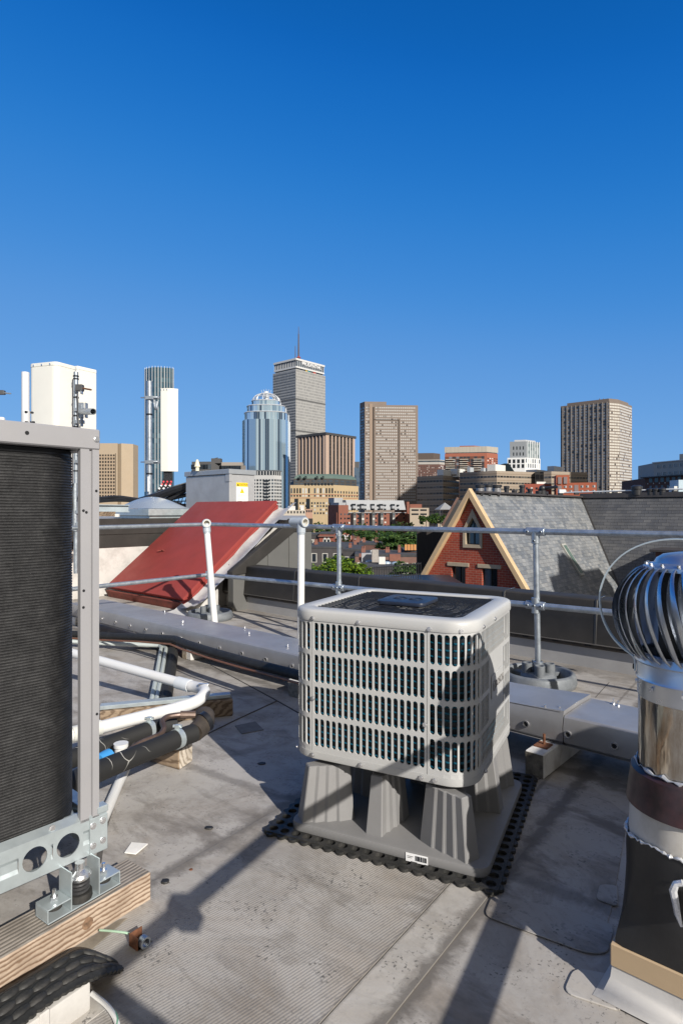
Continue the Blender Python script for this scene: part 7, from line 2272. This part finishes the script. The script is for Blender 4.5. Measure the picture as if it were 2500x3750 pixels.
ob2 = Bld('brick_block', 'lower dark orange brick block half shaded left of the stepped brick block', [P(1918, 0, Y+6), P(2019, 0, Y+6), P(2019, 0, Y+16), P(1918, 0, Y+16)], GZ, zz(1772, Y+6), pbr('deep_brick', (.24, .060, .036), .85))
ul = lambda px: (px-1918)*(Y+6)/FPX
for y in (1790, 1806):
    for px in (1928, 1946, 1964, 1984, 2003): ob2.part('window', 0, ul(px-4), ul(px+4), zz(y, Y), zz(y-8, Y), W_lt if px % 4 else W_dk, -.2, .05)
ob2.prism('plant_row', [P(1964, 0, Y+8), P(1998, 0, Y+8), P(1998, 0, Y+12), P(1964, 0, Y+12)], zz(1772, Y+6), zz(1763, Y+6), M_pw)
# far little brick and the grey office at the right edge
Y = 420
T = Bld('brick_block', 'small pinkish brick block between the brown grid tower and the dark brick office', [P(2312, 0, Y), P(2340, 0, Y), P(2357, 0, Y+4), P(2357, 0, Y+14), P(2312, 0, Y+14)], GZ, zz(1782, Y), pbr('dusty_brick', (.27, .15, .11), .85))
T.prism('upper_block', [P(2314, 0, Y+2), P(2338, 0, Y+2), P(2338, 0, Y+10), P(2314, 0, Y+10)], zz(1782, Y), zz(1768, Y), bpy.data.materials['dusty_brick'])
Y = 128
dr_ = (P(2560, 0, Y - 12) - P(2362, 0, Y)); dr_.z = 0; dr_.normalize()
a = P(2362, HORIZ, Y); a.z = 0
pol_ = [a, a + dr_*14, a + dr_*14 + Vector((4, 14, 0)), a + Vector((1.5, 14, 0))]
T = Bld('brick_office', 'dark brick office with a set back pale upper part at the right edge', pol_, GZ, zz(1751, Y), pbr('dark_brick', (.085, .040, .030), .85, 0, .1, 1))
us = lambda px: line_at(a, dr_, px)
T.part('cornice', 0, -.6, 14, zz(1751, Y), zz(1747, Y), pbr('black_cornice', (.03, .028, .027), .6), -6, .7)
M_teal = pbr('teal_window', (.04, .07, .08), .2)
for k in range(8):
    px = 2382 + k*21
    T.part('window', 0, us(px-6), us(px+6), zz(1768, Y), zz(1753, Y), M_teal, -.2, .04)
    T.part('window', 0, us(px-4), us(px+4), zz(1792, Y), zz(1780, Y), W_md, -.2, .04); T.part('sill', 0, us(px-6), us(px+6), zz(1794, Y), zz(1792.5, Y), M_stone, -.1, .12); T.part('keystone', 0, us(px-11.5), us(px-8.5), zz(1774, Y), zz(1770, Y), M_bg, -.1, .08)
M_pg = pbr('pale_brick', (.36, .345, .31), .85, 0, .05, 1)
a2 = P(2393, HORIZ, Y + 4); a2.z = 0
up = [a2, a2 + dr_*13, a2 + dr_*13 + Vector((3, 9, 0)), a2 + Vector((1.0, 9, 0))]
T.prism('upper_storeys', up, zz(1749, Y), zz(1690, Y), M_pg)
T.poly = [Vector(p) for p in up]
T.part('upper_cornice', 0, -.3, 13, zz(1690, Y), zz(1687, Y), M_pw, -2, .25)
us = lambda px: line_at(a2, dr_, px)
for y in (1711, 1738):
    for k in range(6):
        px = 2412 + k*21
        w = T.part('window', 0, us(px-7), us(px+7), zz(y, Y), zz(y-11, Y), M_teal, -.2, .05)
        for f in (-7, -2.3, 2.3, 6): 
            mbx = MB(); T.fbox(mbx, 0, us(px+f), us(px+f+1.1), zz(y, Y), zz(y-11, Y), .051, .09); mbx.build('glazing_bar', M_cw, w, smooth=0)
T.prism('roof_box', [P(2487, 0, Y+6), P(2560, 0, Y+2), P(2560, 0, Y+8), P(2487, 0, Y+10)], zz(1690, Y), zz(1653, Y), M_pg)
pb_ = thing('plant_box', 'pale blue metal plant box at the right edge in front of the dark brick office', 'plant box', tuple(P(2490, 1810, 110)))
q = P(2484, 1815, 110); mb = MB(); mb.box(q.x, q.x+3, q.y, q.y+3, q.z-3, zz(1757, 110)); mb.build('body', pbr('pale_blue_metal', (.40, .50, .56), .5), pb_, smooth=0)
q = P(2470, 1815, 110); mb = MB(); mb.box(q.x, q.x+.65, q.y+.2, q.y+2, q.z-3, zz(1780, 110)); mb.build('side_box', M_pw, pb_, smooth=0)
# blue sliver between tower and slab hotel
Y = 640
T = Bld('glass_block', 'narrow dark blue block in the gap left of the brown slab hotel', [P(1296, 0, Y), P(1320, 0, Y), P(1320, 0, Y+15), P(1296, 0, Y+15)], GZ, zz(1712, Y), pane_mat('blue_sliver', 2.4, 3.4, [(.5, (.05, .08, .12)), (.5, (.08, .12, .17))], (.10, .13, .16), .15, .15, .2))
T.prism('roof_storey', [P(1298, 0, Y+2), P(1316, 0, Y+2), P(1316, 0, Y+10), P(1298, 0, Y+10)], zz(1712, Y), zz(1690, Y), M_dkc)
# tent roof pavilion
Y = 215
pv = thing('tent_pavilion', 'pale grey pointed pavilion roof among the trees below the mall', 'pavilion', tuple(P(1628, 1900, Y)))
mb = MB(); c = P(1628, 1840, Y+4); ring = [P(1590, 1866, Y+4), P(1610, 1866, Y), P(1645, 1866, Y), P(1664, 1866, Y+4), P(1645, 1864, Y+9), P(1610, 1864, Y+9)]
ci = mb.V(c); ri = [mb.V(p) for p in ring]
for k in range(6): mb.F((ri[k], ri[(k+1) % 6], ci))
mb.F(ri[::-1]); mb.build('roof', pbr('tent_grey', (.26, .26, .255), .6), pv, smooth=0)
for p in ring:
    mb = MB(); mb.tube([p, Vector((p.x, p.y, GZ))], .14, 5); mb.build('post', M_dkc, pv)
mb = MB(); mb.box(ring[0].x+.8, ring[3].x-.8, Y+2, Y+6, GZ, zz(1905, Y)); mb.build('base_wall', bpy.data.materials['sand_concrete'], pv, smooth=0)

# --- off-frame skyscrapers whose shadows fall on the hotel and the mall
M_mg = pbr('mirror_glass', (.10, .13, .16), .1, .5)
Bld('glass_tower', 'tall mirrored tower outside the right of the frame shading the brown slab hotel', [Vector((252, 200, 0)), Vector((276, 195, 0)), Vector((286, 235, 0)), Vector((262, 240, 0))], GZ, 233, M_mg)
Bld('glass_tower', 'nearer mirrored tower outside the right of the frame shading the banded mall', [Vector((190, 168, 0)), Vector((212, 162, 0)), Vector((217, 186, 0)), Vector((196, 193, 0))], GZ, 205, M_mg)
# ------------------------------------------------------------------ row houses below and trees
M_roofd = pbr('tar_roof', (.045, .045, .048), .85, 0, .3, .4, dirt=(.10, .10, .10), damt=.4, dscale=.6)
M_chim = pbr('chimney_brick', (.20, .085, .06), .85, 0, .15, 2)
M_hb = [pbr('house_brick_%s' % n, c, .85, 0, .12, 1.2) for n, c in (('red', (.25, .075, .048)), ('brown', (.12, .060, .048)), ('dark', (.06, .055, .055)), ('pink', (.17, .095, .075)))]
M_pl = pbr('pale_trim', (.55, .53, .48), .7)
def rowhouse(label, px0, px1, ytop, Y, dep, brick, chims=(), nwin=3, roofm=None, name='row_house', mansard=False):
    a, c = P(px0, HORIZ, Y), P(px1, HORIZ, Y)
    zt = zz(ytop, Y)
    B_ = Bld(name, label, [Vector((a.x, Y, 0)), Vector((c.x, Y - 1.0, 0)), Vector((c.x + .3, Y + dep, 0)), Vector((a.x + .3, Y + dep, 0))], GZ, zt, M_hb[brick], cat='house')
    pl = scale_poly(B_.poly, 1.01)
    B_.prism('roof', pl, zt + .01, zt + .35, roofm or M_roofd)
    L = B_.face(0)[3]
    for k in range(nwin):
        u = L*(k+.5)/nwin
        w = B_.part('window', 0, u-.5, u+.5, zt - 2.6, zt - .9, M_pl, -.1, .06)
        mb = MB(); B_.fbox(mb, 0, u-.38, u+.38, zt-2.5, zt-1.0, .062, .08); mb.build('pane', W_dk, w, smooth=0)
    for (px, py, w, h) in chims:
        w *= .75; h *= .55
        q = P(px, HORIZ, Y + dep*.4); mb = MB(); mb.box(q.x - w/2, q.x + w/2, q.y - .4, q.y + .5, zt + .36, zt + .36 + h); ch = mb.build('chimney', M_chim, B_.o, smooth=0)
        for s in (-.25, .25):
            mb = MB(); mb.lathe([(.12, 0), (.14, .3)], (q.x + s*w, q.y, zt + .36 + h), 8); mb.build('chimney_pot', M_chim, ch)
    return B_
h1 = rowhouse('ornate red brick house end with twin arched cream windows below the rail', 1168, 1222, 1957, 150, 10, 0, (), 0)
u = lambda px, h: (px - 1168)/(1222-1168)*h.face(0)[3]
zt = h1.z1
for px in (1190, 1203):
    w = h1.part('window', 0, u(px-7, h1), u(px+7, h1), zz(1997, 150), zz(1975, 150), M_pl, -.1, .06)
    p_, d_, n_, L_ = h1.face(0); q = p_ + d_*u(px, h1) + n_*.05 + Z3*zz(1975, 150)
    mb = MB(); mb.ext([q - d_*.45, q + d_*.45, q + Z3*.75], n_*.06); mb.build('arch', M_pl, w, smooth=0)
    mb = MB(); h1.fbox(mb, 0, u(px-4, h1), u(px+4, h1), zz(1996, 150), zz(1976, 150), .062, .09); mb.build('pane', W_dk, w, smooth=0)
h1.part('cornice', 0, -.2, L_+.2, zz(1966, 150), zz(1961, 150), M_hb[3], -.1, .4)
h2 = rowhouse('grey mansard house end with pale dormer windows beside the dark panel wall', 1125, 1168, 1960, 152, 10, 2, (), 0)
for px in (1142, 1156):
    w = h2.part('window', 0, (px-6-1125)/43*h2.face(0)[3], (px+6-1125)/43*h2.face(0)[3], zz(1998, 152), zz(1975, 152), M_pl, -.1, .3)
    mb = MB(); h2.fbox(mb, 0, (px-3-1125)/43*h2.face(0)[3], (px+3-1125)/43*h2.face(0)[3], zz(1996, 152), zz(1978, 152), .302, .33); mb.build('pane', W_dk, w, smooth=0)
rowhouse('low house with a dark flat roof below the ornate red brick house', 1130, 1330, 2008, 112, 16, 2, ((1157, 0, .9, 1.4), (1300, 0, .8, 1.2)), 5)
rowhouse('dark mansard house with white framed windows, just left of the brown roofed one', 1255, 1325, 2018, 100, 9, 2, ((1282, 0, .7, .9),), 3)
rowhouse('house with a broad bare brown side wall in the middle of the gap', 1312, 1400, 1996, 118, 9, 1, ((1310, 0, .8, 1.5), (1332, 0, .8, 1.2), (1378, 0, 1.0, 1.2)), 0)
rowhouse('far brick row house directly under the top rail, left part of the gap', 1180, 1312, 1948, 205, 12, 0, ((1240, 0, 1.2, 1.5), (1290, 0, 1.0, 1.3)), 6)
rowhouse('far brown row house between the trees under the rail', 1290, 1400, 1962, 175, 14, 1, ((1306, 0, 1.0, 1.6), (1330, 0, 1.0, 1.6), (1376, 0, 1.0, 1.4)), 4)
rowhouse('long brick row house with chimneys in the middle of the gap', 1300, 1540, 2038, 92, 10, 3, ((1330, 0, .9, 1.2), (1418, 0, .9, 1.0), (1461, 0, .6, 1.6)), 6)
hb = rowhouse('nearest house with a wide black flat roof holding vents and a pale chimney', 1318, 1460, 2084, 74, 9.5, 2, (), 3)
Yb = 78
def rbox(name, px, Y, w, d, h, mt, B_=hb):
    q = P(px, HORIZ, Y); mb = MB(); mb.box(q.x-w/2, q.x+w/2, Y-d/2, Y+d/2, B_.z1+.36, B_.z1+.36+h); return mb.build(name, mt, B_.o, smooth=0)
rbox('pale_chimney', 1373, 79, .85, .8, 1.7, pbr('concrete_chimney', (.33, .30, .27), .8)); rbox('roof_unit', 1341, 81, 1.3, 1.0, 1.1, pbr('roof_unit_grey', (.33, .33, .34), .6)); rbox('roof_unit', 1398, 77, .8, .7, .9, M_pw)
rbox('brick_stack', 1445, 82, 1.5, 1.0, .9, M_chim); rbox('brick_stack', 1330, 83, 1.2, 1.0, .9, M_chim)
for px, Y_ in ((1352, 80), (1416, 77.5), (1448, 77)):
    q = P(px, HORIZ, Y_); mb = MB(); mb.lathe([(.55, 0), (.5, .16), (.3, .26), (.01, .3)], (q.x, Y_, hb.z1 + .36), 12); mb.build('bubble_skylight', pbr('bubble_blue', (.30, .38, .45), .3), hb.o)
ac = thing('rooftop_unit', 'white framed rooftop unit on the houses in the middle of the gap', 'rooftop unit', tuple(P(1368, 2035, 90)))
mb = MB(); q = P(1368, 2036, 94); mb.box(q.x-.5, q.x+.5, q.y-.5, q.y+.5, q.z, q.z+.85); mb.build('body', M_pw, ac, smooth=0)
for s in (-.27, .25): 
    mb = MB(); mb.box(q.x+s-.17, q.x+s+.17, q.y-.53, q.y-.502, q.z+.1, q.z+.75); mb.build('fan_grille', W_md, ac, smooth=0)
tc = rowhouse('low house with an orange brick roof terrace right of the gap', 1478, 1560, 2022, 96, 8, 0, (), 3)
for k in range(5):
    q = P(1484 + k*11, 2020, 96); mb = MB(); mb.box(q.x-.18, q.x+.18, 95.2, 95.5, tc.z1+.36, tc.z1+1.25); mb.build('terrace_panel', pbr('orange_timber', (.48, .22, .07), .7), tc.o, smooth=0)
rnd = random.Random(11)
for k in range(46):                                   # white vents and dishes on the far roofs
    px = rnd.uniform(1210, 1500); Y = rnd.uniform(120, 210)
    q = P(px, rnd.uniform(1958, 1975) if Y > 150 else rnd.uniform(1985, 1999), Y)
    mb = MB(); mb.lathe([(.16, 0), (.16, .55), (.26, .6), (.2, .8)], (q.x, q.y, q.z - .4), 8)
    settag(mb.build('roof_vent', M_cw if k % 3 else M_roofd), 'small vent pipe on the far row house roofs seen through the gap under the rail', 'roof vent', 'vents on the far roofs')

# trees
def leaf_mat(name, c, tr=.25):
    m, nt, b = nodes_of(name)
    n = noise_v(nt, coord(nt, 'Object'), 1.3, 3)
    nt.links.new(ramp(nt, n, [(.3, mul(c, .65)), (.7, mul(c, 1.35))]), b.inputs['Base Color'])
    b.inputs['Roughness'].default_value = .55
    b.inputs['Specular IOR Level'].default_value = .3
    t = N(nt, 'ShaderNodeBsdfTranslucent'); t.inputs[0].default_value = c4(mul(c, 1.6))
    mx = N(nt, 'ShaderNodeMixShader'); mx.inputs[0].default_value = tr
    out = nt.nodes['Material Output']
    nt.links.new(b.outputs[0], mx.inputs[1]); nt.links.new(t.outputs[0], mx.inputs[2]); nt.links.new(mx.outputs[0], out.inputs[0])
    return m
LV = {'bright': [leaf_mat('leaf_yellow', (.17, .24, .016)), leaf_mat('leaf_bright', (.085, .155, .014)), leaf_mat('leaf_mid', (.045, .10, .013))],
      'deep': [leaf_mat('leaf_green', (.085, .15, .030)), leaf_mat('leaf_deep', (.052, .10, .024)), leaf_mat('leaf_dark', (.030, .066, .018))],
      'olive': [leaf_mat('leaf_olive', (.070, .095, .026)), leaf_mat('leaf_olive_dark', (.040, .060, .018)), leaf_mat('leaf_brown', (.06, .055, .022))]}
M_bark = pbr('bark', (.07, .055, .04), .9, 0, .3, 4)
def make_crown(rx_, ry_, rz_, n, leaf, seed, flat=.0):
    rnd = random.Random(seed)
    mb = MB()
    lobes = []
    for k in range(16):
        a = rnd.uniform(0, 6.283); e = rnd.uniform(-.45, 1.0)
        rr_ = rnd.uniform(.45, .85)
        lobes.append((Vector((math.cos(a)*rr_*math.cos(e)*rx_, math.sin(a)*rr_*math.cos(e)*ry_, math.sin(e)*rr_*rz_)), rnd.uniform(.22, .42)))
    per = n // len(lobes)
    for c, s in lobes:
        cl = []
        for _ in range(max(3, per // 22)):
            v = Vector((rnd.gauss(0, 1), rnd.gauss(0, 1), rnd.gauss(0, 1))).normalized()*rnd.uniform(.55, 1.0)
            cl.append((c + Vector((v.x*rx_*s, v.y*ry_*s, v.z*rz_*s)), v))
        for _ in range(per):
            q, v = rnd.choice(cl)
            p = q + Vector((rnd.gauss(0, 1)*rx_, rnd.gauss(0, 1)*ry_, rnd.gauss(0, .6)*rz_))*.055
            nrm = (v*.5 + Vector((0, 0, .8)) + Vector((rnd.gauss(0, .5), rnd.gauss(0, .5), rnd.gauss(0, .4)))).normalized()
            t = nrm.cross(Vector((rnd.gauss(0, 1), rnd.gauss(0, 1), rnd.gauss(0, 1)))).normalized(); b_ = nrm.cross(t)
            L = leaf*rnd.uniform(.6, 1.3)
            mb.cur = 0 if rnd.random() < .34 else (1 if rnd.random() < .62 else 2)
            mb.F([mb.V(p - t*L), mb.V(p + b_*L*.55), mb.V(p + t*L), mb.V(p - b_*L*.55)])
    return mb
def trunk(mb, base, top, r, seed, spread):
    rnd = random.Random(seed)
    mb.tube([base, base.lerp(top, .5) + Vector((rnd.uniform(-.2, .2), 0, 0)), top], [r, r*.75, r*.35], 8)
    for k in range(6):
        a = rnd.uniform(0, 6.28); f = rnd.uniform(.45, .9); s = base.lerp(top, f)
        e = s + Vector((math.cos(a)*spread*.55, math.sin(a)*spread*.55, spread*.45))
        mb.tube([s, s.lerp(e, .5) + Z3*spread*.05, e], [r*.4, r*.25, r*.08], 6)
def tree(label, px, ytop, ybot, Y, wpx, kind, n, seed, leaf=.2, group=None):
    c = P(px, (ytop+ybot)/2, Y); hh = (ybot - ytop)*Y/FPX/2; rw = wpx*Y/FPX/2
    o = thing('tree', label, 'tree', (c.x, c.y, GZ), 0, group)
    mb = make_crown(rw, rw*.9, hh, n, leaf, seed)
    mb.v = [p + c for p in mb.v]
    mb.build('crown', LV[kind], o, smooth=0, fix=False)
    mb = MB(); trunk(mb, Vector((c.x, c.y, GZ)), c + Z3*hh*.3, max(.16, rw*.07), seed, rw); mb.build('trunk', M_bark, o)
tree('bright yellow green tree nearest below the parapet, left in the gap', 1215, 2028, 2190, 44, 240, 'bright', 9000, 1, .10)
tree('bright green tree top behind the galvanised post, right part of the nearest pair', 1290, 2050, 2200, 47, 170, 'bright', 6500, 2, .10)
tree('tall deep green tree in the right half of the gap below the rail', 1465, 1945, 2030, 108, 215, 'deep', 7000, 3, .22)
tree('second deep green tree behind the tall one, reaching up to the rail', 1390, 1938, 2000, 140, 130, 'deep', 3500, 4, .24)
tree('deep green tree right against the dark timber clad wall', 1530, 1940, 2035, 120, 90, 'deep', 2500, 5, .22)
tree('round green tree beside the iron picket fence', 1485, 2052, 2140, 58, 130, 'deep', 4500, 6, .12)
tree('thin olive tree beside the ornate red brick house', 1252, 1955, 2012, 135, 72, 'olive', 1500, 7, .2)
tree('round green tree above the rail left of the tent pavilion', 1560, 1882, 1932, 190, 66, 'deep', 3000, 8, .3)
tree('dark green tree in front of the tent pavilion', 1602, 1866, 1935, 200, 58, 'deep', 2600, 9, .3)
tree('broad green tree left of the galvanised post, between the houses', 1352, 1938, 1985, 160, 120, 'deep', 3000, 14, .26)
tree('deep green tree filling the gap next to the brown roofed house', 1432, 1958, 2032, 112, 110, 'deep', 3500, 15, .22)
tree('low green tree in front of the red brick house row', 1300, 1930, 1968, 190, 110, 'olive', 2200, 16, .3)
rnd = random.Random(21)
for k in range(26):
    px = 1075 + k*19.5 + rnd.uniform(-6, 6)
    if 1555 < px < 1600: continue
    Y = rnd.uniform(215, 245) if k % 2 else rnd.uniform(165, 200)
    yt = rnd.uniform(1905, 1922) if k % 2 else rnd.uniform(1918, 1934)
    tree('green street tree in the far leafy row above and behind the top rail', px, yt, yt + rnd.uniform(42, 60), Y, rnd.uniform(36, 58), rnd.choice(['deep', 'olive', 'deep']), 1100, 30+k, .30, 'far street trees')
